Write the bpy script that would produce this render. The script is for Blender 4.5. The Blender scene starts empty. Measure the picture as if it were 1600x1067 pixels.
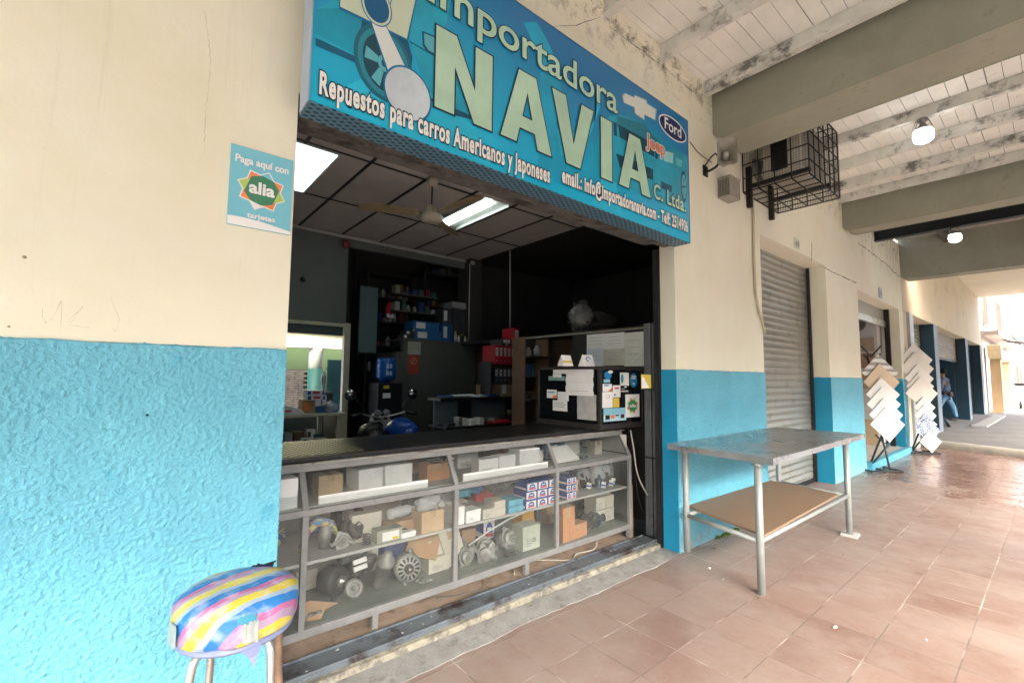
import bpy, bmesh, math, random
from mathutils import Vector, Matrix, noise
R = math.radians
scene = bpy.context.scene
C = scene.collection
# ---------------- camera, sky, sun, exposure ----------------
cam = bpy.data.objects.new('camera', bpy.data.cameras.new('camera'))
C.objects.link(cam); scene.camera = cam
cam.data.sensor_width = 36; cam.data.lens = 16.1096
cam.data.clip_start = .05; cam.data.clip_end = 600
cy_, sy_ = math.cos(0.69514), math.sin(0.69514)
cp_, sp_ = math.cos(0.07814), math.sin(0.07814)
fw = Vector((sy_*cp_, cy_*cp_, sp_)); rt = Vector((cy_, -sy_, 0)); up = rt.cross(fw)
cr, sr = math.cos(0.00960), math.sin(0.00960)
r2 = cr*rt + sr*up; u2 = -sr*rt + cr*up
cam.matrix_world = Matrix(((r2.x, u2.x, -fw.x, -3.49744), (r2.y, u2.y, -fw.y, -2.05545), (r2.z, u2.z, -fw.z, 1.4), (0, 0, 0, 1)))
SUN_EL, SUN_AZ = R(38), R(202)      # azimuth clockwise from +y
world = bpy.data.worlds.new('World'); scene.world = world
world.use_nodes = True
wn = world.node_tree.nodes; wl = world.node_tree.links
sky = wn.new('ShaderNodeTexSky'); sky.sky_type = 'NISHITA'; sky.sun_disc = False
sky.sun_elevation = SUN_EL; sky.sun_rotation = SUN_AZ
sky.air_density = 1.0; sky.dust_density = 6.0; sky.ozone_density = 1.0
wl.new(sky.outputs[0], wn['Background'].inputs[0]); wn['Background'].inputs[1].default_value = .15
sun = bpy.data.objects.new('sun', bpy.data.lights.new('sun', 'SUN')); C.objects.link(sun)
sun.data.energy = 1.15; sun.data.angle = R(45); sun.data.color = (1, .985, .96)
sd = Vector((math.sin(SUN_AZ)*math.cos(SUN_EL), math.cos(SUN_AZ)*math.cos(SUN_EL), math.sin(SUN_EL)))
sun.rotation_euler = sd.to_track_quat('Z', 'Y').to_euler()
scene.view_settings.view_transform = 'Standard'; scene.view_settings.look = 'None'
scene.view_settings.exposure = 3.2; scene.view_settings.gamma = 1

# ---------------- helpers ----------------
def M(name, col, rough=.6, var=.18, scale=5, bump=0, bscale=40, metal=0, spec=.4, world_xyz=False, dirt=None, dscale=3, dthr=.58, emit=None, alpha=None):
    m = bpy.data.materials.new(name); m.use_nodes = True
    n, l = m.node_tree.nodes, m.node_tree.links
    b = n['Principled BSDF']
    b.inputs['Roughness'].default_value = rough; b.inputs['Metallic'].default_value = metal
    b.inputs['Specular IOR Level'].default_value = spec
    if world_xyz: src = n.new('ShaderNodeNewGeometry').outputs['Position']
    else: src = n.new('ShaderNodeTexCoord').outputs['Object']
    t = n.new('ShaderNodeTexNoise'); t.inputs['Scale'].default_value = scale; t.inputs['Detail'].default_value = 6; t.inputs['Roughness'].default_value = .65
    l.new(src, t.inputs['Vector'])
    r = n.new('ShaderNodeMapRange'); r.inputs[1].default_value = .3; r.inputs[2].default_value = .7
    l.new(t.outputs[0], r.inputs[0])
    mx = n.new('ShaderNodeMix'); mx.data_type = 'RGBA'
    mx.inputs[6].default_value = (*[c*(1-var) for c in col], 1); mx.inputs[7].default_value = (*[min(1, c*(1+var*.5)) for c in col], 1)
    l.new(r.outputs[0], mx.inputs[0]); out = mx.outputs[2]
    if dirt:
        t2 = n.new('ShaderNodeTexNoise'); t2.inputs['Scale'].default_value = dscale; t2.inputs['Detail'].default_value = 9; t2.inputs['Roughness'].default_value = .7
        l.new(src, t2.inputs['Vector'])
        r2_ = n.new('ShaderNodeMapRange'); r2_.inputs[1].default_value = dthr; r2_.inputs[2].default_value = dthr+.12
        l.new(t2.outputs[0], r2_.inputs[0])
        m2 = n.new('ShaderNodeMix'); m2.data_type = 'RGBA'; m2.inputs[7].default_value = (*dirt, 1)
        l.new(out, m2.inputs[6]); l.new(r2_.outputs[0], m2.inputs[0]); out = m2.outputs[2]
    l.new(out, b.inputs['Base Color'])
    # slight roughness variation
    rr = n.new('ShaderNodeMapRange'); rr.inputs[3].default_value = max(.02, rough-.1); rr.inputs[4].default_value = min(1, rough+.1)
    l.new(t.outputs[0], rr.inputs[0]); l.new(rr.outputs[0], b.inputs['Roughness'])
    if bump:
        t3 = n.new('ShaderNodeTexNoise'); t3.inputs['Scale'].default_value = bscale; t3.inputs['Detail'].default_value = 5
        l.new(src, t3.inputs['Vector'])
        bp = n.new('ShaderNodeBump'); bp.inputs['Strength'].default_value = min(1, bump); bp.inputs['Distance'].default_value = .01*max(1, bump)
        l.new(t3.outputs[0], bp.inputs['Height']); l.new(bp.outputs[0], b.inputs['Normal'])
    if emit: b.inputs['Emission Color'].default_value = (*col, 1); b.inputs['Emission Strength'].default_value = emit
    if alpha is not None: b.inputs['Alpha'].default_value = alpha
    return m

class MB:
    """collects shapes, then links them as one mesh object"""
    def __init__(s): s.v = []; s.f = []; s.m = []; s.k = 0; s.sm = []
    def add(s, vs, fs, smooth=False):
        b = len(s.v); s.v += [tuple(v) for v in vs]
        for f in fs: s.f.append(tuple(i+b for i in f)); s.m.append(s.k); s.sm.append(smooth)
        return s
    def mat(s, k): s.k = k; return s
    def box(s, x0, x1, y0, y1, z0, z1, rot=0, tilt=None, jit=0):
        vs = [Vector((x, y, z)) for z in (z0, z1) for y in (y0, y1) for x in (x0, x1)]
        if jit: vs = [v+Vector([random.uniform(-jit, jit) for _ in range(3)]) for v in vs]
        if rot or tilt:
            c = Vector(((x0+x1)/2, (y0+y1)/2, z0)); m = Matrix.Rotation(rot, 3, 'Z')
            if tilt: m = m @ Matrix.Rotation(tilt[0], 3, 'X') @ Matrix.Rotation(tilt[1], 3, 'Y')
            vs = [c+m@(v-c) for v in vs]
        return s.add(vs, [(0, 2, 3, 1), (4, 5, 7, 6), (0, 1, 5, 4), (2, 6, 7, 3), (0, 4, 6, 2), (1, 3, 7, 5)])
    def quad(s, a, b, c, d): return s.add([a, b, c, d], [(0, 1, 2, 3)])
    def poly_wall(s, pts, y, th=0):
        """flat outline (x,z) facing -y; th>0 gives thickness behind"""
        n = len(pts); ar = sum(pts[i][0]*pts[(i+1) % n][1]-pts[(i+1) % n][0]*pts[i][1] for i in range(n))
        if ar < 0: pts = pts[::-1]
        vs = [(p[0], y, p[1]) for p in pts]
        if not th: return s.add(vs, [tuple(range(n))])
        vs += [(p[0], y+th, p[1]) for p in pts]
        fs = [tuple(range(n)), tuple(range(2*n-1, n-1, -1))]+[(i, i+n, (i+1) % n+n, (i+1) % n) for i in range(n)]
        return s.add(vs, fs)
    def tube(s, path, r, n=8, cap=True):
        path = [Vector(p) for p in path]; rs = r if isinstance(r, (list, tuple)) else [r]*len(path)
        vs = []; fs = []; prev = None
        for i, p in enumerate(path):
            d = (path[min(i+1, len(path)-1)]-path[max(i-1, 0)])
            if d.length < 1e-9: d = Vector((0, 0, 1))
            d.normalize()
            a = prev if prev is not None else (Vector((0, 0, 1)) if abs(d.z) < .9 else Vector((1, 0, 0)))
            a = (a-d*a.dot(d)).normalized(); prev = a; b = d.cross(a)
            for j in range(n):
                t = 2*math.pi*j/n; vs.append(p+(a*math.cos(t)+b*math.sin(t))*rs[i])
        for i in range(len(path)-1):
            for j in range(n): fs.append((i*n+j, i*n+(j+1) % n, (i+1)*n+(j+1) % n, (i+1)*n+j))
        if cap: fs += [tuple(range(n-1, -1, -1)), tuple(range((len(path)-1)*n, len(path)*n))]
        return s.add(vs, fs, True)
    def lathe(s, prof, c=(0, 0, 0), axis=(0, 0, 1), n=24, smooth=True):
        """prof: list of (radius, height) along axis from c"""
        q = Vector((0, 0, 1)).rotation_difference(Vector(axis).normalized()); c = Vector(c)
        vs = []; fs = []
        for r_, h in prof:
            for j in range(n):
                t = 2*math.pi*j/n; vs.append(c+q@Vector((r_*math.cos(t), r_*math.sin(t), h)))
        for i in range(len(prof)-1):
            for j in range(n): fs.append((i*n+j, i*n+(j+1) % n, (i+1)*n+(j+1) % n, (i+1)*n+j))
        fs += [tuple(range(n-1, -1, -1)), tuple(range((len(prof)-1)*n, len(prof)*n))]
        return s.add(vs, fs, smooth)
    def blob(s, c, rx, ry, rz, amp=.15, seed=0, n=14, freq=2.2):
        c = Vector(c); vs = []; fs = []; m_ = n//2+1
        for i in range(m_+1):
            ph = math.pi*i/m_
            for j in range(n):
                t = 2*math.pi*j/n; d = Vector((math.sin(ph)*math.cos(t), math.sin(ph)*math.sin(t), math.cos(ph)))
                k = 1+amp*noise.noise(d*freq+Vector((seed*7.1, seed*3.3, 0)))*2
                vs.append(c+Vector((d.x*rx, d.y*ry, d.z*rz))*k)
        for i in range(m_):
            for j in range(n): fs.append((i*n+j, (i+1)*n+j, (i+1)*n+(j+1) % n, i*n+(j+1) % n))
        return s.add(vs, fs, True)
    def build(s, name, mat, parent=None, bevel=0, sub=0):
        me = bpy.data.meshes.new(name); me.from_pydata(s.v, [], s.f)
        for m in (mat if isinstance(mat, (list, tuple)) else [mat]): me.materials.append(m)
        me.polygons.foreach_set('material_index', s.m); me.polygons.foreach_set('use_smooth', s.sm)
        me.update()
        o = bpy.data.objects.new(name, me); C.objects.link(o); o.parent = parent
        if bevel:
            b = o.modifiers.new('b', 'BEVEL'); b.width = bevel; b.segments = 2; b.limit_method = 'ANGLE'; b.angle_limit = R(40); b.harden_normals = False
        if sub: u = o.modifiers.new('s', 'SUBSURF'); u.levels = u.render_levels = sub
        return o

def tag(o, label, cat, group=None):
    o['label'] = label; o['category'] = cat
    if group: o['group'] = group
    return o
def T(name, label, cat, group=None):
    o = bpy.data.objects.new(name, None); C.objects.link(o); o.empty_display_size = .1
    return tag(o, label, cat, group)
def struct(o): o['kind'] = 'structure'; return o
def stuff(o): o['kind'] = 'stuff'; return o

def text_mesh(body, off, size=1, spacing=1):
    c = bpy.data.curves.new('t', 'FONT'); c.body = body; c.size = size; c.offset = off; c.space_character = spacing
    c.resolution_u = 4; c.fill_mode = 'BOTH'
    o = bpy.data.objects.new('t', c); C.objects.link(o)
    dg = bpy.context.evaluated_depsgraph_get(); me = bpy.data.meshes.new_from_object(o.evaluated_get(dg))
    vs = [tuple(v.co) for v in me.vertices]; fs = [tuple(p.vertices) for p in me.polygons]
    bpy.data.objects.remove(o); bpy.data.meshes.remove(me); bpy.data.curves.remove(c)
    return vs, fs
def text(body, origin, ux, uz, x0, x1, z0, z1, mat, parent, off=0, outline=None, ooff=0, name='lettering', spacing=1, lift=.0015):
    """lettering fitted to the box x0..x1, z0..z1 measured along unit vectors ux, uz from origin"""
    o_, ux, uz = Vector(origin), Vector(ux), Vector(uz); nrm = ux.cross(uz).normalized()
    vs, fs = text_mesh(body, off, spacing=spacing)
    a0, a1 = min(v[0] for v in vs), max(v[0] for v in vs); b0, b1 = min(v[1] for v in vs), max(v[1] for v in vs)
    sx, sz = (x1-x0)/(a1-a0), (z1-z0)/(b1-b0)
    def put(vs, h): return [o_+ux*(x0+(v[0]-a0)*sx)+uz*(z0+(v[1]-b0)*sz)+nrm*h for v in vs]
    if outline:
        v2, f2 = text_mesh(body, ooff, spacing=spacing)
        m = MB(); m.add(put(v2, lift*.5), f2); m.build(name+'_outline', outline, parent)
    m = MB(); m.add(put(vs, lift), fs); return m.build(name, mat, parent)

def copy_tree(o, parent=None):
    c = o.copy(); C.objects.link(c); c.parent = parent
    for ch in [x for x in C.objects if x.parent == o]: copy_tree(ch, c)
    return c

# ---------------- setting materials ----------------
def wall_paint(zline, blue=True, name='painted_render'):
    """cream paint above a hand-painted line at world height zline, blue below; mould near the ceiling"""
    m = bpy.data.materials.new(name); m.use_nodes = True
    n, l = m.node_tree.nodes, m.node_tree.links; b = n['Principled BSDF']
    g = n.new('ShaderNodeNewGeometry'); P = g.outputs['Position']
    sp = n.new('ShaderNodeSeparateXYZ'); l.new(P, sp.inputs[0])
    def nz(scale, det=8, ro=.65, vec=P):
        t = n.new('ShaderNodeTexNoise'); t.inputs['Scale'].default_value = scale; t.inputs['Detail'].default_value = det; t.inputs['Roughness'].default_value = ro
        l.new(vec, t.inputs['Vector']); return t.outputs[0]
    def mr(x, a, b_, c=0, d=1):
        r = n.new('ShaderNodeMapRange'); r.inputs[1].default_value = a; r.inputs[2].default_value = b_; r.inputs[3].default_value = c; r.inputs[4].default_value = d
        l.new(x, r.inputs[0]); return r.outputs[0]
    def mix(f, a, b_):
        k = n.new('ShaderNodeMix'); k.data_type = 'RGBA'
        for s, v in ((6, a), (7, b_)):
            if isinstance(v, tuple): k.inputs[s].default_value = (*v, 1)
            else: l.new(v, k.inputs[s])
        l.new(f, k.inputs[0]); return k.outputs[2]
    def mth(op, a, b_):
        k = n.new('ShaderNodeMath'); k.operation = op
        for i, v in enumerate((a, b_)):
            if isinstance(v, (int, float)): k.inputs[i].default_value = v
            else: l.new(v, k.inputs[i])
        return k.outputs[0]
    cream = mix(mr(nz(1.3), .35, .65), (.75, .735, .56), (.82, .815, .68))
    cream = mix(mr(nz(.55, 3), .45, .7, 0, .5), cream, (.76, .71, .58))
    cream = mix(mr(nz(.8, 2), .52, .535, 0, .35), cream, (.80, .76, .62))
    cream = mix(mr(nz(1.9, 12, .8), .60, .66, 0, .35), cream, (.52, .45, .33))
    mp0 = n.new('ShaderNodeMapping'); mp0.inputs['Scale'].default_value = (14, 14, .6); l.new(P, mp0.inputs[0])
    cream = mix(mr(nz(1.0, 7, .75, mp0.outputs[0]), .58, .72, 0, .22), cream, (.45, .40, .31))
    # grime specks and scuffs
    cream = mix(mr(nz(9, 10, .75), .66, .74, 0, .6), cream, (.36, .29, .2))
    # damp mould by the ceiling joint
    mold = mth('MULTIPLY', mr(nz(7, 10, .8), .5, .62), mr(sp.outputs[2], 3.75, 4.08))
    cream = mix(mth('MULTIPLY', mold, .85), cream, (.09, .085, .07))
    # streaks near the second beam
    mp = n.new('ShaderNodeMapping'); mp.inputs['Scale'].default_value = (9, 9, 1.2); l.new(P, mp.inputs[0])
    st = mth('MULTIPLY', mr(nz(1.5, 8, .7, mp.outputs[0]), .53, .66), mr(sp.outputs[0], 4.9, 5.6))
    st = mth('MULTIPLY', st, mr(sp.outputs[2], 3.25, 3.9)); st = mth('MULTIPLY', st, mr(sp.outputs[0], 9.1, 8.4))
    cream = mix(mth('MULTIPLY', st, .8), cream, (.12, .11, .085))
    col = cream
    if blue:
        wob = mth('ADD', sp.outputs[2], mr(nz(14), .3, .7, -.008, .008))
        f = mr(wob, zline+.002, zline-.002)
        bl = mix(mr(nz(3), .35, .65), (.11, .44, .60), (.15, .48, .63))
        bl = mix(mr(nz(16, 9, .7), .68, .75, 0, .7), bl, (.02, .2, .33))
        # scuffed, dirty foot of the wall
        ft = mth('MULTIPLY', mr(nz(10, 8, .75), .48, .6), mr(sp.outputs[2], .16, .03))
        bl = mix(ft, bl, (.33, .36, .34))
        col = mix(f, cream, bl)
    l.new(col, b.inputs['Base Color'])
    b.inputs['Roughness'].default_value = .55; b.inputs['Specular IOR Level'].default_value = .35
    fb = mr(sp.outputs[2], zline+.002, zline-.002) if blue else None
    lo = nz(70, 4, .6); hi = nz(2.2, 3)
    h = mth('ADD', mth('MULTIPLY', hi, .6), mth('MULTIPLY', nz(60, 3), .05))
    if blue: h = mth('ADD', h, mth('MULTIPLY', mth('MULTIPLY', lo, 1.5), fb))
    bp = n.new('ShaderNodeBump'); bp.inputs['Strength'].default_value = .8; bp.inputs['Distance'].default_value = .016
    l.new(h, bp.inputs['Height']); l.new(bp.outputs[0], b.inputs['Normal'])
    return m
m_paint = [wall_paint(1.505, name='paint_west'), wall_paint(1.478, name='paint_middle'), wall_paint(1.442, name='paint_east')]
m_reveal_blue = M('blue_gloss_paint', (.012, .27, .46), .45, .12, 4, .15, 30, world_xyz=True, dirt=(.2, .3, .34), dscale=14, dthr=.66)
m_cream = wall_paint(0, False, 'paint_cream')
m_beam = M('beam_render', (.30, .305, .24), .8, .16, 2.2, .35, 18, world_xyz=True, dirt=(.17, .16, .115), dscale=2.2, dthr=.6)
m_concrete = M('kerb_concrete', (.30, .30, .285), .85, .3, 9, .5, 60, world_xyz=True, dirt=(.16, .15, .13), dscale=7, dthr=.55)
m_yellow_edge = M('worn_yellow_edge', (.34, .32, .25), .8, .25, 14, .4, 70, world_xyz=True, dirt=(.16, .15, .13), dscale=13, dthr=.46)
m_track = M('shutter_track_paint', (.16, .19, .215), .42, .2, 7, .2, 60, metal=.3, world_xyz=True, dirt=(.045, .028, .025), dscale=3.6, dthr=.49)
m_darkmetal = M('dark_metal', (.035, .035, .037), .45, .3, 9, .1, 60, metal=.5)
m_black = M('black_paint', (.012, .012, .013), .4, .3, 9)
m_sill = M('dusty_tile_floor', (.40, .31, .24), .75, .3, 6, .2, 30, world_xyz=True, dirt=(.2, .155, .125), dscale=8, dthr=.55)

def tile_floor():
    m = bpy.data.materials.new('terracotta_floor_tiles'); m.use_nodes = True
    n, l = m.node_tree.nodes, m.node_tree.links; b = n['Principled BSDF']
    P = n.new('ShaderNodeNewGeometry').outputs['Position']
    mp = n.new('ShaderNodeMapping'); mp.inputs['Location'].default_value = (-.036, .066, 0); l.new(P, mp.inputs[0])
    br = n.new('ShaderNodeTexBrick'); br.offset = 0; br.squash = 1
    br.inputs['Scale'].default_value = 1; br.inputs['Brick Width'].default_value = .3175; br.inputs['Row Height'].default_value = .3175
    br.inputs['Mortar Size'].default_value = .0036; br.inputs['Mortar Smooth'].default_value = .1; br.inputs['Bias'].default_value = -.1
    br.inputs['Color1'].default_value = (0, 0, 0, 1); br.inputs['Color2'].default_value = (1, 1, 1, 1); br.inputs['Mortar'].default_value = (.5, .5, .5, 1)
    l.new(mp.outputs[0], br.inputs['Vector'])
    def nz(s, d=7, ro=.65, dist=0):
        t = n.new('ShaderNodeTexNoise'); t.inputs['Scale'].default_value = s; t.inputs['Detail'].default_value = d; t.inputs['Roughness'].default_value = ro; t.inputs['Distortion'].default_value = dist
        l.new(P, t.inputs['Vector']); return t.outputs[0]
    def mr(x, a, b_, c=0, d=1):
        r = n.new('ShaderNodeMapRange'); r.inputs[1].default_value = a; r.inputs[2].default_value = b_; r.inputs[3].default_value = c; r.inputs[4].default_value = d
        l.new(x, r.inputs[0]); return r.outputs[0]
    def mix(f, a, b_, mode='MIX'):
        k = n.new('ShaderNodeMix'); k.data_type = 'RGBA'; k.blend_type = mode
        for s, v in ((6, a), (7, b_)):
            if isinstance(v, tuple): k.inputs[s].default_value = (*v, 1)
            else: l.new(v, k.inputs[s])
        if isinstance(f, float): k.inputs[0].default_value = f
        else: l.new(f, k.inputs[0])
        return k.outputs[2]
    def mth(op, a, b_):
        k = n.new('ShaderNodeMath'); k.operation = op
        for i, v in enumerate((a, b_)):
            if isinstance(v, (int, float)): k.inputs[i].default_value = v
            else: l.new(v, k.inputs[i])
        return k.outputs[0]
    base = mix(br.outputs['Color'], (.165, .098, .076), (.255, .175, .145))
    base = mix(mr(nz(2.5, 8), .35, .65), base, (.235, .175, .15))
    # worn swirls and pale dust
    base = mix(mr(nz(11, 10, .72, 1.5), .52, .68, 0, .55), base, (.19, .10, .072))
    base = mix(mr(nz(1.1, 6), .42, .68, 0, .75), base, (.30, .245, .215))
    base = mix(mr(nz(26, 6, .7), .64, .72, 0, .5), base, (.52, .44, .38))
    base = mix(mr(nz(7.5, 12, .8), .62, .68, 0, .5), base, (.13, .085, .07))
    base = mix(mr(nz(48, 5, .7), .68, .72, 0, .5), base, (.10, .07, .06))
    sp = n.new('ShaderNodeSeparateXYZ'); l.new(P, sp.inputs[0])
    # grime along the foot of the wall
    base = mix(mth('MULTIPLY', mr(sp.outputs[1], -.75, -.1, 0, .75), mr(nz(3, 8, .7), .38, .6)), base, (.27, .235, .205))
    # grout: pale in places, dark in others
    gr = mix(mr(nz(1.7, 3), .47, .60), (.15, .12, .10), (.46, .40, .35))
    base = mix(mth('MULTIPLY', br.outputs['Fac'], mr(nz(4, 4), .35, .55, .15, 1)), base, gr)
    # wet, freshly washed patch past the table
    ed = mth('ADD', sp.outputs[0], mr(nz(1.6, 6, .6), .3, .7, -.55, .55)); ed = mth('SUBTRACT', ed, mth('MULTIPLY', sp.outputs[1], .45))
    wet = mr(ed, 4.72, 5.0)
    dry_spots = mr(nz(2.3, 7, .65), .57, .64, 1, .25); wet = mth('MULTIPLY', wet, dry_spots)
    col = mix(wet, base, mix(1.0, base, (.84, .70, .65), 'MULTIPLY'))
    l.new(col, b.inputs['Base Color'])
    rough = mr(nz(6, 6), .3, .7, .34, .55)
    k = n.new('ShaderNodeMix'); k.data_type = 'FLOAT'; l.new(wet, k.inputs[0]); l.new(rough, k.inputs[2]); l.new(mr(nz(5, 3), .3, .7, .13, .32), k.inputs[3])
    l.new(k.outputs[0], b.inputs['Roughness']); b.inputs['Specular IOR Level'].default_value = .5
    h = mth('SUBTRACT', mth('MULTIPLY', nz(35, 4), .12), mth('MULTIPLY', br.outputs['Fac'], mth('SUBTRACT', 1, mth('MULTIPLY', wet, .7))))
    bp = n.new('ShaderNodeBump'); bp.inputs['Strength'].default_value = .5; bp.inputs['Distance'].default_value = .004
    l.new(h, bp.inputs['Height']); l.new(bp.outputs[0], b.inputs['Normal'])
    return m
m_tiles = tile_floor()

# ---------------- ground, walkway, street ----------------
m_asphalt = M('asphalt', (.10, .10, .10), .9, .2, 4, .4, 120, world_xyz=True)
m_pave = M('pavement_concrete', (.17, .165, .16), .8, .2, 1.5, .3, 30, world_xyz=True, dirt=(.12, .115, .11), dscale=1.4, dthr=.52)
g = MB().quad((-250, -250, -.5), (250, -250, -.5), (250, 250, -.5), (-250, 250, -.5)); struct(g.build('ground', M('earth', (.2, .18, .15), .95, world_xyz=True)))
g = MB().box(-60, 160, -17, -4.5, -.45, -.16); struct(g.build('street', m_asphalt))
g = MB().box(-60, 160, -21.5, -17.003, -.45, -.02); struct(g.build('opposite_pavement', m_pave))
# walkway: everything from the wall foot to the street kerb, up to the raised pavement next door
e0, e1 = (9.93, .0), (8.12, -4.3)
g = MB(); pts = [(-9, -4.3), (e1[0], e1[1]), (e0[0], e0[1]), (-9, 0)]
g.add([(x, y, 0) for x, y in pts]+[(x, y, -.3) for x, y in pts], [(0, 1, 2, 3), (0, 4, 5, 1), (1, 5, 6, 2), (2, 6, 7, 3), (3, 7, 4, 0)])
g.box(1.76, 3.944, .0, .3, -.2, 0); struct(g.build('walkway', m_tiles))
g = MB().box(-9, 8.05, -4.5, -4.303, -.3, .012); struct(g.build('street_kerb', m_concrete, bevel=.02))
# raised pavement of the neighbour with a pale rounded kerb
g = MB(); pts = [(e1[0]+.3, e1[1]), (60, e1[1]), (60, .9), (e0[0]+.33, .9), (e0[0]+.3, 0)]
g.add([(x, y, .12) for x, y in pts]+[(x, y, -.3) for x, y in pts], [(0, 1, 2, 3, 4), (0, 5, 6, 1)]); struct(g.build('neighbour_pavement', m_pave))
g = MB(); dv = Vector((e0[0]-e1[0], e0[1]-e1[1], 0)).normalized(); nv = Vector((-dv.y, dv.x, 0))
if nv.x > 0: nv = -nv
prof = [(0.02, -.2), (0.0, .02), (-.01, .09), (-.05, .128), (-.29, .129), (-.30, -.2)]
vs = []
A, Bq = Vector((*e1, 0)), Vector((*e0, 0))
N = 30
for i in range(N+1):
    p = A.lerp(Bq+dv*.9, i/N)
    for a, h in prof: vs.append(p+nv*(a+.012*noise.noise(p*3+Vector((a, h, 0)))-.0)+Vector((0, 0, h+.006*noise.noise(p*5))))
k = len(prof); fs = [(i*k+j, (i+1)*k+j, (i+1)*k+j+1, i*k+j+1) for i in range(N) for j in range(k-1)]
g.add(vs, fs, True); struct(g.build('pavement_kerb', M('pale_kerb', (.36, .335, .29), .85, .2, 6, .5, 40, world_xyz=True, dirt=(.3, .27, .22), dscale=5)))
# threshold of the main shop: rough concrete, worn yellow edge, painted shutter track
def strip(y0, y1, z, seed, wob, x0=-3.0, x1=.0, n=90):
    vs = []; fs = []
    for i in range(n+1):
        x = x0+(x1-x0)*i/n
        w = wob*noise.noise(Vector((x*3, seed, 0)))+wob*.5*noise.noise(Vector((x*14, seed, 2)))
        for y, zz in ((y0+w, -.05), (y0+w+.004, z), (y1, z+.002)): vs.append((x, y, zz))
    for i in range(n):
        for j in range(2): fs.append((i*3+j, (i+1)*3+j, (i+1)*3+j+1, i*3+j+1))
    return MB().add(vs, fs)
struct(strip(-.03, .15, .003, 1.3, .03, -3.2, 1.0).build('concrete_threshold', m_concrete))
struct(strip(.155, .185, .034, 4.3, .016).build('worn_edge_strip', m_yellow_edge))
tr = T('shutter_floor_track', 'dark painted steel floor track of the shutter in front of the glass counter', 'floor track')
MB().box(-3.0, .0, .185, .345, .0, .052).build('track_plate', m_track, tr, bevel=.004)
MB().box(-3.0, -.02, .187, .199, .052, .068).build('lip', m_track, tr, bevel=.002)
MB().box(-3.0, -.02, .331, .341, .052, .064).build('lip', m_track, tr, bevel=.002)
struct(MB().box(-3.0, 0, .35, 1.4, -.03, .02).build('threshold_floor', m_sill))
struct(MB().box(-3.6, 3.4, 1.403, 5.5, -.03, .0).build('shop_floor', M('dark_shop_floor', (.12, .11, .10), .6, world_xyz=True)))

# ---------------- the shop building ----------------
bld = T('shop_building', 'long cream building with a textured blue lower wall housing the parts shop', 'building')
def wallbox(x0, x1, z0, z1, mats, y1=.3, name='wall', rev=None):
    """front wall piece; reveals and soffit may take other paint"""
    b = MB(); b.box(x0, x1, 0, y1, z0, z1)
    return b.build(name, mats, bld)
def stucco(x0, x1, z1, mat, nx, nz_, amp=.007, name='stucco_skirt', top_wob=.004):
    vs = []; fs = []
    for j in range(nz_+1):
        for i in range(nx+1):
            x = x0+(x1-x0)*i/nx; z = z1*j/nz_
            if j == nz_: z += top_wob*noise.noise(Vector((x*5, 0, 0)))*2
            p = Vector((x*1.0, 0, z*1.15))
            d = noise.noise(p*62)*.6+noise.noise(p*125+Vector((5, 0, 0)))*.45+noise.noise(p*11+Vector((9, 3, 0)))*.45
            # the render is trowelled up into ragged lumps
            d = max(-.5, min(1, d*1.5))
            edge = min(1, (nz_-j)/2, 1)
            vs.append((x, -.010-amp*d*edge, z))
    for j in range(nz_):
        for i in range(nx):
            a = j*(nx+1)+i; fs.append((a, a+1, a+nx+2, a+nx+1))
    top = [(nz_)*(nx+1)+i for i in range(nx+1)]
    b = len(vs); vs += [(x0+(x1-x0)*i/nx, 0, z1) for i in range(nx+1)]
    for i in range(nx): fs.append((top[i], top[i+1], b+i+1, b+i))
    rt_ = [j*(nx+1)+nx for j in range(nz_+1)]; b = len(vs); vs += [(x1, .0, z1*j/nz_) for j in range(nz_+1)]
    for j in range(nz_): fs.append((rt_[j], b+j, b+j+1, rt_[j+1]))
    lf = [j*(nx+1) for j in range(nz_+1)]; b = len(vs); vs += [(x0, .0, z1*j/nz_) for j in range(nz_+1)]
    for j in range(nz_): fs.append((lf[j], lf[j+1], b+j+1, b+j))
    m = MB(); m.add(vs, fs, True); return m.build(name, mat, bld)
m_stucco = M('blue_stucco_paint', (.15, .485, .63), .5, .12, 2.0, .6, 190, spec=.4, world_xyz=True, dirt=(.05, .36, .54), dscale=9, dthr=.60)
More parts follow.
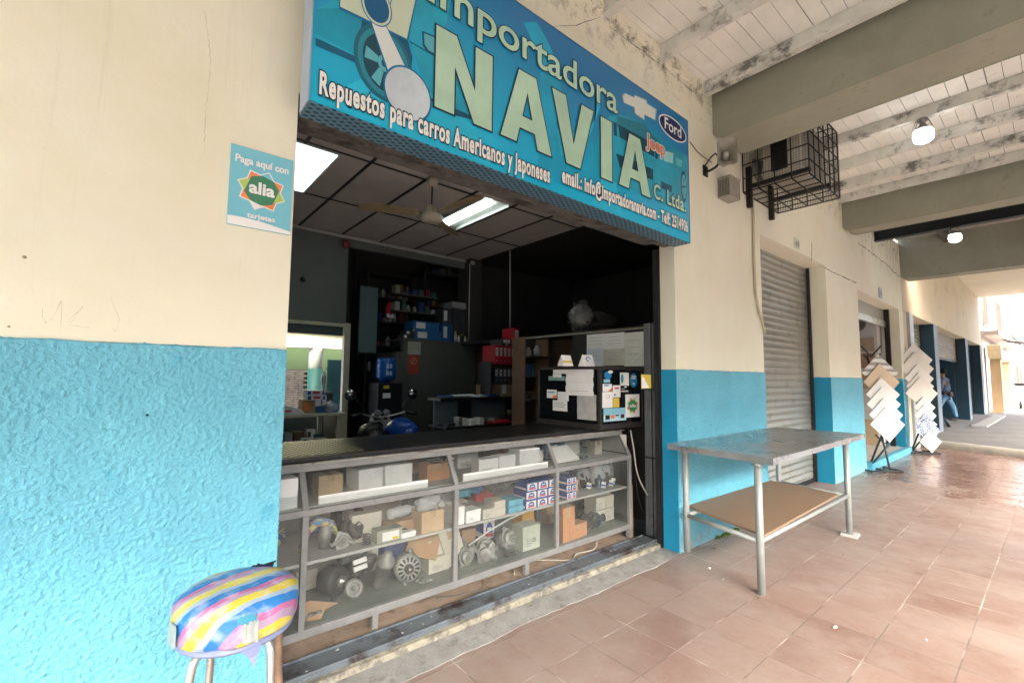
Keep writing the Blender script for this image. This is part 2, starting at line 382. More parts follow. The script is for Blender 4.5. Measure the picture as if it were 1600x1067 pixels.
def foot_grime(m, z0=.02, z1=.22, strength=.75):
    n, l = m.node_tree.nodes, m.node_tree.links; b = n['Principled BSDF']; src_ = b.inputs['Base Color'].links[0].from_socket
    P = n.new('ShaderNodeNewGeometry').outputs['Position']; sp = n.new('ShaderNodeSeparateXYZ'); l.new(P, sp.inputs[0])
    def mr(x, a, b_, c, d): q = n.new('ShaderNodeMapRange'); q.inputs[1].default_value = a; q.inputs[2].default_value = b_; q.inputs[3].default_value = c; q.inputs[4].default_value = d; l.new(x, q.inputs[0]); return q.outputs[0]
    def nz(s, d=9): t = n.new('ShaderNodeTexNoise'); t.inputs['Scale'].default_value = s; t.inputs['Detail'].default_value = d; t.inputs['Roughness'].default_value = .75; l.new(P, t.inputs['Vector']); return t.outputs[0]
    def mul(a, c): q = n.new('ShaderNodeMath'); q.operation = 'MULTIPLY'; l.new(a, q.inputs[0]); l.new(c, q.inputs[1]); return q.outputs[0]
    def mix(f, a, c): k = n.new('ShaderNodeMix'); k.data_type = 'RGBA'; l.new(f, k.inputs[0]); l.new(a, k.inputs[6]); k.inputs[7].default_value = (*c, 1); return k.outputs[2]
    c = mix(mul(mr(nz(9), .42, .58, 0, strength), mr(sp.outputs[2], z1, z0, 0, 1)), src_, (.30, .31, .27))
    c = mix(mr(nz(2.1, 4), .50, .66, 0, .35), c, (.20, .60, .74))       # faded patches
    c = mix(mr(nz(31, 10), .70, .73, 0, .8), c, (.03, .16, .24))          # chips
    c = mix(mr(nz(5.3, 12), .66, .70, 0, .45), c, (.45, .62, .66))        # pale scuffs
    l.new(c, b.inputs['Base Color'])
foot_grime(m_stucco)
wallbox(-9, -3.0, 0, 4.26, m_paint[0])
stucco(-4.1, -3.0, 1.503, m_stucco, 330, 420, .0052)
stucco(-9, -4.103, 1.503, m_stucco, 300, 90, .0052)
wallbox(0, 1.70, 0, 4.26, m_paint[1], .14); wallbox(1.70, 1.76, 0, 4.26, m_paint[1]); stucco(0.0, 1.76, 1.476, m_stucco, 400, 330, .0075)
MB().box(-.006, 0, .0, .138, 0, 1.476).build('painted_reveal', m_reveal_blue, bld)
wallbox(3.944, 5.5, 0, 3.008, m_paint[2]); stucco(3.95, 5.5, 1.440, m_stucco, 260, 220, .008)
MB().box(3.940, 3.944, -.008, .25, 0, 1.440).build('painted_reveal', m_reveal_blue, bld)
wallbox(8.42, 8.78, 0, 3.008, m_paint[2]); stucco(8.43, 8.78, 1.40, m_stucco, 30, 60, .005)
MB().box(8.416, 8.42, -.006, .25, 0, 1.40).build('painted_reveal', m_reveal_blue, bld)
MB().box(-3.0, 0, 0, .3, 2.62, 4.26).build('wall', m_cream, bld)          # above the main opening
MB().box(1.76, 5.5, 0, .3, 3.008, 4.26).build('wall', m_cream, bld)
MB().box(5.5, 8.42, 0, .3, 2.86, 4.26).build('wall', m_cream, bld)
MB().box(8.42, 8.78, 0, .3, 3.008, 4.26).build('wall', m_cream, bld)
# grey concrete lintel and steel roller case just under the sign
m_lintel = M('weathered_lintel', (.13, .125, .115), .8, .35, 8, .5, 30, world_xyz=True, dirt=(.05, .045, .04), dscale=5, dthr=.5)
MB().box(-3.0, 0, .002, .10, 2.53, 2.62).build('lintel', m_lintel, bld, bevel=.008)
MB().box(-3.0, 0, .12, .29, 2.585, 2.62).build('lintel', m_lintel, bld, bevel=.01)
# interior shell
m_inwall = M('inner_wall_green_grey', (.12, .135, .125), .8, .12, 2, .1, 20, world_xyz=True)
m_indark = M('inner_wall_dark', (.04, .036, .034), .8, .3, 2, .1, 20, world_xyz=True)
m_brown = M('brown_board', (.12, .065, .04), .7, .3, 3, .1, 20, world_xyz=True)
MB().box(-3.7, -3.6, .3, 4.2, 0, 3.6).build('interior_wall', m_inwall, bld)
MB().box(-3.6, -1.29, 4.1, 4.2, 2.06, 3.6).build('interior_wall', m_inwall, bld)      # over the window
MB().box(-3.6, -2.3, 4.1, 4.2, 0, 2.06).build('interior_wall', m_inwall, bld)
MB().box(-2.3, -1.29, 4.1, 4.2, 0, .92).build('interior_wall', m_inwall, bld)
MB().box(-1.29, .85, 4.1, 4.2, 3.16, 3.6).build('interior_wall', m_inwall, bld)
m_part = M('partition_paint', (.11, .11, .10), .7, .2, 3, .2, 25, world_xyz=True, dirt=(.24, .24, .22), dscale=9, dthr=.7)
MB().box(-.47, .80, 4.0, 4.12, 0, 1.92).build('partition', m_part, bld, bevel=.006)
MB().box(-.56, -.47, 4.0, 5.2, 0, 1.75).build('partition', m_part, bld)
MB().box(.80, .86, 1.552, 3.99, 0, 1.898).build('interior_wall', m_brown, bld)
MB().box(.62, .86, 3.95, 4.3, 1.97, 3.6).build('interior_wall', m_indark, bld)
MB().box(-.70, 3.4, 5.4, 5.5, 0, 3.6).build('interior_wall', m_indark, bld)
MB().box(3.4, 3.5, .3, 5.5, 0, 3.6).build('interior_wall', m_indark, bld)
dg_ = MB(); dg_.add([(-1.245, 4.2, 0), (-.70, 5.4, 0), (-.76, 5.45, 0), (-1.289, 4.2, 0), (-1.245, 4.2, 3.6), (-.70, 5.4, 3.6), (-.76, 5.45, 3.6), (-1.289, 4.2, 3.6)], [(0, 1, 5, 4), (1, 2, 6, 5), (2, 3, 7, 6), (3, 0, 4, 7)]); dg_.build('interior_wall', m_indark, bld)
MB().box(.505, 3.4, .31, 4.0, 1.90, 1.94).build('loft_floor', m_indark, bld)
MB().box(.51, .57, .31, 1.55, 0, 1.898).build('interior_wall', m_indark, bld)
rl_ = MB(); rl_.box(.498, .5045, .31, 2.6, 1.905, 1.925); rl_.build('shelf_rail', M('rail_pale', (.30, .28, .22), .6, .3, 9, world_xyz=True), bld)
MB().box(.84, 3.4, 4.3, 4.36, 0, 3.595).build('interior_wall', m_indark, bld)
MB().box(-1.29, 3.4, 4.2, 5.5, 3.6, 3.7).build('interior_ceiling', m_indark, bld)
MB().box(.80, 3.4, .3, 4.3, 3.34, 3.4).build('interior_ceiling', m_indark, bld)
# suspended ceiling: panels and black T-bars
m_panel = M('ceiling_panel', (.50, .48, .46), .9, .12, 4, .3, 60, world_xyz=True, dirt=(.22, .18, .14), dscale=2, dthr=.64)
cg = MB()
gx = [-3.6, -3.02, -2.49, -1.94, -1.39, -.85, -.31, .24, .80]; gy = [.3, .70, 1.80, 2.92, 4.09]
for i in range(8):
    for j in range(4): cg.box(gx[i]+.008, gx[i+1]-.008, gy[j]+.008, gy[j+1]-.008, 3.305, 3.318, jit=.0015)
cg.build('ceiling_panels', m_panel, bld)
cb = MB()
for x in gx[1:]: cb.box(x-.013, x+.013, .3, 4.09, 3.296, 3.304)
for y in gy[1:4]: cb.box(-3.6, .80, y-.011, y+.011, 3.297, 3.303)
cb.build('ceiling_grid', m_black, bld)
MB().box(-3.6, .81, 4.065, 4.098, 3.26, 3.296).build('ceiling_trim', M('pale_trim', (.4, .4, .38), .6), bld)
MB().box(-3.7, 3.5, .3, 4.2, 3.75, 3.8).build('roof_slab', m_indark, bld)
# window on the bright side street
m_frame = M('cream_window_frame', (.46, .43, .32), .6, .2, 6, world_xyz=True)
wf = MB(); wf.box(-1.325, -1.245, 4.02, 4.098, .0, 2.10); wf.box(-2.35, -1.327, 4.03, 4.098, 2.045, 2.09)
wf.build('window_frame', m_frame, bld, bevel=.004)
ft = MB()
for i in range(9): ft.box(-1.50+i*.018, -1.488+i*.018, 4.0, 4.03, 0, .93)
ft.box(-1.53, -1.33, 4.032, 4.098, 0, .94); ft.build('ribbed_panel', m_frame, bld)
MB().box(-2.3, -1.33, 4.06, 4.07, 1.93, 2.045).build('window_pane', M('dark_pane', (.02, .045, .045), .2), bld)
# hairline cracks in the render
m_crack = M('crack_dark_line', (.10, .085, .065), .9)
m_pencil = M('faint_pencil', (.50, .44, .33), .9)
def crack(pts, w=.0022, sub=14, amp=.006, seed=0, mat=None):
    random.seed(seed); m = MB(); P = []
    for a, b in zip(pts[:-1], pts[1:]):
        for i in range(sub): t = i/sub; P.append((a[0]+(b[0]-a[0])*t+random.uniform(-amp, amp), a[1]+(b[1]-a[1])*t+random.uniform(-amp, amp)))
    P.append(pts[-1])
    for i in range(len(P)-1):
        a, b = Vector((P[i][0], 0, P[i][1])), Vector((P[i+1][0], 0, P[i+1][1])); d = (b-a); 
        if d.length < 1e-6: continue
        nn = Vector((-d.z, 0, d.x)).normalized()*w*random.uniform(.3, 1)
        m.add([a-nn+Vector((0, -.0012, 0)), b-nn+Vector((0, -.0012, 0)), b+nn+Vector((0, -.0012, 0)), a+nn+Vector((0, -.0012, 0))], [(0, 1, 2, 3)])
    m.build('crack' if mat is None else 'pencil_scribble', mat or m_crack, bld)
def XZ(p): return (p[0], p[2])
crack([XZ((-3.35,0,2.798)), XZ((-3.32,0,2.616)), XZ((-3.327,0,2.431)), XZ((-3.325,0,2.24))], .0008, amp=.003, seed=1, mat=m_pencil)
crack([XZ((-1.477,0,3.724)), XZ((-1.226,0,3.866)), XZ((-0.959,0,4.072))], .003, 5, .004, seed=2)
crack([XZ((-0.854,0,4.051)), XZ((-0.459,0,4.061)), XZ((-0.083,0,4.069)), XZ((0.46,0,4.053))], .004, seed=3)
crack([XZ((3.904,0,2.976)), XZ((4.237,0,2.965)), XZ((5.464,0,2.978))], .008, seed=4)
crack([XZ((3.423,0,3.246)), XZ((3.391,0,2.97))], .009, seed=5, amp=.01)
crack([XZ((5.656,0,3.671)), XZ((7.111,0,3.656)), XZ((8.654,0,3.561))], .010, seed=6, amp=.02)
crack([XZ((-3.346,0,0.475)), XZ((-3.32,0,0.906)), XZ((-3.341,0,1.134))], .0006, amp=.002, seed=7)
# chips, nail holes and scuffs in the plaster
for i, (px, w, h) in enumerate([((-3.767,0,1.759), .010, .018), ((-3.786,0,1.54), .007, .016), ((-3.439,0,1.258), .009, .009)]):
    s_ = MB(); s_.lathe([(.0001, -.002), (w*.4, -.0018), (w*.5, .0)], (px[0], -.001-(.016 if i == 2 else 0), px[2]), (0, -1, 0), 10)
    s_.build('plaster_chip', M('chip', (.42, .34, .24) if i < 2 else (.01, .02, .05), .9), bld)
# pencilled scribbles on the cream wall
sc = [[(68, 475), (66, 492), (72, 505), (80, 500), (85, 475), (96, 520)], [(105, 505), (130, 478), (108, 510), (135, 512), (150, 480)], [(170, 470), (185, 505), (178, 518), (192, 490)]]
SCR = [[(-3.716,0,1.607), (-3.717,0,1.582), (-3.707,0,1.557), (-3.693,0,1.572), (-3.676,0,1.632), (-3.672,0,1.539)], [(-3.659,0,1.561), (-3.624,0,1.621), (-3.654,0,1.555), (-3.605,0,1.55)], [(-3.558,0,1.657), (-3.531,0,1.583), (-3.54,0,1.542), (-3.547,0,1.551)]]
for s_ in SCR: crack([XZ(p) for p in s_], .0007, 4, .0012, seed=9, mat=m_pencil)

# ---------------- arcade roof over the walkway ----------------
roof = T('arcade_roof', 'white painted plank roof on timber joists over the walkway', 'roof')
m_plank = M('white_plank_paint', (.78, .79, .74), .75, .14, 3, .2, 25, world_xyz=True, dirt=(.30, .28, .24), dscale=5, dthr=.63)
m_joist = M('white_joist_paint', (.66, .67, .62), .75, .2, 4, .3, 30, world_xyz=True, dirt=(.17, .165, .15), dscale=4.5, dthr=.52)
random.seed(5)
pk = MB(); y = .05
while y > -4.6:
    w = random.uniform(.10, .135)
    x = -9.0
    while x < 4.9:
        L_ = random.choice([1.48, 2.22, 2.96]); x2 = min(x+L_, 4.9)
        gap = random.choice([.0012, .002, .0035, .0055])
        pk.box(x+.001, x2-.001, y-w+gap, y-gap*.3, 4.222+random.uniform(0, .002), 4.240)
        x = x2
    y -= w
pk.build('planks', m_plank, roof)
MB().box(-9, 4.9, -4.6, .05, 4.25, 4.28).build('roof_deck', m_black, roof)
MB().box(-9, 9.3, -4.78, -4.61, 2.95, 4.5).build('shade_fascia', m_beam, roof)  # unseen fascia, added to keep sky light off the upper wall
for x in [-8.3, -7.56, -6.82, -6.08, -5.34, -4.6, -3.86, -3.12, -2.38, -1.64, -.90, -.16, .585, 1.95, 2.66, 3.40, 4.14, 4.72]:
    j = MB(); n_ = 24; w = .036 if x < 4.7 else .03
    vs = []
    for i in range(n_+1):
        yy = -.002-4.5*i/n_; o1 = .006*noise.noise(Vector((x, yy*1.3, 0))); o2 = .005*noise.noise(Vector((x, yy*1.7, 4)))
        vs += [(x-w+o1, yy, 4.105+o2), (x+w+o1, yy, 4.105+o2), (x+w, yy, 4.22), (x-w, yy, 4.22)]
    fs = [(i*4+a, i*4+(a+1) % 4, (i+1)*4+(a+1) % 4, (i+1)*4+a) for i in range(n_) for a in range(4)]+[(3, 2, 1, 0)]
    j.add(vs, fs); j.build('joist', m_joist, roof)
# plaster infill between the joists on top of the wall
inf = MB()
for a, b in [(-1.6, -.94), (-.86, -.2), (-.12, .545), (1.25, 1.9), (2.0, 2.6), (2.7, 3.36)]:
    inf.box(a, b, -.022, -.001, 4.105, 4.22, jit=.004)
inf.build('plaster_infill', m_cream, roof, bevel=.004)
# metal roof in the last bay
m_zinc = M('galvanised_sheet', (.38, .39, .38), .35, .25, 8, .2, 30, metal=.7, world_xyz=True)
rz = MB(); vs = []; fs = []; xs = [4.9+i*.05 for i in range(84)]
for i, x in enumerate(xs):
    z = 4.34+.022*(1 if i % 4 in (0, 1) else -1)
    vs += [(x, .02, z), (x, -4.6, z)]
fs = [(i*2, i*2+1, i*2+3, i*2+2) for i in range(len(xs)-1)]; rz.add(vs, fs); rz.build('corrugated_sheet', m_zinc, roof)
m_steel = M('black_steel', (.022, .026, .028), .5, .2, 9, metal=.3)
ib = MB(); ib.box(6.72, 6.86, -4.5, -.002, 3.92, 3.935); ib.box(6.775, 6.805, -4.5, -.002, 3.936, 4.12); ib.box(6.72, 6.86, -4.5, -.002, 4.121, 4.135); ib.build('steel_beam', m_steel, roof)
for yy in (-.75, -1.9, -3.1): MB().box(5.2, 8.75, yy-.05, yy+.05, 4.14, 4.30).build('purlin', M('purlin_wood', (.09, .08, .07), .8), roof)
# concrete cross beams with street columns
for k, (x0, x1, zb, lab) in enumerate([(.74, 1.22, 3.72, 'deep olive concrete beam over the horn speaker, nearest the camera'), (4.86, 5.2, 3.70, 'olive concrete beam between the white plank bay and the metal roof bay'), (8.78, 9.12, 3.52, 'farthest olive concrete beam, where the cream soffit begins')]):
    t = T('concrete_beam', lab, 'beam', 'concrete beams across the walkway')
    b = MB()
    n_ = 16
    c_ = [(-.002, zb+.14), (-.012, zb+.06), (-.05, zb+.015), (-.10, zb)]
    prof = [(0, 4.34)]+c_+[(-4.5, zb), (-4.5, 4.34)]
    np_ = len(prof)
    vs = [(x0, y, z) for y, z in prof]+[(x1, y, z) for y, z in prof]
    b.add(vs, [tuple(range(np_)), tuple(range(2*np_-1, np_-1, -1))]+[(i, (i+1) % np_, (i+1) % np_+np_, i+np_) for i in range(np_)])
    b.build('beam_body', m_beam, t, bevel=.012)
    MB().box(x0+.02, x1-.02, -4.48, -4.12, -.16, zb-.003).build('column', m_beam, t, bevel=.02)

# ---------------- roller shutter next door ----------------
m_shut = M('shutter_galvanised', (.40, .40, .36), .42, .14, 2, .1, 30, metal=.55, world_xyz=True, dirt=(.26, .25, .21), dscale=5, dthr=.56)
def roller(name, label, x0, x1, y, z0, z1, mat, pitch=.082, group='roller shutters along the wall'):
    t = T(name, label, 'shutter', group)
    m = MB(); z = z0; vs = []; rows = 0
    while z < z1:
        for dz, dy in ((0, 0), (.006, -.010), (.022, -.004), (.05, .004), (.066, -.002), (.074, -.012), (pitch-.002, -.012)):
            sag = .0
            vs += [(x0, y+dy, z+dz), (x1, y+dy, z+dz)]; rows += 1
        z += pitch
    m.add(vs, [(i*2, i*2+1, i*2+3, i*2+2) for i in range(rows-1)]); m.build('curtain', mat, t)
    MB().box(x0-.0, x0+.035, y-.05, y-.014, z0, z1).build('guide_rail', m_darkmetal, t)
    MB().box(x1-.035, x1-.001, y-.05, y-.014, z0, z1).build('guide_rail', m_darkmetal, t)
    MB().box(x0+.036, x1-.036, y-.03, y+.01, z0-.0, z0+.045).build('bottom_bar', m_darkmetal, t)
    return t
roller('roller_shutter', 'closed grey roller shutter behind the steel table', 1.762, 3.938, .245, 0.0, 3.0, m_shut)

# ---------------- third doorway: tile shop ----------------
m_greyin = M('tile_shop_wall', (.30, .30, .30), .8, .1, 2, world_xyz=True)
ds = T('tile_shop_interior', 'small grey-walled tile showroom seen through the far doorway', 'showroom')
MB().box(5.5, 8.7, 3.2, 3.3, 0, 3.3).build('back_wall', m_greyin, ds); MB().box(5.4, 5.5, .3, 3.3, 0, 3.3).build('side_wall', m_greyin, ds)
MB().box(8.6, 8.7, .3, 3.2, 0, 3.3).build('side_wall', m_greyin, ds); MB().box(5.5, 8.6, .3, 3.2, 3.2, 3.3).build('showroom_ceiling', m_greyin, ds)
MB().box(5.5, 8.6, -.0+.02, 3.2, -.05, .10).build('showroom_floor', M('pale_floor_tile', (.55, .52, .48), .3, .1, 3, world_xyz=True), ds)
MB().box(5.5, 8.43, -.09, .018, 0, .115).build('doorstep', M('blue_step', (.10, .38, .52), .6, .3, 5, .2, 40, world_xyz=True, dirt=(.4, .42, .42), dscale=6), ds, bevel=.01)
t = T('rolled_up_shutter', 'grey roller shutter rolled up at the top of the tile shop doorway', 'shutter')
mm = MB(); mm.lathe([(.12, 0), (.12, 2.88)], (5.52, .36, 2.86), (1, 0, 0), 20); mm.build('roll', m_shut, t)
mm = MB(); mm.box(5.51, 8.41, .235, .25, 2.62, 2.86); mm.build('curtain', m_shut, t); MB().box(5.51, 8.41, .21, .26, 2.50, 2.618).build('bottom_bar', M('bright_steel', (.6, .62, .6), .35, .3, 9, metal=.6, dirt=(.05, .05, .05), dscale=4, dthr=.55), t)
MB().box(8.34, 8.41, .15, .23, .1, 2.86).build('guide_rail', m_black, t)

# ---------------- neighbouring building ----------------
nb = T('neighbour_building', 'cream building with dark navy pilasters farther along the arcade', 'building')
m_nb = M('neighbour_cream', (.66, .56, .40), .7, .12, .7, .2, 10, world_xyz=True, dirt=(.47, .39, .29), dscale=.9, dthr=.56)
m_navy = M('navy_paint', (.010, .035, .055), .4, .2, 2, world_xyz=True)
m_navy_lit = M('navy_lit_front', (.17, .22, .27), .5, .2, 2, world_xyz=True)  # paler copy of the navy: light on the pilaster fronts painted in
MB().box(8.80, 23.2, 0, .3, 2.87, 5.0).build('wall', m_nb, nb)
MB().box(9.125, 23.3, -4.6, -.002, 4.86, 5.02).build('soffit', M('soffit_cream', (.74, .64, .47), .7, .1, .8, world_xyz=True), nb)
MB().box(9.4, 23.3, -4.78, -4.61, 3.0, 5.02).build('shade_fascia', m_nb, nb)  # unseen fascia, added to shade the far pavement from the sun
MB().box(8.81, 9.22, .02, .3, 0, 2.868).build('wall', m_nb, nb)
MB().box(9.24, 9.62, -.03, .03, 0, 2.868).build('door_post', M('grey_post', (.42, .46, .48), .5, .15, 3, world_xyz=True), nb)
for x0, x1 in ((12.3, 12.85), (18.3, 18.85), (22.6, 23.2)):
    MB().box(x0, x1, 0.003, .30, 0, 2.868).build('pilaster', m_navy, nb)
    MB().box(x0+.002, x1-.002, -.006, .001, 0, 2.866).build('pilaster_face', m_navy_lit, nb)
MB().box(9.3, 12.84, .78, .86, 0, 2.868).build('inner_wall', m_navy, nb); MB().box(18.3, 23.2, .78, .86, 0, 2.868).build('inner_wall', m_navy, nb); MB().box(18.22, 18.3, .302, 2.2, 0, 2.868).build('inner_wall', m_navy, nb)
MB().box(12.86, 18.2, .31, 1.83, 2.9, 3.0).build('inner_ceiling', m_navy, nb)
roller('roller_shutter', 'grey roller shutter half hidden by the second tile rack', 9.63, 12.29, .28, .12, 2.86, m_shut)
roller('roller_shutter', 'tan roller shutter half lowered over the man leaning in the doorway', 12.86, 18.28, .25, 2.05, 2.86, M('tan_shutter', (.33, .29, .22), .6, .15, 3, world_xyz=True))
roller('roller_shutter', 'dark shutter between the last two navy pilasters', 18.87, 22.58, .29, .12, 2.86, m_navy)
MB().box(12.86, 18.2, 1.84, 1.9, .12, 2.86).build('turquoise_panel', M('turquoise_paint', (.02, .22, .27), .6, .15, 2, world_xyz=True), nb)
MB().box(12.86, 18.2, 1.83, 1.839, 1.5, 1.53).build('panel_rail', m_navy, nb)
pb = MB(); pb.box(15.2, 22, -.62, -.30, .122, .16, rot=.0); struct(pb.build('pale_slab', M('pale_slab_c', (.30, .30, .29), .8, world_xyz=True)))

# far houses beyond
def house(name, label, x0, x1, y0, y1, h, col, wins, trim=(.30, .13, .11)):
    t = T(name, label, 'house', 'houses at the far end of the street')
    MB().box(x0, x1, y0, y1, .0, h).build('wall', M(name+'_wall', col, .7, .1, 1, world_xyz=True), t)
    mt = M(name+'_trim', trim, .6)
    MB().box(x0-.05, x1+.05, y0-.08, y0-.002, h-.25, h).build('cornice', mt, t)
    for (a, b, z0, z1) in wins:
        f = MB(); f.box(a-.06, a, y0-.06, y0-.002, z0, z1); f.box(b, b+.06, y0-.06, y0-.002, z0, z1); f.box(a, b, y0-.06, y0-.002, z1, z1+.06); f.box(a, b, y0-.09, y0-.002, z0-.06, z0)
        k = int((b-a)/.22)
        for i in range(1, k): f.box(a+(b-a)*i/k-.012, a+(b-a)*i/k+.012, y0-.05, y0-.03, z0, z1)
        w = f.build('window', mt, t)
        MB().box(a, b, y0-.02, y0-.001, z0, z1).build('pane', M('far_pane', (.05, .06, .07), .2), w)
    return t
h1 = house('town_house', 'pink-white two-storey house with red window bars beyond the navy pilasters', 23.6, 37.5, .02, 8, 7.6, (.52, .45, .40), [(24.6, 26.4, 3.9, 5.6), (31, 34, 3.9, 5.6), (26.8, 28.6, 1.0, 2.5), (33.5, 36, .6, 2.6)])
MB().box(23.5, 37.6, -.5, .015, 3.35, 3.5).build('balcony_ledge', M('ledge', (.7, .6, .55), .7), h1)
house('town_house', 'low pale house past the two-storey pink-white house', 38, 47, -.2, 8, 4.4, (.46, .45, .40), [(39, 41, 1, 2.4), (43, 45, .2, 2.3)])
house('town_house', 'light blue house at the very end of the street', 56, 70, -6.0, 6, 4.6, (.20, .36, .50), [(58, 60, 1, 2.4)], (.3, .4, .5))
house('town_house', 'pale grey building closing the view above the dark awning', 72, 90, -9, 5, 9, (.40, .43, .43), [(74, 77, 4, 6)], (.3, .38, .38))
t = T('yellow_gate_pillar', 'yellow painted pillar with a cap just past the last navy pilaster', 'pillar')
b = MB().box(24.3, 24.9, -.45, -.12, .12, 2.35); b.build('shaft', M('yellow_paint', (.42, .30, .17), .7, .1, 2, world_xyz=True), t, bevel=.01)
MB().box(24.2, 25.0, -.5, -.08, 2.352, 2.95).build('cap', M('ochre_cap', (.55, .45, .28), .7, world_xyz=True), t, bevel=.02)
t = T('yellow_gate_pillar', 'second yellow pillar beside the barred ground floor window', 'pillar')
MB().box(27.8, 28.4, -.5, -.12, .12, 2.3).build('shaft', M('yellow_paint_b', (.45, .34, .21), .7, .1, 2, world_xyz=True), t, bevel=.01)
MB().box(27.7, 28.5, -.55, -.08, 2.302, 2.42).build('cap', M('ochre_cap_b', (.6, .5, .33), .7, world_xyz=True), t, bevel=.02)
# awning, bin and leaning post down the street
aw = T('street_awning', 'dark grey fabric awning jutting out over the pavement far down the street', 'awning')
a = MB(); vs = []; n_ = 14
for i in range(n_+1):
    x = 27+1.6*i/n_
    vs += [(x, -.30, 3.45), (x, -.7-.02*math.sin(i*1.3), 3.25-.03*math.sin(i*1.1)), (x, -1.6, 3.12-.04*math.sin(i*.9)), (x, -1.62, 2.90-.03*math.sin(i*1.7))]
a.add(vs, [(i*4+j, i*4+j+1, (i+1)*4+j+1, (i+1)*4+j) for i in range(n_) for j in range(3)], True)
a.build('canopy', M('awning_fabric', (.16, .17, .18), .8, .15, 3), aw)
f = MB(); f.tube([(27, -.26, 3.4), (27, -1.6, 2.9)], .02); f.tube([(28.6, -.26, 3.4), (28.6, -1.6, 2.9)], .02); f.tube([(27, -1.6, 2.9), (28.6, -1.6, 2.9)], .02); f.build('awning_frame', m_darkmetal, aw)
bn = T('wheelie_bin', 'grey wheeled rubbish bin with a dark lid standing on the far pavement', 'bin')
b = MB(); b.add([(30.1, -1.25, .3), (30.7, -1.25, .3), (30.7, -.65, .3), (30.1, -.65, .3), (30.0, -1.4, 1.25), (30.8, -1.4, 1.25), (30.8, -.55, 1.25), (30.0, -.55, 1.25)], [(3, 2, 1, 0), (4, 5, 6, 7), (0, 1, 5, 4), (1, 2, 6, 5), (2, 3, 7, 6), (3, 0, 4, 7)]); b.build('bin_body', M('bin_grey', (.35, .38, .4), .6), bn, bevel=.02)
MB().box(29.95, 30.85, -1.45, -.5, 1.252, 1.36).build('lid', m_darkmetal, bn, bevel=.04)
for yy in (-1.28, -.68): w = MB(); w.lathe([(.17, -.04), (.17, .04)], (30.1, yy, .295), (0, 1, 0), 18); w.build('wheel', m_black, bn, bevel=.01)
# opposite side of the street (only seen in reflections and from the side)
for i, (x0, x1, h, c) in enumerate([(-30, -14, 7, (.6, .55, .42)), (-13.5, 0, 9, (.42, .5, .45)), (.5, 13, 6.5, (.6, .45, .35)), (14, 30, 8, (.55, .55, .5))]):
    t = T('street_block', ['ochre block across the street, farthest left', 'pale green block across the street', 'terracotta block across the street', 'beige block across the street, farthest right'][i], 'building', 'blocks across the street')
    MB().box(x0, x1, -32, -21.5, 0, h).build('wall', M('block_wall', c, .8, .1, 1, world_xyz=True), t)
    for k in range(int((x1-x0)/3)):
        for z in (1.0, 4.0): MB().box(x0+.8+k*3, x0+2.2+k*3, -21.5, -21.44, z, z+1.5).build('window', M('block_pane', (.05, .06, .07), .2), t)
# arcade on the side street seen through the shop window
ar = T('side_street_arcade', 'bright cream and green arcade seen through the shop window', 'building')
m_ac = M('arcade_cream', (.52, .52, .38), .7, .05, 1, world_xyz=True); m_ag = M('arcade_green', (.07, .11, .045), .7, .1, 1, world_xyz=True)
MB().box(-3.5, 1.6, 7.0, 7.3, 1.92, 3.6).build('fascia', m_ac, ar); MB().box(-3.5, 1.6, 6.9, 6.998, 2.23, 2.31).build('fascia_ledge', M('arcade_white', (.85, .87, .78), .6), ar)
MB().box(-3.5, 1.6, 9.2, 9.3, 0, 3.6).build('back_wall', m_ag, ar)
c = MB(); c.lathe([(.125, 1.53), (.125, 1.86), (.16, 1.92)], (-.745, 7.15, 0), (0, 0, 1), 20); c.build('column', M('arcade_col', (.55, .60, .52), .6), ar)
c = MB(); c.lathe([(.13, 0), (.13, 1.528)], (-.745, 7.15, 0), (0, 0, 1), 20); c.build('column_base', M('arcade_col_green', (.008, .06, .045), .6), ar)
c = MB()
for i in range(30):
    for j in range(4): c.box(-1.25+j*.20+(i % 2)*.09, -1.06+j*.20+(i % 2)*.09, 8.9, 8.93, .02+i*.05, .058+i*.05)
c.build('stone_cladding', M('stone_strips', (.24, .20, .165), .8, .5, 12), ar)
MB().box(-1.25, -.40, 8.94, 9.1, 0, 1.53).build('stone_backing', M('stone_joint', (.08, .06, .05), .8), ar)
MB().box(-.40, -.17, 8.94, 9.1, 0, 1.53).build('low_wall', M('arcade_teal', (.01, .05, .05), .5), ar)
MB().box(-.03, .6, 8.6, 8.66, 0, 1.76).build('door', M('arcade_dark_door', (.006, .03, .034), .4), ar)
MB().box(.27, .45, 7.02, 7.3, 0, 1.918).build('corner_post', m_ac, ar)
MB().box(-3.5, 1.6, 5.6, 9.2, -.05, -.01).build('arcade_floor', m_pave, ar)

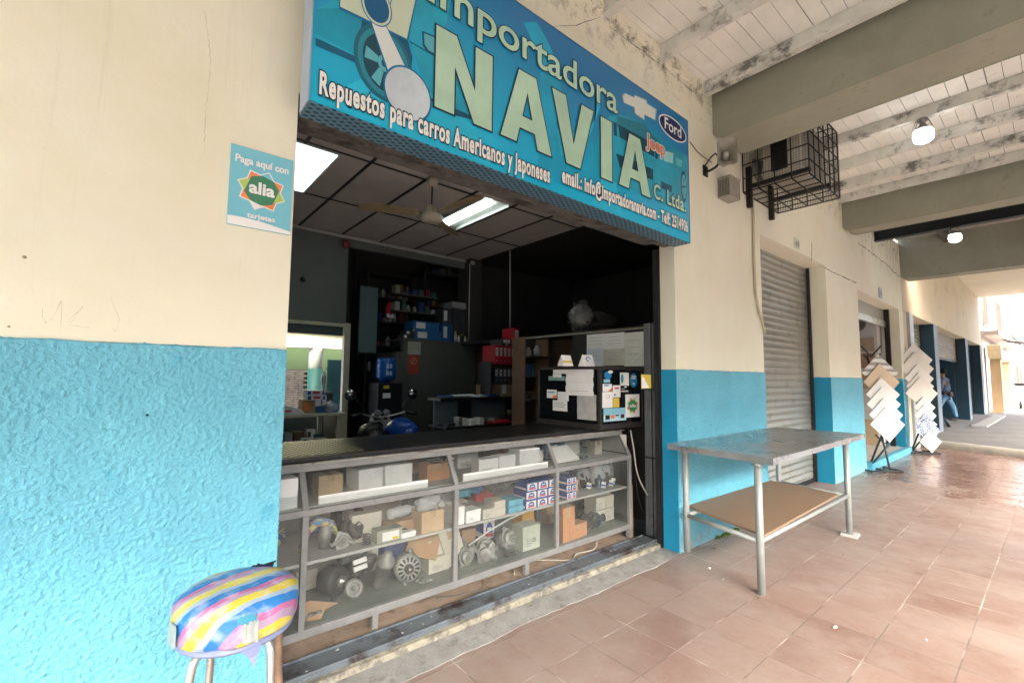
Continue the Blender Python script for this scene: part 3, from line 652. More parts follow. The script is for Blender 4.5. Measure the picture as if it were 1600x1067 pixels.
# ================= SIGN =================
SY = -.2
sg = T('shop_sign', 'big blue shop sign reading Importadora NAVIA over the open shopfront', 'sign')
def flat(name, col, rough=.35, **k): return M(name, col, rough, k.pop('var', .05), 2, **k)
def sign_face_mat():
    m = bpy.data.materials.new('printed_blue_vinyl'); m.use_nodes = True
    n, l = m.node_tree.nodes, m.node_tree.links; b = n['Principled BSDF']
    P = n.new('ShaderNodeNewGeometry').outputs['Position']; sp = n.new('ShaderNodeSeparateXYZ'); l.new(P, sp.inputs[0])
    r = n.new('ShaderNodeValToRGB'); mr_ = n.new('ShaderNodeMapRange'); mr_.inputs[1].default_value = 2.49; mr_.inputs[2].default_value = 3.5
    l.new(sp.outputs[2], mr_.inputs[0])
    t = n.new('ShaderNodeTexNoise'); t.inputs['Scale'].default_value = 1.1; t.inputs['Detail'].default_value = 1; l.new(P, t.inputs['Vector'])
    a = n.new('ShaderNodeMath'); a.operation = 'MULTIPLY_ADD'; l.new(t.outputs[0], a.inputs[0]); a.inputs[1].default_value = .9; a.inputs[2].default_value = -.45
    s = n.new('ShaderNodeMath'); s.operation = 'ADD'; l.new(mr_.outputs[0], s.inputs[0]); l.new(a.outputs[0], s.inputs[1]); l.new(s.outputs[0], r.inputs[0])
    e = r.color_ramp.elements; e[0].color = (.003, .44, .70, 1); e[1].color = (.002, .16, .39, 1); e[0].position = .1; e[1].position = .95
    l.new(r.outputs[0], b.inputs['Base Color']); b.inputs['Roughness'].default_value = .33
    return m
MB().box(-3.01, -.105, SY, -.09, 2.49, 3.50).build('sign_box', sign_face_mat(), sg)
m_edge = flat('sign_edge_blue', (.05, .16, .30))
MB().box(-3.016, -3.0105, SY-.004, -.09, 2.484, 3.506).build('edge_trim', M('sign_edge_pale', (.32, .40, .50), .4), sg)
MB().box(-.1045, -.099, SY-.003, -.06, 2.484, 3.506).build('edge_trim', m_edge, sg)
MB().box(-3.01, -.105, SY-.003, -.09, 3.5005, 3.508).build('edge_trim', m_edge, sg)
for x in (-2.98, -2.0, -1.1, -.2): MB().box(x, x+.04, -.0895, -.002, 2.56, 3.44).build('mounting_bracket', m_darkmetal, sg)
# printed chain pattern on the underside
def chain_mat():
    m = bpy.data.materials.new('printed_chain_pattern'); m.use_nodes = True
    n, l = m.node_tree.nodes, m.node_tree.links; b = n['Principled BSDF']
    P = n.new('ShaderNodeNewGeometry').outputs['Position']
    outs = []
    for ang, sc in ((R(58), 1), (R(-58), 1)):
        mp = n.new('ShaderNodeMapping'); mp.vector_type = 'POINT'; mp.inputs['Rotation'].default_value = (0, 0, ang); l.new(P, mp.inputs[0])
        w = n.new('ShaderNodeTexWave'); w.inputs['Scale'].default_value = 11; w.bands_direction = 'X'; l.new(mp.outputs[0], w.inputs['Vector'])
        g_ = n.new('ShaderNodeMath'); g_.operation = 'GREATER_THAN'; g_.inputs[1].default_value = .62; l.new(w.outputs['Fac'], g_.inputs[0]); outs.append(g_.outputs[0])
    mx = n.new('ShaderNodeMath'); mx.operation = 'MAXIMUM'; l.new(outs[0], mx.inputs[0]); l.new(outs[1], mx.inputs[1])
    k = n.new('ShaderNodeMix'); k.data_type = 'RGBA'; k.inputs[6].default_value = (.004, .035, .075, 1); k.inputs[7].default_value = (.10, .20, .26, 1)
    l.new(mx.outputs[0], k.inputs[0]); l.new(k.outputs[2], b.inputs['Base Color']); b.inputs['Roughness'].default_value = .5
    return m
MB().box(-3.01, -.105, SY+.002, -.06, 2.483, 2.4895).build('underside_panel', chain_mat(), sg)
def art(name, pts, mat, lift, parent=sg):
    m = MB(); m.poly_wall([p for p in pts], SY-lift); return m.build(name, mat, parent)
def ell(c, rx, rz, n=36, rot=0):
    return [(c[0]+rx*math.cos(t)*math.cos(rot)-rz*math.sin(t)*math.sin(rot), c[1]+rx*math.cos(t)*math.sin(rot)+rz*math.sin(t)*math.cos(rot)) for t in [2*math.pi*i/n for i in range(n)]]
def arc(c, r, a0, a1, n=20): return [(c[0]+r*math.cos(R(a0+(a1-a0)*i/n)), c[1]+r*math.sin(R(a0+(a1-a0)*i/n))) for i in range(n+1)]
aq = flat('print_cyan', (.006, .38, .62), var=.3); aq2 = flat('print_light_cyan', (.02, .50, .74), var=.25); tl = flat('print_teal', (.006, .28, .42), var=.35); tl2 = flat('print_dark_teal', (.003, .09, .17), var=.4); tl3 = flat('print_mid_teal', (.012, .36, .53), var=.35); tl4 = flat('print_pale_teal', (.10, .42, .50))
# background swirls
art('printed_swirl', [(-3.005, 2.50)]+[(p[0], p[1]) for p in arc((-2.55, 2.33), .42, 150, 30)]+[(-2.1, 2.50)], aq2, .0008)
art('printed_swirl', arc((-2.0, 3.10), .42, -60, 60)+arc((-2.15, 3.10), .40, 50, -50), aq, .0009)
art('printed_swirl', arc((-1.75, 3.2), .5, -70, 10)+arc((-1.62, 3.3), .42, 0, -90), aq2, .0010)
art('printed_swirl', arc((-1.42, 2.55), .36, 0, 180, 24), aq, .0008)
art('printed_swirl', [(-1.30, 2.50), (-1.12, 2.86), (-.98, 2.50)], aq2, .0012)
art('printed_swirl', [(-2.55, 2.50), (-2.32, 2.75), (-2.1, 2.50)], aq2, .0013)
# printed car, left: door, sill, arch, wheel, nose and headlamp
car = [(-2.999,2.876), (-2.935,2.948), (-2.873,3.075), (-2.5, 3.49), (-2.33, 3.49), (-2.416,3.015), (-2.333,2.939), (-2.24,2.776), (-2.22,2.726), (-2.372,2.706), (-2.496,2.751), (-2.586,2.962), (-2.81,2.936), (-2.826,2.754), (-2.814,2.728), (-2.996,2.748)]
art('printed_car', car, tl3, .0016)
art('printed_car_door', [(-2.999,2.876), (-2.903,2.932), (-2.804,2.933), (-2.831,2.757), (-2.994,2.771)], tl, .0020)
art('printed_car_sill', [(-2.996,2.754), (-2.814,2.753), (-2.808,2.727), (-2.995,2.722)], tl2, .0022)
art('printed_wheel_arch', [(-2.81,2.936), (-2.831,2.737), (-2.79,2.712), (-2.579,2.747), (-2.57,2.876), (-2.599,2.956), (-2.681,2.969)], tl2, .0022)
wc = (-2.705,2.781)
art('printed_tyre', ell(wc, .138, .172, rot=.1), flat('print_tyre', (.01, .13, .20)), .0026)
art('printed_tyre_wall', ell(wc, .120, .152, rot=.1), flat('print_tyre_wall', (.02, .23, .31)), .0029)
art('printed_rim', ell(wc, .098, .128, rot=.1), flat('print_rim', (.006, .06, .10)), .0032)
for i in range(5):
    a = 2*math.pi*i/5+.5; d = (math.cos(a), math.sin(a)); nn = (-d[1], d[0])
    q = lambda r_, w_: (wc[0]+d[0]*r_+nn[0]*w_, wc[1]+1.28*(d[1]*r_+nn[1]*w_))
    art('printed_spoke', [q(.030, .012), q(.030, -.012), q(.088, -.022), q(.088, .022)], tl4, .0035)
art('printed_hub', ell(wc, .030, .038), tl4, .0037); art('printed_hub_cap', ell(wc, .014, .018), tl2, .0038)
art('printed_headlamp', [(-2.524,3.028), (-2.445,3.04), (-2.435,2.94), (-2.491,2.933), (-2.519,2.957)], tl2, .0022)
art('printed_headlamp_lens', [(-2.514,3.021), (-2.452,3.03), (-2.443,2.95), (-2.485,2.949), (-2.509,2.969)], tl4, .0024)
art('printed_bumper_line', [(-2.585,2.947), (-2.449,2.94), (-2.449,2.933), (-2.585,2.94)], tl2, .0024)
art('printed_shade_line', [(-2.512,2.719), (-2.212,2.722), (-2.227,2.703), (-2.371,2.68)], tl2, .0024)
# mechanic emblem: piston block, rod and crank disc
pc = flat('print_cream_green', (.52, .62, .48)); pc2 = flat('print_pale_silver', (.62, .68, .66)); ob = flat('print_outline_blue', (.004, .16, .33))
art('emblem_block_outline', [(-2.911,2.922), (-2.915, 3.49), (-2.50, 3.49), (-2.595,2.939)], ob, .0038)
art('emblem_block', [(-2.906,2.936), (-2.905, 3.49), (-2.505, 3.49), (-2.602,2.948)], pc, .0042)
art('emblem_square_outline', [(-2.8,2.977), (-2.76, 3.47), (-2.605, 3.47), (-2.703,2.978)], ob, .0046)
art('emblem_square', [(-2.797,2.984), (-2.754, 3.462), (-2.611, 3.462), (-2.706,2.983)], pc, .0049)
ec = (-2.749,3.023)
art('emblem_ring', ell(ec, .072, .088), ob, .0052); art('emblem_ring_face', ell(ec, .067, .083), pc, .0055); art('emblem_disc', ell(ec, .058, .072), flat('print_deep_blue', (.002, .10, .24)), .0058)
art('emblem_rod_outline', [(-2.779,2.95), (-2.699,2.956), (-2.564,2.766), (-2.676,2.705)], ob, .0044)
art('emblem_rod', [(-2.773,2.947), (-2.702,2.952), (-2.573,2.762), (-2.667,2.712)], pc2, .0047)
dc = (-2.587,2.688)
art('emblem_tab', [(-2.696,2.693), (-2.654,2.711), (-2.668,2.651)], pc, .0050); art('emblem_tab', [(-2.557,2.76), (-2.528,2.782), (-2.509,2.733), (-2.519,2.729)], pc, .0050); art('emblem_tab', [(-2.509,2.724), (-2.503,2.73), (-2.474,2.685), (-2.505,2.675)], pc, .0050)
art('emblem_disc_outline', ell(dc, .122, .128), ob, .0052); art('emblem_big_disc', ell(dc, .113, .119), M('print_silver_shade', (.55, .64, .70), .35, .3, 3), .0056)
# printed car, right: windscreen, grille, lamp, bumper, wheel
art('printed_car', [(-1.199,3.086), (-1.049,3.197), (-0.766,3.25), (-0.434,3.197), (-0.114,3.199), (-0.128,2.848), (-0.359,2.711), (-0.777,2.723), (-1.235,2.705), (-1.272,2.886)], tl3, .0016)
art('printed_windscreen', [(-1.028,3.187), (-0.727,3.245), (-0.522,3.181), (-0.769,3.129), (-1.05,3.106)], flat('print_glass_teal', (.012, .19, .28)), .0020)
m_grille = flat('print_grille', (.004, .06, .10))
art('printed_grille', [(-1.022,3.13), (-0.591,3.142), (-0.593,3.038), (-1.009,3.044)], m_grille, .0022)
art('printed_grille_edge', [(-1.078,3.132), (-1.043,3.131), (-1.037,3.038), (-1.072,3.035)], tl2, .0022)
art('printed_grille_edge', [(-0.574,3.143), (-0.523,3.146), (-0.551,3.032), (-0.585,3.036)], tl2, .0022)
art('printed_lower_grille', [(-1.053,2.916), (-0.612,2.939), (-0.614,2.855), (-1.012,2.83)], m_grille, .0022)
art('printed_lamp', [(-0.48,3.13), (-0.327,3.156), (-0.339,3.069), (-0.465,3.049)], flat('print_lamp', (.28, .58, .62)), .0024)
art('printed_lamp', [(-0.29,3.136), (-0.195,3.135), (-0.217,3.076), (-0.292,3.073)], tl4, .0024)
art('printed_fog_lamp', [(-0.513,2.88), (-0.354,2.885), (-0.365,2.831), (-0.506,2.827)], tl2, .0024)
art('printed_wheel', ell((-0.184,2.928), .045, .13), tl2, .0026); art('printed_wheel_rim', ell((-0.179,2.929), .034, .10), tl4, .0029)
for i in range(6):
    c_ = (-0.179,2.929); a = math.pi*i/3; art('printed_spoke', [(c_[0], c_[1]+.006), (c_[0]+.03*math.cos(a), c_[1]+.09*math.sin(a)), (c_[0]+.03*math.cos(a+.25), c_[1]+.09*math.sin(a+.25)), (c_[0], c_[1]-.006)], tl2, .0031)
# lettering
ink = flat('print_dark_ink', (.004, .03, .06)); mint = M('print_mint', (.44, .66, .50), .35, .2, 2.5); white = flat('print_white', (.80, .82, .78))
def st(body, x0, x1, z0, z1, mat, off, outl, ooff, sp=1, name='lettering'): return text(body, (0, SY-.006, 0), (1, 0, 0), (0, 0, 1), x0, x1, z0, z1, mat, sg, off, outl, ooff, name, sp)
st('Importadora', -2.50, -1.035, 3.135, 3.375, mint, .012, ink, .035)
def big(ch, x0, x1, z0, z1):
    SH = {'N': [[(0, 0), (0, 1), (.34, 1), (.68, .42), (.68, 1), (1, 1), (1, 0), (.67, 0), (.32, .60), (.32, 0)]],
          'A': [[(0, 0), (.29, 0), (.35, .21), (.5, .21), (.5, .38), (.40, .38), (.5, .74), (.5, 1), (.33, 1)], [(1, 0), (.67, 1), (.5, 1), (.5, .74), (.60, .38), (.5, .38), (.5, .21), (.65, .21), (.71, 0)]],
          'V': [[(0, 1), (.31, 1), (.5, .32), (.70, 1), (1, 1), (.66, 0), (.33, 0)]], 'I': [[(0, 0), (0, 1), (1, 1), (1, 0)]]}[ch]
    OUT = {'A': [[(0, 0), (.29, 0), (.35, .21), (.65, .21), (.71, 0), (1, 0), (.67, 1), (.33, 1)], [(.40, .38), (.60, .38), (.5, .74)]]}.get(ch, SH)
    f = lambda p: (x0+(x1-x0)*p[0], z0+(z1-z0)*p[1])
    o = MB(); k_ = 0
    for poly in OUT:
        P = [f(p) for p in poly]
        for i in range(len(P)):
            a, b = Vector((P[i][0], 0, P[i][1])), Vector((P[(i+1) % len(P)][0], 0, P[(i+1) % len(P)][1])); d = (b-a).normalized()*.0085; n_ = Vector((-d.z, 0, d.x)); y_ = Vector((0, SY-.0052-.0001*(k_ % 5), 0)); k_ += 1
            o.add([a-d-n_+y_, b+d-n_+y_, b+d+n_+y_, a-d+n_+y_], [(0, 1, 2, 3)])
    o.build('big_letter_outline', ink, sg)
    m = MB()
    for poly in SH: m.poly_wall([f(p) for p in poly], SY-.0066)
    m.build('big_letter', mint, sg)
for ch, x0_, x1_, z0_, z1_ in (('N', -2.45, -2.108, 2.684, 3.096), ('A', -2.048, -1.668, 2.690, 3.112), ('V', -1.663, -1.289, 2.694, 3.116), ('I', -1.215, -1.10, 2.700, 3.112), ('A', -1.027, -.655, 2.708, 3.108)): big(ch, x0_, x1_, z0_, z1_)
st('C. Ltda.', -.615, -.165, 2.718, 2.835, mint, .025, ink, .07, 1.1)
st('Repuestos para carros Americanos y Japoneses', -2.975, -1.68, 2.494, 2.624, white, .036, ink, .088, 1.12)
st('email.: info@importadoranavia.com - Telf: 2514906', -1.58, -.142, 2.530, 2.662, white, .043, ink, .092, 1.12)
st('Dodge', -2.72, -2.52, 3.36, 3.47, pc2, .02, ink, .06)
# badge emblems
def quadp(a, b, c, d): return [a, b, c, d]
bt = [(-0.968,3.354), (-0.938,3.385), (-0.833,3.396), (-0.833,3.415), (-0.69,3.435), (-0.683,3.414), (-0.567,3.416), (-0.586,3.333), (-0.717,3.322), (-0.718,3.283), (-0.828,3.288), (-0.834,3.329), (-0.954,3.313)]
c0 = (sum(p[0] for p in bt)/len(bt), sum(p[1] for p in bt)/len(bt))
art('badge_outline', [(c0[0]+(p[0]-c0[0])*1.08, c0[1]+(p[1]-c0[1])*1.14) for p in bt], flat('print_grey_silver', (.25, .42, .45)), .0026); art('badge_cross', bt, flat('print_light_silver', (.62, .66, .60)), .0030)
oc = (-0.329,3.353)
art('badge_oval_rim', ell(oc, .200, .088, rot=-.02), white, .0030); art('badge_oval', ell(oc, .188, .078, rot=-.02), flat('print_navy', (.003, .02, .10)), .0034)
st('Ford', oc[0]-.125, oc[0]+.115, oc[1]-.043, oc[1]+.052, white, .012, None, 0)
text('Jeep', (0, SY-.003, 0), (1, 0, 0), (0, 0, 1), -.700, -.450, 3.055, 3.19, M('print_salmon', (.62, .22, .15), .4, .05), sg, .03, pc2, .075)

# ================= things on the wall =================
ps = T('payment_poster', 'light blue poster reading Paga aqui con alia tarjetas on the cream wall', 'poster')
px0, px1, pz0, pz1 = -3.238, -3.009, 1.986, 2.309
skyb = M('poster_blue', (.20, .56, .68), .5, .06, 3); pw = flat('poster_white', (.85, .87, .86), .5)
b = MB().box(px0, px1, -.006, -.002, pz0, pz1, jit=.0006); b.build('sheet', skyb, ps)
def part(name, pts, mat, y, parent=ps): m = MB(); m.poly_wall(pts, y); return m.build(name, mat, parent)
part('white_wave', [(px0+.001, pz0+.001), (px1-.001, pz0+.001), (px1-.001, pz0+.014)]+[(px1-.001-(.227)*t, pz0+.014+.022*math.sin(math.pi*t*.62)) for t in [i/12 for i in range(1, 13)]], pw, -.0075)
def T3(body, x0, x1, z0, z1, mat, par, y=-.0085, off=.02, **k): return text(body, (0, y, 0), (1, 0, 0), (0, 0, 1), x0, x1, z0, z1, mat, par, off, **k)
T3('Paga aquí con', px0+.016, px1-.018, 2.232, 2.272, pw, ps, off=.03); T3('tarjetas', px0+.066, px1-.060, 2.018, 2.046, pw, ps, off=.03)
cx, cz = (px0+px1)/2+.001, 2.146
def star4(r, a0, k=1): return [(cx+r*math.cos(R(a0+90*i)), cz+r*math.sin(R(a0+90*i))*k) for i in range(4)]
sqa = star4(.086, 75, .95); sqb = star4(.086, 30, .95)
part('star_outline', [(cx+(p[0]-cx)*1.07, cz+(p[1]-cz)*1.07) for p in sqa], pw, -.0076); part('star_outline', [(cx+(p[0]-cx)*1.07, cz+(p[1]-cz)*1.07) for p in sqb], pw, -.0078)
part('star_orange', sqb, flat('poster_orange', (.85, .28, .12), .5), -.0082); 
g1 = flat('poster_lime', (.45, .62, .16), .5)
part('star_lime', [sqa[0], ((sqa[0][0]*.7+sqa[1][0]*.3), (sqa[0][1]*.7+sqa[1][1]*.3)), (cx, cz), ((sqa[0][0]*.7+sqa[3][0]*.3), (sqa[0][1]*.7+sqa[3][1]*.3))], skyb, -.0084)
part('star_lime', [sqa[1], ((sqa[1][0]*.7+sqa[2][0]*.3), (sqa[1][1]*.7+sqa[2][1]*.3)), (cx, cz), ((sqa[1][0]*.7+sqa[0][0]*.3), (sqa[1][1]*.7+sqa[0][1]*.3))], g1, -.0085)
part('star_lime', [sqa[3], ((sqa[3][0]*.7+sqa[2][0]*.3), (sqa[3][1]*.7+sqa[2][1]*.3)), (cx, cz), ((sqa[3][0]*.7+sqa[0][0]*.3), (sqa[3][1]*.7+sqa[0][1]*.3))], g1, -.0086)
part('star_centre', [(cx+.066*math.cos(R(a)), cz+.062*math.sin(R(a))) for a in (15, 52, 90, 128, 195, 232, 270, 308)], flat('poster_green', (.06, .24, .14), .5), -.0089)
T3('alia', cx-.047, cx+.047, cz-.020, cz+.032, pw, ps, y=-.0095, off=.035)

def plate(label, c, w, h, txt, bg, ink_, grp):
    t = T('number_plate', label, 'number plate', grp)
    MB().box(c[0]-w/2, c[0]+w/2, -.012, -.002, c[2]-h/2, c[2]+h/2).build('plate', bg, t, bevel=.003)
    text(txt, (0, -.012, 0), (1, 0, 0), (0, 0, 1), c[0]-w*.36, c[0]+w*.36, c[2]-h*.26, c[2]+h*.22, ink_, t, .03, name='number')
plate('small white plate with green numbers over the closed roller shutter', (2.855,0,3.108), .17, .13, '613', flat('plate_white', (.62, .66, .55)), flat('plate_green', (.10, .22, .12)), 'house number plates')
plate('small blue-grey plate over the tile shop doorway', (6.974,0,3), .22, .19, '615', flat('plate_grey', (.42, .46, .55)), flat('plate_ink', (.16, .20, .34)), 'house number plates')

# horn loudspeaker
hn = T('horn_speaker', 'grey rectangular horn loudspeaker on a bracket under the first concrete beam', 'loudspeaker')
hc = Vector((.62, -.17, 3.44))
m_horn = M('horn_grey', (.30, .29, .24), .5, .15, 9); 
def rr(w, h, r, k=5):
    P = []
    for cx_, cz_, a in ((w-r, h-r, 0), (-w+r, h-r, 90), (-w+r, -h+r, 180), (w-r, -h+r, 270)):
        for i in range(k+1): t = R(a+90*i/k); P.append((cx_+r*math.cos(t), cz_+r*math.sin(t)))
    return P
hd = Matrix.Rotation(R(-58), 3, 'Z')     # faces out and towards the camera
h = MB(); rings = [(-.0, .080, .125, .035), (.006, .084, .129, .036), (.012, .076, .120, .03), (.05, .055, .085, .03), (.10, .036, .05, .025), (.135, .026, .03, .02)]
vs = []
for d, w, hh, r_ in rings:
    for a, c_ in rr(w, hh, min(r_, w*.9, hh*.9)): vs.append(hc+hd@Vector((a, d-.13, c_)))
k = len(rr(.1, .1, .02)); fs = [(i*k+j, i*k+(j+1) % k, (i+1)*k+(j+1) % k, (i+1)*k+j) for i in range(len(rings)-1) for j in range(k)]
h.add(vs, fs, True); h.build('bell', m_horn, hn)
h = MB(); h.lathe([(.0, 0), (.018, .004), (.026, .02), (.03, .06), (.03, .12)], hc+hd@Vector((0, -.09, 0)), hd@Vector((0, 1, 0)), 18); h.build('throat', M('horn_pale', (.5, .5, .42), .5), hn)
h = MB(); h.lathe([(.030, 0), (.052, .01), (.055, .07), (.045, .10), (.001, .102)], hc+hd@Vector((0, .0, 0)), hd@Vector((0, 1, 0)), 20); h.build('driver', m_horn, hn)
h = MB(); h.tube([(.56, -.002, 3.34), (.56, -.05, 3.34), (.58, -.09, 3.36), (.60, -.13, 3.40)], .012); h.tube([(.54, -.003, 3.38), (.53, -.08, 3.45), (.57, -.10, 3.49), (.62, -.11, 3.47)], .007); h.box(.52, .60, -.012, -.002, 3.30, 3.40); h.build('bracket', m_darkmetal, hn)
# metal box with grille
jb = T('metal_wall_box', 'small dusty grey metal box under the horn loudspeaker', 'junction box')
q = (1.063,0,3.289)
MB().box(.80, 1.02, -.125, -.002, 3.15, 3.34).build('case', M('box_grey', (.33, .32, .27), .6, .2, 12, metal=.2, dirt=(.17, .15, .12), dscale=12, dthr=.55), jb, bevel=.006)
b = MB()
for i in range(7):
    for j in range(10): b.box(.7965, .7995, -.115+i*.015, -.106+i*.015, 3.165+j*.016, 3.174+j*.016)
b.build('grille', M('grille_dark', (.08, .07, .06), .6), jb)
MB().box(.794, 1.026, -.132, -.001, 3.341, 3.352).build('lid', M('box_lid', (.36, .35, .30), .6), jb, bevel=.003)
# cables
m_cable = M('grey_cable', (.14, .13, .11), .7); m_cream_cable = M('cream_conduit', (.50, .44, .30), .6, .2, 6)
c = MB(); c.tube([(0.282,-0.01,3.537), (0.378,-0.03,3.466), (0.53,-0.012,3.473), (0.641,-0.03,3.452)], .004, 6); tag(c.build('speaker_cable', m_cable), 'thin sagging cable from the sign corner to the horn loudspeaker', 'cable')
c = MB(); c.tube([(1.522,-0.03,3.405), (1.571,-0.015,3.139), (1.555,-0.015,2.716), (1.559,-0.015,2.336), (1.631,-0.018,2.117), (1.715,-0.02,2.007), (1.747,-0.03,1.891)], .013, 8); tag(c.build('conduit', m_cream_cable), 'cream conduit hanging from the caged air conditioner beside the shutter', 'conduit')

# caged air conditioner
cg_ = T('security_cage', 'black steel bar and wire cage bolted round the air conditioner', 'cage')
x0, x1, y0, y1, z0, z1 = 1.36, 2.28, -.62, -.01, 3.36, 4.09
m_bar = M('cage_black', (.014, .013, .012), .5, .3, 9)
b = MB()
def seg(a, c_, r=.0065): b.tube([a, c_], r, 6)
nx, ny, nz_ = 6, 4, 5
for j in range(nz_+1):
    z = z0+(z1-z0)*j/nz_
    seg((x0, y0, z), (x1, y0, z)); seg((x0, y0, z), (x0, y1, z)); seg((x1, y0, z), (x1, y1, z))
for i in range(nx+1):
    x = x0+(x1-x0)*i/nx; seg((x, y0, z0), (x, y0, z1)); seg((x, y0, z0), (x, y1, z0)); seg((x, y0, z1), (x, y1, z1))
for i in range(1, ny+1):
    y = y0+(y1-y0)*i/ny; seg((x0, y, z0), (x0, y, z1)); seg((x1, y, z0), (x1, y, z1)); seg((x0, y, z0), (x1, y, z0))
b.build('bars', m_bar, cg_)
b = MB()
for i in range(36):
    x = x0+(x1-x0)*i/35; b.tube([(x, y0-.01, z0-.01), (x, y0-.01, z1)], .0012, 3); b.tube([(x, y0-.01, z0-.01), (x, y1, z0-.01)], .0012, 3)
for i in range(25):
    y = y0+(y1-y0)*i/24
    for xx in (x0-.01, x1+.012): b.tube([(xx, y, z0), (xx, y, z1)], .0012, 3)
    b.tube([(x0, y, z0-.01), (x1, y, z0-.01)], .0012, 3)
for i in range(28):
    z = z0+(z1-z0)*i/27
    for xx in (x0-.01, x1+.012): b.tube([(xx, y0, z), (xx, y1, z)], .0012, 3)
    b.tube([(x0, y0-.01, z), (x1, y0-.01, z)], .0012, 3)
b.build('wire_mesh', m_bar, cg_)
for xx in (1.44, 2.02): b = MB(); b.box(xx, xx+.045, -.05, -.003, 3.22, 3.66); b.box(xx, xx+.045, -.60, -.0485, 3.425, 3.462); b.build('mounting_bracket', m_bar, cg_)
ac = T('air_conditioner', 'off-white air conditioner unit inside the black cage', 'air conditioner')
m_acw = M('ac_casing', (.50, .48, .40), .55, .12, 6, dirt=(.28, .26, .21), dscale=8)
MB().box(1.47, 2.16, -.52, -.17, 3.465, 4.02).build('casing', m_acw, ac, bevel=.012)
b = MB()
b.box(1.462, 1.4695, -.40, -.25, 3.53, 3.97)
for i in range(20): b.box(1.457, 1.4615, -.395, -.255, 3.545+i*.021, 3.551+i*.021)
b.build('side_grille', m_black, ac)
b = MB()
for i in range(22): b.box(1.52+i*.028, 1.532+i*.028, -.528, -.5205, 3.52, 3.96)
b.build('front_grille', M('ac_grille', (.38, .37, .32), .6), ac)
b = MB()
for k_ in range(3): b.tube([(1.52+.05*k_, -.06-.02*k_, 3.75), (1.51+.05*k_, -.07, 3.60), (1.55+.04*k_, -.10, 3.50), (1.65, -.15, 3.49+.015*k_)], .02, 8)
b.build('insulated_pipe', M('pipe_wrap', (.30, .30, .29), .4, .3, 20, metal=.3), ac)
# second black bundle behind (the shaded pipe cover)
# street lamps under the roof
m_bulb = M('lamp_glass_lit', (1, 1, .97), .3, 0, emit=2)
def ceiling_lamp(label, x, y, z, s=1):
    t = T('ceiling_lamp', label, 'lamp', 'lit lamps under the arcade roof')
    b = MB(); b.lathe([(.012*s, 0), (.05*s, .0-.004), (.055*s, -.02), (.03*s, -.03), (.028*s, -.07*s), (.045*s, -.085*s), (.06*s, -.11*s), (.085*s, -.135*s), (.001, -.136*s)][::-1], (x, y, z), (0, 0, 1), 20); b.build('lamp_cap', M('lamp_cap_grey', (.22, .22, .2), .5, .1), t)
    b = MB(); b.lathe([(.001, -.285*s), (.05*s, -.280*s), (.088*s, -.255*s), (.098*s, -.20*s), (.088*s, -.137*s), (.001, -.1365*s)], (x, y, z), (0, 0, 1), 24); b.build('bulb', m_bulb, t)
    b = MB()
    for k_ in range(6):
        a = k_*math.pi/3; b.tube([(x+.062*s*math.cos(a), y+.062*s*math.sin(a), z-.02*s), (x+.105*s*math.cos(a), y+.105*s*math.sin(a), z-.13*s), (x+.104*s*math.cos(a), y+.104*s*math.sin(a), z-.16*s)], .004*s, 5)
    b.build('wire_guard', M('guard', (.3, .3, .28), .5, metal=.5), t)
ceiling_lamp('lit bulb in a wire guard hanging from a white joist', 2.66, -1.27, 4.10, .88)
ceiling_lamp('lit bulb hanging from the black steel beam in the metal roof bay', 6.79, -1.05, 3.92, .85)

# ================= steel table =================
tb = T('steel_table', 'battered stainless steel table with a plywood shelf, standing outside against the wall', 'table')
m_ss = M('worn_stainless', (.42, .45, .46), .28, .3, 3, .1, 40, metal=.75, dirt=(.52, .45, .36), dscale=3.5, dthr=.56)
m_gal = M('galvanised_pipe', (.34, .37, .36), .5, .15, 12, .05, 60, metal=.35, dirt=(.36, .33, .28), dscale=18, dthr=.62)
TX0, TX1, TY0, TY1, TZ = -.43, 1.86, -.945, -.115, .90
def tilt_tab(m):    # the table stands a little askew to the wall
    Rm = Matrix.Rotation(R(1.2), 3, 'Z'); c_ = Vector((-.43, -.945, 0))
    m.v = [tuple(c_+Rm@(Vector(v)-c_)) for v in m.v]; return m
CN = [Vector((-0.264,-0.827,0.89)), Vector((1.968,-0.808,0.89)), Vector((1.95, -.03, .89)), Vector((-.20, -.03, .89))]
b = MB(); n1, n2 = 34, 14; vs = []
for j in range(n2+1):
    for i in range(n1+1):
        p = CN[0].lerp(CN[1], i/n1).lerp(CN[3].lerp(CN[2], i/n1), j/n2); vs.append((p.x, p.y, p.z+.005*noise.noise(Vector((p.x*2.3, p.y*3, 0)))+.002*noise.noise(Vector((p.x*9, p.y*9, 3)))))
b.add(vs, [(j*(n1+1)+i, j*(n1+1)+i+1, (j+1)*(n1+1)+i+1, (j+1)*(n1+1)+i) for j in range(n2) for i in range(n1)], True)
for k_ in range(4):
    A_, B_ = CN[k_], CN[(k_+1) % 4]; d = (B_-A_).normalized(); o_ = Vector((d.y, -d.x, 0))*.0025; nn = 24; v_ = []
    for i in range(nn+1):
        p = A_.lerp(B_, i/nn); dz = .005*noise.noise(Vector((p.x*2.3, p.y*3, 0))); dt = .002*noise.noise(Vector((p.x*7, p.y*7, 8)))
        v_ += [p+o_+Vector((0, 0, .001+dz)), p+o_*(1.2+dt*90)+Vector((0, 0, -.040+dt)), p-o_*2+Vector((0, 0, -.042+dt))]
    b.add(v_, [(i*3+j, (i+1)*3+j, (i+1)*3+j+1, i*3+j+1) for i in range(nn) for j in range(2)])
b.build('tabletop', m_ss, tb)
b = MB()
for u_ in (.25, .5, .75): p, q = CN[0].lerp(CN[1], u_), CN[3].lerp(CN[2], u_); b.box(p.x, p.x+.03, p.y+.01, q.y-.01, .852, .878)
b.build('underframe', m_darkmetal, tb)
TZ = .878
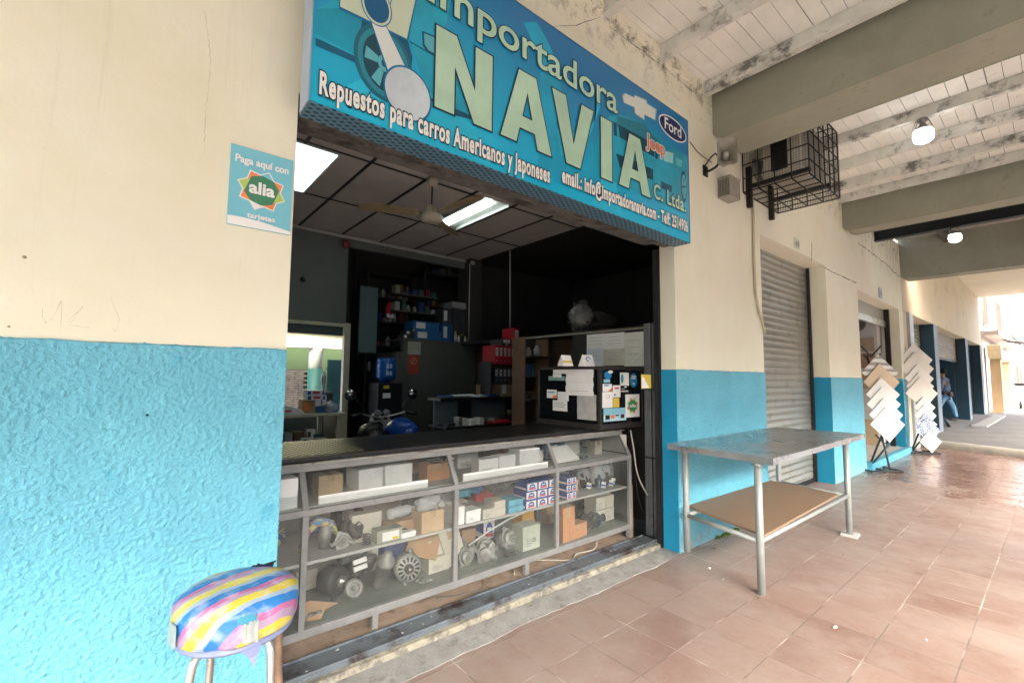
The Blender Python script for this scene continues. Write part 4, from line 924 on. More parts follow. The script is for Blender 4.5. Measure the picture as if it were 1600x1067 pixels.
LX = [(-.225, -.715, 0.0), (1.60, -.745, 0.0), (-.13, -.14, .085), (1.70, -.13, 0.0)]
for x, y, zz in LX:
    l_ = MB(); l_.tube([(x, y, zz), (x, y, TZ-.03)], .024, 14); l_.tube([(x, y, TZ-.055), (x, y, TZ-.031)], .03, 14); l_.build('leg', m_gal, tb)
b = MB(); b.box(1.53, 1.68, -.81, -.68, 0.001, .02, rot=.1); b.build('foot_plate', M('mortar_foot', (.45, .44, .41), .8), tb, bevel=.004)
zr = .335
b = MB(); b.tube([LX[0][:2]+(zr,), LX[1][:2]+(zr+.02,)], .017, 10); b.tube([LX[0][:2]+(zr,), LX[2][:2]+(zr+.02,)], .017, 10); b.tube([LX[1][:2]+(zr+.02,), LX[3][:2]+(zr+.02,)], .017, 10); b.tube([LX[2][:2]+(zr+.02,), LX[3][:2]+(zr+.02,)], .017, 10)
b.build('rail', m_gal, tb)
b = MB(); b.add([(-.20, -.73, zr+.024), (1.42, -.72, zr+.042), (1.52, -.12, zr+.044), (.0, -.08, zr+.042), (-.20, -.73, zr+.040), (1.42, -.72, zr+.058), (1.52, -.12, zr+.060), (.0, -.08, zr+.058)], [(3, 2, 1, 0), (4, 5, 6, 7), (0, 1, 5, 4), (1, 2, 6, 5), (2, 3, 7, 6), (3, 0, 4, 7)])
b.build('plywood_shelf', M('plywood', (.27, .18, .115), .45, .12, 5, .1, 40, dirt=(.25, .17, .11), dscale=6, dthr=.63), tb)

# ================= tile racks =================
m_rack = M('rack_dark_steel', (.03, .045, .05), .45, .1)
def tmat(name, kind, col=(.82, .82, .79)):
    if kind == 'plain': return M(name, col, .25, .05, 2)
    if kind == 'strata':
        m = M(name, col, .3); n, l = m.node_tree.nodes, m.node_tree.links; tc = n.new('ShaderNodeTexCoord'); w = n.new('ShaderNodeTexWave'); w.bands_direction = 'Z'; w.inputs['Scale'].default_value = 3.0; w.inputs['Distortion'].default_value = 1.5
        l.new(tc.outputs['Object'], w.inputs['Vector']); r = n.new('ShaderNodeValToRGB'); e = r.color_ramp.elements; e[0].color = (.28, .26, .23, 1); e[1].color = (.66, .66, .62, 1); e[0].position = .2; e[1].position = .6
        l.new(w.outputs['Fac'], r.inputs[0]); l.new(r.outputs[0], n['Principled BSDF'].inputs['Base Color']); return m
    m = M(name, col, .3); n, l = m.node_tree.nodes, m.node_tree.links; tc = n.new('ShaderNodeTexCoord'); mp = n.new('ShaderNodeMapping'); mp.inputs['Rotation'].default_value = (0, R(45), 0)
    l.new(tc.outputs['Object'], mp.inputs[0]); ch = n.new('ShaderNodeTexChecker'); ch.inputs['Scale'].default_value = 26 if kind == 'blue' else 11
    ch.inputs[1].default_value = (.66, .68, .70, 1); ch.inputs[2].default_value = (.10, .17, .42, 1) if kind == 'blue' else (.66, .50, .38, 1)
    l.new(mp.outputs[0], ch.inputs['Vector']); l.new(ch.outputs[0], n['Principled BSDF'].inputs['Base Color']); return m
def rack(label, base, tiles, yaw, tilt=R(5), frame=True):
    """base (x,y,0); tiles: (dx along face, z centre, half diagonal, material, depth step)"""
    t = T('tile_display_rack', label, 'display rack', 'tile display racks')
    bx_, by_, bz_ = base
    Rm = Matrix.Rotation(yaw, 3, 'Z')
    def L(p): return Vector((bx_, by_, bz_))+Rm@Vector(p)
    m = MB()
    def bar(a, c_, r=.014): m.tube([L(a), L(c_)], r, 4)
    bar((-.25, -.02, .02), (.25, .0, .02)); bar((-.25, -.02, .02), (-.28, .32, .02)); bar((.25, 0, .02), (.24, .35, .02)); bar((0, -.02, .02), (0, .34, .02))
    bar((0.06, -.0, .02), (.06, .15, .62)); bar((-.14, .18, .02), (.07, .02, .42)); bar((.06, .16, .60), (.20, .52, 1.83)); bar((.0, .34, .02), (.06, .10, .60))
    bar((.10, .13, .42), (-.04, .13, .56)); bar((.12, .13, .42), (.27, .13, .56))
    bar((.20, .44, 1.80), (.03, .42, 1.98)); bar((.20, .44, 1.80), (.36, .42, 1.98)); bar((.20, .44, 1.68), (.06, .42, 1.83)); bar((.20, .44, 1.70), (.34, .42, 1.84))
    m.build('stand', m_rack, t)
    w = MB()
    for p in ((-.25, -.02), (.25, 0), (-.28, .32), (.24, .35)): w.lathe([(.016, -.008), (.016, .008)], L((p[0], p[1], .004+.012)), Rm@Vector((1, 0, 0)), 10)
    w.build('castor', m_darkmetal, t)
    for i, (dx, z, hd_, mat, dy) in enumerate(tiles):
        s = MB(); th = .009; k = math.sin(tilt)
        P = [(dx, dy-0*k, z+hd_), (dx-hd_, dy, z), (dx, dy, z-hd_), (dx+hd_, dy, z)]
        def tp(p, o): return L((p[0], p[1]+(p[2]-z)*k+o, p[2]))
        s.add([tp(p, 0) for p in P]+[tp(p, th) for p in P], [(0, 1, 2, 3), (7, 6, 5, 4), (0, 4, 5, 1), (1, 5, 6, 2), (2, 6, 7, 3), (3, 7, 4, 0)])
        s.build('tile', mat, t)
    return t
W1 = tmat('tile_white', 'plain'); W2 = tmat('tile_offwhite', 'plain', (.76, .75, .70)); W3 = tmat('tile_cream', 'plain', (.74, .71, .64)); BG = tmat('tile_beige', 'plain', (.62, .48, .33))
rack('rack of overlapping square tiles, white below beige and striped ones, at the tile shop door', (5.530, -0.245, 0.000), [(0.224, 1.537, 0.301, tmat('tile_strata', 'strata'), 0.303), (0.211, 1.383, 0.295, BG, 0.263), (0.181, 1.185, 0.270, W1, 0.211), (0.155, 1.031, 0.270, W1, 0.171), (0.147, 0.867, 0.268, W1, 0.128), (0.132, 0.719, 0.273, W1, 0.090)], -0.6951)
rack('rack of cream tiles with two blue patterned tiles near its bottom', (8.420, -0.300, 0.000), [(0.231, 1.837, 0.343, W2, 0.381), (0.205, 1.657, 0.341, W3, 0.334), (0.195, 1.456, 0.290, W2, 0.282), (0.168, 1.299, 0.277, W3, 0.241), (0.155, 1.163, 0.323, W3, 0.205), (0.136, 0.890, 0.209, W3, 0.134), (0.103, 0.732, 0.217, W3, 0.093), (0.072, 0.566, 0.211, tmat('tile_blue', 'blue'), 0.050), (0.072, 0.453, 0.244, tmat('tile_blue', 'blue'), 0.021), (0.061, 0.246, 0.213, tmat('tile_patchwork', 'patch'), -0.033)], -0.6951)

# ================= stool =================
sl = T('bar_stool', 'padded stool wrapped in colourful striped plastic in front of the blue wall', 'stool')
def stripe_mat():
    m = bpy.data.materials.new('striped_plastic_wrap'); m.use_nodes = True
    n, l = m.node_tree.nodes, m.node_tree.links; b = n['Principled BSDF']
    P = n.new('ShaderNodeNewGeometry').outputs['Position']
    mp = n.new('ShaderNodeMapping'); mp.inputs['Rotation'].default_value = (0, 0, R(-22)); l.new(P, mp.inputs[0])
    t = n.new('ShaderNodeTexNoise'); t.inputs['Scale'].default_value = 5; t.inputs['Detail'].default_value = 3; l.new(P, t.inputs['Vector'])
    sp = n.new('ShaderNodeSeparateXYZ'); l.new(mp.outputs[0], sp.inputs[0])
    def mth(op, a, b_):
        k = n.new('ShaderNodeMath'); k.operation = op
        for i, v in enumerate((a, b_)):
            if isinstance(v, (int, float)): k.inputs[i].default_value = v
            else: l.new(v, k.inputs[i])
        return k.outputs[0]
    v = mth('ADD', sp.outputs[1], mth('MULTIPLY', t.outputs[0], .05)); v = mth('ADD', v, mth('MULTIPLY', sp.outputs[2], .75))
    f = mth('FRACT', mth('MULTIPLY', v, 8.6), 0)
    r = n.new('ShaderNodeValToRGB'); r.color_ramp.interpolation = 'CONSTANT'; e = r.color_ramp.elements
    cols = [(0, (.55, .47, .06)), (.27, (.34, .25, .38)), (.42, (.42, .12, .28)), (.56, (.025, .17, .46)), (.84, (.28, .37, .48))]
    e[0].position = 0; e[0].color = (*cols[0][1], 1); e[1].position = cols[1][0]; e[1].color = (*cols[1][1], 1)
    for p_, c_ in cols[2:]: q_ = e.new(p_); q_.color = (*c_, 1)
    l.new(f, r.inputs[0])
    t2 = n.new('ShaderNodeTexNoise'); t2.inputs['Scale'].default_value = 22; t2.inputs['Detail'].default_value = 6; l.new(P, t2.inputs['Vector'])
    mr_ = n.new('ShaderNodeMapRange'); mr_.inputs[1].default_value = .5; mr_.inputs[2].default_value = .72; mr_.inputs[4].default_value = .45; l.new(t2.outputs[0], mr_.inputs[0])
    k = n.new('ShaderNodeMix'); k.data_type = 'RGBA'; l.new(mr_.outputs[0], k.inputs[0]); l.new(r.outputs[0], k.inputs[6]); k.inputs[7].default_value = (.62, .66, .72, 1)
    l.new(k.outputs[2], b.inputs['Base Color']); b.inputs['Roughness'].default_value = .3
    bp = n.new('ShaderNodeBump'); bp.inputs['Strength'].default_value = .5; bp.inputs['Distance'].default_value = .006
    t3 = n.new('ShaderNodeTexNoise'); t3.inputs['Scale'].default_value = 16; t3.inputs['Detail'].default_value = 4; t3.inputs['Distortion'].default_value = 1.2; l.new(P, t3.inputs['Vector'])
    l.new(t3.outputs[0], bp.inputs['Height']); l.new(bp.outputs[0], b.inputs['Normal'])
    return m
SC = Vector((-3.205, -.43, .66)); SR = .165
s = MB(); prof = [(.001, -.002), (SR*.90, 0), (SR*.985, .012), (SR*1.0, .035), (SR*1.0, .065), (SR*.97, .088), (SR*.88, .106), (SR*.70, .117), (SR*.4, .122), (.001, .123)]
s.lathe(prof, SC, (0, 0, 1), 56)
s.v = [tuple(Vector(v)+(Vector(v)-SC-Vector((0, 0, .06))).normalized()*.007*noise.noise(Vector(v)*22)) for v in s.v]
s.build('seat', stripe_mat(), sl)
# torn tape patches on the front of the seat
def patch(a0, a1, z0, z1, mat, lift=.004, drop=0, n=6, name='tape_patch'):
    p = MB(); vs = []
    for i in range(n+1):
        a = R(a0+(a1-a0)*i/n)
        for k_ in (0, 1):
            z = (z0 if k_ == 0 else z1)+random.uniform(-.004, .004); rr_ = SR+lift+random.uniform(0, .003); vs.append((SC.x+rr_*math.cos(a), SC.y+rr_*math.sin(a), SC.z+z-(drop*i/n if k_ == 0 else 0)))
    p.add(vs, [(i*2, i*2+2, i*2+3, i*2+1) for i in range(n)], True); p.build(name, mat, sl)
m_tape = M('clear_tape', (.30, .34, .33), .2, .2, 20); m_tealt = M('teal_plastic', (.04, .24, .36), .25, .2, 10)
patch(-95, -82, .020, .070, m_tape, .003, .012, 10); patch(-100, -84, .066, .088, m_tealt, .004, 0, 10); patch(-170, -155, .01, .07, m_tape, .005)
pp = MB(); pp.add([(SC.x-.02, SC.y-SR-.004, SC.z+.0), (SC.x+.035, SC.y-SR-.003, SC.z+.0), (SC.x+.026, SC.y-SR+.004, SC.z-.03), (SC.x+.016, SC.y-SR, SC.z-.060), (SC.x+.006, SC.y-SR+.003, SC.z-.03)], [(0, 4, 3, 2, 1)])
pp.build('hanging_strip', M('lilac_strip', (.22, .26, .45), .4), sl)
pp = MB(); pp.blob((SC.x+.07, SC.y+.10, SC.z+.108), .045, .014, .010, .5, 3, 20, 4); pp.build('torn_flap', M('black_torn', (.02, .03, .05), .4, .4, 30), sl)
m_chrome = M('dull_chrome', (.62, .61, .57), .28, .2, 9, metal=.95); m_rust = M('rusty_leg', (.26, .17, .11), .6, .4, 20, metal=.3)
for k_, (ax, ay) in enumerate(((-.118, -.095), (.065, -.125), (-.045, .10), (.118, .02))):
    l_ = MB(); o_ = Vector((ax, ay, 0)); d_ = o_.normalized()
    l_.tube([SC+d_*.05+Vector((0, 0, -.012)), SC+o_*.80+Vector((0, 0, -.014)), SC+o_*.97+Vector((0, 0, -.028)), SC+o_*1.03+Vector((0, 0, -.06)), SC+o_*1.08+Vector((0, 0, -.2)), Vector((SC.x+ax*1.5, SC.y+ay*1.5, 0.0))], .0115, 14)
    l_.build('leg', m_rust if k_ == 3 else m_chrome, sl)
f = MB(); f.tube([(SC.x+.168*math.cos(2*math.pi*i/32), SC.y+.168*math.sin(2*math.pi*i/32), .30) for i in range(33)], .009, 8, cap=False); f.build('foot_ring', m_darkmetal, sl)
u = MB(); u.lathe([(SR*.92, -.014), (SR*.95, -.003)], SC, (0, 0, 1), 40); u.build('seat_base', bpy.data.materials['lilac_strip'], sl)

# ================= GLASS COUNTER =================
ctr = T('display_counter', 'long grey framed glass display counter with a black top across the open shopfront', 'counter')
m_fr = M('grey_frame_paint', (.27, .275, .27), .55, .2, 12, .1, 60, metal=.2, world_xyz=True, dirt=(.13, .115, .10), dscale=16, dthr=.62)
m_shelf = M('shelf_board', (.42, .43, .41), .6, .15, 6, world_xyz=True, dirt=(.25, .24, .21), dscale=10, dthr=.6)
XS = [-3.3, -2.785, -1.885, -.985, -.075]
YF, YB, YT = .42, 1.02, .52
fr = MB()
fr.box(XS[0], XS[4]+.03, YF, YF+.03, .10, .142); fr.box(XS[0], XS[4]+.03, YF, YF+.03, .692, .724)
fr.box(XS[0], XS[4]+.03, YT, YT+.03, .895, .93)
fr.box(XS[0], XS[4]+.03, YB-.03, YB, .10, .93)
for y in (.10, .692): fr.box(XS[4], XS[4]+.03, YF+.031, YB-.031, y, y+.035)
for x in XS[1:]:
    fr.box(x, x+.03, YF+.0, YF+.03, .1425, .6915)
    fr.add([(x, YF, .7245), (x+.03, YF, .7245), (x+.03, YF+.03, .7245), (x, YF+.03, .7245), (x, YT, .8945), (x+.03, YT, .8945), (x+.03, YT+.03, .8945), (x, YT+.03, .8945)], [(3, 2, 1, 0), (4, 5, 6, 7), (0, 1, 5, 4), (1, 2, 6, 5), (2, 3, 7, 6), (3, 0, 4, 7)])
fr.build('frame', m_fr, ctr, bevel=.002)
MB().box(XS[0], XS[4]-.002, YF+.032, YB-.032, .13, .1415).build('bottom_shelf', M('case_floor', (.20, .22, .20), .5, .2, 5, world_xyz=True), ctr)
MB().box(XS[0], XS[4]-.002, YF+.032, YB-.032, .440, .456).build('shelf', m_shelf, ctr)
MB().box(XS[0], XS[4]-.002, YF+.032, YB-.032, .715, .729).build('shelf', m_shelf, ctr)
MB().box(XS[0], XS[4]-.002, YB-.036, YB-.032, .145, .89).build('back_panel', M('case_back', (.24, .27, .25), .6, .3, 3, world_xyz=True), ctr)
MB().box(XS[4]+.004, XS[4]+.012, YF+.04, YB-.04, .74, .90).build('end_panel', M('end_white', (.62, .62, .57), .6, world_xyz=True), ctr)
MB().box(XS[0], XS[4]+.05, YT-.012, 1.20, .932, .940).build('top_edge', M('worn_top_edge', (.40, .39, .36), .7, .3, 8, .3, 40, world_xyz=True, dirt=(.17, .12, .10), dscale=6, dthr=.5), ctr)
MB().box(XS[0], XS[4]+.05, YT+.02, 1.20, .941, .966).build('countertop', M('black_countertop', (.012, .013, .014), .32, .3, 3, world_xyz=True, dirt=(.05, .045, .04), dscale=9, dthr=.66), ctr, bevel=.003)
# tread plate at the left end of the top
tp = MB(); tp.box(-3.3, -2.42, YT+.05, 1.19, .9665, .969)
tp.build('tread_plate', M('brass_plate', (.10, .095, .05), .4, .3, 9, metal=.6), ctr)
tp = MB()
for i in range(34):
    for j in range(22):
        if (i+j) % 2: continue
        x, y = -3.28+i*.0262, YT+.065+j*.0272
        tp.box(x-.013, x+.013, y-.0035, y+.0035, .9692, .9712, rot=R(42 if i % 2 else 42))
stuff(tp.build('tread_ribs', M('brass_ribs', (.46, .44, .28), .35, .2, 9, metal=.5), ctr)); 
for x, y in ((-2.40, .425), (-1.285, .425), (-.085, .425), (-2.40, .96), (-1.285, .96), (-.085, .96)): MB().box(x, x+.035, y, y+.035, 0.02, .0995).build('foot', m_fr, ctr, bevel=.002)
# dusty panes; the pale film also paints in milky reflections
def glass_mat(name, dust=.10):
    m = bpy.data.materials.new(name); m.use_nodes = True; n, l = m.node_tree.nodes, m.node_tree.links
    for x in list(n): n.remove(x)
    o = n.new('ShaderNodeOutputMaterial'); tr = n.new('ShaderNodeBsdfTransparent'); gl = n.new('ShaderNodeBsdfGlossy'); df = n.new('ShaderNodeBsdfDiffuse')
    tr.inputs[0].default_value = (.97, .985, .975, 1); gl.inputs['Roughness'].default_value = .03; df.inputs[0].default_value = (.62, .66, .62, 1)
    P = n.new('ShaderNodeNewGeometry').outputs['Position']; t = n.new('ShaderNodeTexNoise'); t.inputs['Scale'].default_value = 4; t.inputs['Detail'].default_value = 8; t.inputs['Roughness'].default_value = .7; l.new(P, t.inputs['Vector'])
    mr_ = n.new('ShaderNodeMapRange'); mr_.inputs[1].default_value = .35; mr_.inputs[2].default_value = .75; mr_.inputs[3].default_value = dust*.5; mr_.inputs[4].default_value = dust*2.2; l.new(t.outputs[0], mr_.inputs[0])
    fz = n.new('ShaderNodeFresnel'); fz.inputs[0].default_value = 1.5
    a = n.new('ShaderNodeMixShader'); b = n.new('ShaderNodeMixShader')
    l.new(fz.outputs[0], a.inputs[0]); l.new(tr.outputs[0], a.inputs[1]); l.new(gl.outputs[0], a.inputs[2])
    l.new(mr_.outputs[0], b.inputs[0]); l.new(a.outputs[0], b.inputs[1]); l.new(df.outputs[0], b.inputs[2]); l.new(b.outputs[0], o.inputs[0]); return m
m_glass = glass_mat('dusty_milky_glass', .06)
for a, b_ in zip(XS[:-1], XS[1:]):
    MB().quad((a+.03, YF+.012, .1425), (b_, YF+.012, .1425), (b_, YF+.012, .6915), (a+.03, YF+.012, .6915)).build('glass_pane', m_glass, ctr)
    MB().quad((a+.03, YF+.012, .7245), (b_, YF+.012, .7245), (b_, YT+.012, .8945), (a+.03, YT+.012, .8945)).build('glass_pane', m_glass, ctr)

# ---------------- boxes and parts ----------------
m_wb = M('white_card', (.80, .81, .80), .75, .08, 9, dirt=(.5, .47, .4), dscale=9, dthr=.68)
m_cb = M('cream_card', (.52, .50, .42), .8, .1, 9, dirt=(.38, .35, .27), dscale=9, dthr=.6)
m_kb = M('brown_cardboard', (.38, .245, .14), .85, .14, 9, .1, 50)
m_kb2 = M('pale_cardboard', (.50, .38, .24), .85, .12, 9, .1, 50)
m_ob = M('orange_cardboard', (.46, .23, .11), .8, .14, 9)
m_bl = M('blue_print_card', (.018, .07, .30), .5, .1, 9)
m_lb = M('light_blue_card', (.11, .38, .50), .7, .1, 9)
m_rd = M('red_card', (.42, .03, .03), .6, .1, 9)
m_mu = M('mustard_card', (.44, .24, .05), .7, .1, 9)
m_tp = M('packing_tape', (.42, .32, .20), .25, .1, 20)
m_dk = M('dark_card', (.05, .05, .055), .6, .3, 9)
m_prd = M('print_red', (.50, .04, .06), .5, .05); m_pbl = M('print_blue', (.02, .09, .36), .5, .05); m_pwh = M('print_white_card', (.70, .71, .70), .6, .05); m_pbk = M('print_black', (.03, .03, .03), .6, .05)
m_fp = M('faded_ink', (.28, .29, .33), .7, .3, 20)
GB = 'boxes inside the glass counter'
CK = [0]
def carton(B, label, mat=None, kind='lid', name='white_box', rot=0, tilt=None, group=GB, cat='box', jit=.0015):
    mat = mat or m_wb; x0, x1, y0, y1, z0, z1 = B
    t = T(name, label, cat, group); h = z1-z0
    if kind == 'lid':
        MB().box(x0+.001, x1-.001, y0+.001, y1-.001, z0, z0+h*.62, rot, tilt, jit).build('tray', mat, t, bevel=.002)
        q = MB(); q.box(x0, x1, y0, y1, z0+h*.5, z1, rot, None, jit*.6); q.build('lid', mat, t, bevel=.002)
        CK[0] += 1
        if h > .05 and CK[0] % 3:
            w = x1-x0; g = MB(); yy = y0-.0022-(.003 if rot else 0)
            if not rot:
                for i_ in range(2+CK[0] % 3): zz = z0+h*(.18+.09*i_); g.poly_wall([(x0+w*.15, zz), (x0+w*(.45+.08*((CK[0]+i_) % 4)), zz), (x0+w*(.45+.08*((CK[0]+i_) % 4)), zz+h*.035), (x0+w*.15, zz+h*.035)], yy)
                g.build('faint_print', m_fp, t)
    elif kind == 'tape':
        q = MB(); q.box(x0, x1, y0, y1, z0, z1, 0, None, jit); e = MB(); e.box((x0+x1)/2-.018, (x0+x1)/2+.018, y0-.0012, y1+.0012, z1-h*.3, z1+.0012)
        f = MB(); f.box(x0+.002, x1-.002, (y0+y1)/2-.0012, (y0+y1)/2+.0012, z1, z1+.0015)
        if rot or tilt:
            c = Vector(((x0+x1)/2, (y0+y1)/2, z0)); m = Matrix.Rotation(rot, 3, 'Z')
            if tilt: m = m@Matrix.Rotation(tilt[0], 3, 'X')@Matrix.Rotation(tilt[1], 3, 'Y')
            for w in (q, e, f): w.v = [tuple(c+m@(Vector(v)-c)) for v in w.v]
            mn = min(v[2] for v in q.v)
            for w in (q, e, f): w.v = [(v[0], v[1], v[2]-mn+z0) for v in w.v]
        q.build('carton_body', mat, t, bevel=.002); e.build('tape', m_tp, t); f.build('flap_seam', m_dk, t)
    elif kind == 'print':
        MB().box(x0, x1, y0, y1, z0, z1, 0, None, jit*.5).build('carton_body', mat, t, bevel=.0015)
        w = x1-x0; y = y0-.0025
        MB().poly_wall([(x0+w*.06, z0+h*.08), (x1-w*.06, z0+h*.08), (x1-w*.06, z1-h*.08), (x0+w*.06, z1-h*.08)], y).build('printed_panel', m_pwh, t)
        cx_ = (x0+x1)/2; MB().poly_wall([(cx_-w*.27, z0+h*.36)]+[(cx_+w*.27*math.cos(a), z0+h*.45+h*.40*math.sin(a)) for a in [math.pi*(1-i/10) for i in range(11)]]+[(cx_+w*.27, z0+h*.36)], y-.0008).build('printed_arch', m_pbl, t)
        MB().poly_wall([(cx_-w*.30, z0+h*.18), (cx_+w*.30, z0+h*.18), (cx_+w*.30, z0+h*.34), (cx_-w*.30, z0+h*.34)], y-.0009).build('printed_bar', m_prd, t)
        MB().poly_wall([(cx_-w*.18, z0+h*.50), (cx_+w*.18, z0+h*.50), (cx_+w*.15, z0+h*.62), (cx_-w*.15, z0+h*.62)], y-.0012).build('printed_stripe', m_pwh, t)
        MB().quad((x0-.0012, y1-.004, z0+h*.15), (x0-.0012, y0+.004, z0+h*.15), (x0-.0012, y0+.004, z0+h*.4), (x0-.0012, y1-.004, z0+h*.4)).build('side_stripe', m_pwh, t)
    return t
UP, MD, BT = .730, .457, .142
# upper shelf
carton((-3.2, -2.80, .47, .60, UP, .88), 'big white foam block in the narrow left end bay, top shelf', kind='lid')
carton((-2.663,-2.528,0.588,0.708,0.73,0.848), 'plain pale tan box, leftmost in the wide top left bay', m_kb2, 'tape', 'tan_box')
carton((-2.443,-2.267,0.605,0.765,0.73,0.853), 'left one of two bright white boxes in the wide top left bay', rot=R(6))
carton((-2.28,-2.106,0.562,0.712,0.73,0.866), 'right one of two bright white boxes in the wide top left bay', rot=R(-4))
carton((-2.28, -2.20, .80, .90, UP, .885), 'small blue printed box behind the two bright white boxes', m_bl, 'print', 'blue_box')
carton((-2.16, -1.90, .84, .97, UP, .88), 'low brown box at the back between the white boxes and the orange crate', m_kb, 'tape', 'cardboard_box')
carton((-1.991,-1.821,0.586,0.696,0.73,0.835), 'orange-brown box carrying a black rubber ring, top left bay', m_ob, 'tape', 'orange_box')
RB = (-1.991,-1.821,0.586,0.696,0.73,0.835)
g = MB(); cxr, cyr, czr = (RB[0]+RB[1])/2, (RB[2]+RB[3])/2, RB[5]+.012
g.tube([(cxr+.035*math.cos(2*math.pi*i/20), cyr+.035*math.sin(2*math.pi*i/20), czr) for i in range(21)], .010, 8, cap=False); tag(g.build('rubber_ring', m_black), 'black rubber ring lying on the orange-brown box', 'ring')
carton((-1.635,-1.465,0.516,0.606,0.73,0.839), 'small white box nearest the glass, top middle bay')
carton((-1.449,-1.284,0.542,0.632,0.73,0.84), 'white box just right of the smallest one, top middle bay', rot=R(5))
carton((-1.269,-1.072,0.514,0.644,0.73,0.872), 'largest white box of the top middle bay')
carton((-1.62, -1.44, .80, .95, UP, .84), 'white box at the back of the top middle bay')
t = carton((-1.80, -1.71, .70, .82, UP, .86), 'dark box with white printed labels, top middle bay', m_dk, 'lid', 'dark_box')
for k_ in range(4): MB().poly_wall([(-1.79, .748+k_*.026), (-1.72, .748+k_*.026), (-1.72, .762+k_*.026), (-1.79, .762+k_*.026)], .6975).build('label', m_pwh, t)
carton((-1.21, -1.02, .78, .90, UP, .885), 'red box at the back of the top shelf behind the slanted post', m_rd, 'lid', 'red_box')
carton((-1.20, -1.08, .56, .66, UP, .785), 'low blue and white box beside the largest white box, top middle bay', m_bl, 'print', 'blue_box')
carton((-1.16, -1.06, .67, .74, .73, .82), 'small yellow-topped box at the right of the top middle bay', M('yellow_card', (.55, .45, .06), .6), 'lid', 'yellow_box')
for (a, b_, c_) in ((-2.70, -2.06, 'long white foam strip standing behind the slanted glass, left bay'), (-1.80, -1.04, 'long white foam strip standing behind the slanted glass, middle bay')):
    g = MB(); g.box(a, b_, .455, .468, .7295, .775, jit=.002); tag(g.build('foam_strip', m_wb, bevel=.002), c_, 'foam strip', 'foam strips behind the slanted glass')
# right top bay
carton((-.86, -.70, .68, .80, UP, .855), 'blue and white printed box at the top of the right bay', m_bl, 'print', 'blue_box')
g = MB(); vs = [(-.90, .505, .735), (-.60, .52, .735), (-.66, .62, .845), (-.90, .60, .845)]; g.add(vs+[(x, y+.004, z) for x, y, z in vs], [(0, 1, 2, 3), (7, 6, 5, 4), (0, 4, 5, 1), (1, 5, 6, 2), (2, 6, 7, 3), (3, 7, 4, 0)])
tag(g.build('white_sheet', m_wb), 'white paper sheet leaning in the top right bay', 'paper')
for i in range(4): carton((-.56+.005*(i % 2), -.37, .74, .90, UP+i*.040, UP+i*.040+.037), ['lowest', 'second', 'third', 'topmost'][i]+' flat white box of the stack in the top right bay', m_cb, 'lid')
g = MB(); g.lathe([(.045, 0), (.05, .02), (.05, .08), (.035, .095), (.035, .11), (.001, .112)], (-.62, .72, UP), (0, 0, 1), 18); tag(g.build('blue_jar', M('blue_plastic_jar', (.06, .33, .42), .3, .2, 20)), 'light blue plastic jar left of the stack of flat white boxes', 'jar')
# ----- middle shelf -----
m_bag = None
def plastic_mat(name, tint=(.8, .85, .88), a=.35):
    m = M(name, tint, .12, .1, 20, .9, 30); m.node_tree.nodes['Principled BSDF'].inputs['Alpha'].default_value = a; return m
m_bag = plastic_mat('clear_plastic_bag')
m_alu = M('dusty_cast_aluminium', (.30, .31, .29), .55, .35, 25, .3, 60, metal=.5); m_iron = M('dusty_iron', (.10, .095, .09), .65, .4, 25, .3, 60, metal=.4); m_iron2 = M('dark_greasy_iron', (.05, .05, .05), .5, .4, 25, .3, 60, metal=.4)
m_steelb = M('bright_machined_steel', (.5, .5, .48), .3, .2, 20, metal=.9)
carton((-2.479,-2.302,0.562,0.722,0.457,0.609), 'tall off-white box marked with pen on the middle shelf, left bay', m_cb)
carton((-2.36, -2.06, .82, .95, MD, .66), 'wide dark brown box at the back of the middle shelf, left bay', M('dim_card', (.22, .17, .12), .8), 'tape', 'cardboard_box')
t = carton((-2.374,-2.222,0.456,0.536,0.457,0.53), 'grey-green flat box with a yellow sticker, middle shelf left bay', M('drab_card', (.30, .32, .26), .8), 'lid', 'flat_box')
BB = (-2.374,-2.222,0.456,0.536,0.457,0.53)
MB().poly_wall([(BB[0]+.03, BB[4]+.012), (BB[1]-.02, BB[4]+.012), (BB[1]-.02, BB[5]-.012), (BB[0]+.03, BB[5]-.012)], BB[2]-.003).build('label', m_pwh, t)
MB().poly_wall([(BB[1]-.06, BB[4]+.012), (BB[1]-.025, BB[4]+.012), (BB[1]-.025, BB[4]+.028), (BB[1]-.06, BB[4]+.028)], BB[2]-.004).build('sticker', M('sticker_yellow', (.6, .5, .03), .5), t)
carton((-2.27,-2.083,0.548,0.688,0.457,0.53), 'low brown box with a plastic wrapped bottle on top, middle shelf', m_kb, 'tape', 'cardboard_box')
carton((-2.096,-1.938,0.456,0.586,0.457,0.583), 'upright tan box under a crumpled clear bag, middle shelf left bay', m_kb2, 'tape', 'cardboard_box')
B2 = (-2.096,-1.938,0.456,0.586,0.457,0.583)
g = MB(); g.blob(((B2[0]+B2[1])/2+.0, (B2[2]+B2[3])/2, B2[5]+.035), .08, .05, .045, .35, 3, 18); tag(g.build('clear_bag', m_bag), 'crumpled clear plastic bag on the upright tan box', 'plastic bag')
B3 = (-2.27,-2.083,0.548,0.688,0.457,0.53)
g = MB(); g.lathe([(.001, 0), (.028, .004), (.034, .02), (.031, .05), (.035, .08), (.031, .11), (.034, .14), (.02, .17), (.013, .19), (.013, .205), (.001, .206)], (B3[0]+.02, (B3[2]+B3[3])/2-.02, B3[5]+.036), (1, .15, .03), 18); tag(g.build('plastic_bottle', plastic_mat('bottle_plastic', (.75, .8, .82), .45)), 'clear plastic bottle lying on the low brown box', 'bottle')
carton((-2.226,-2.131,0.456,0.506,0.457,0.49), 'little white box in front of the low brown box, middle shelf', name='white_box')
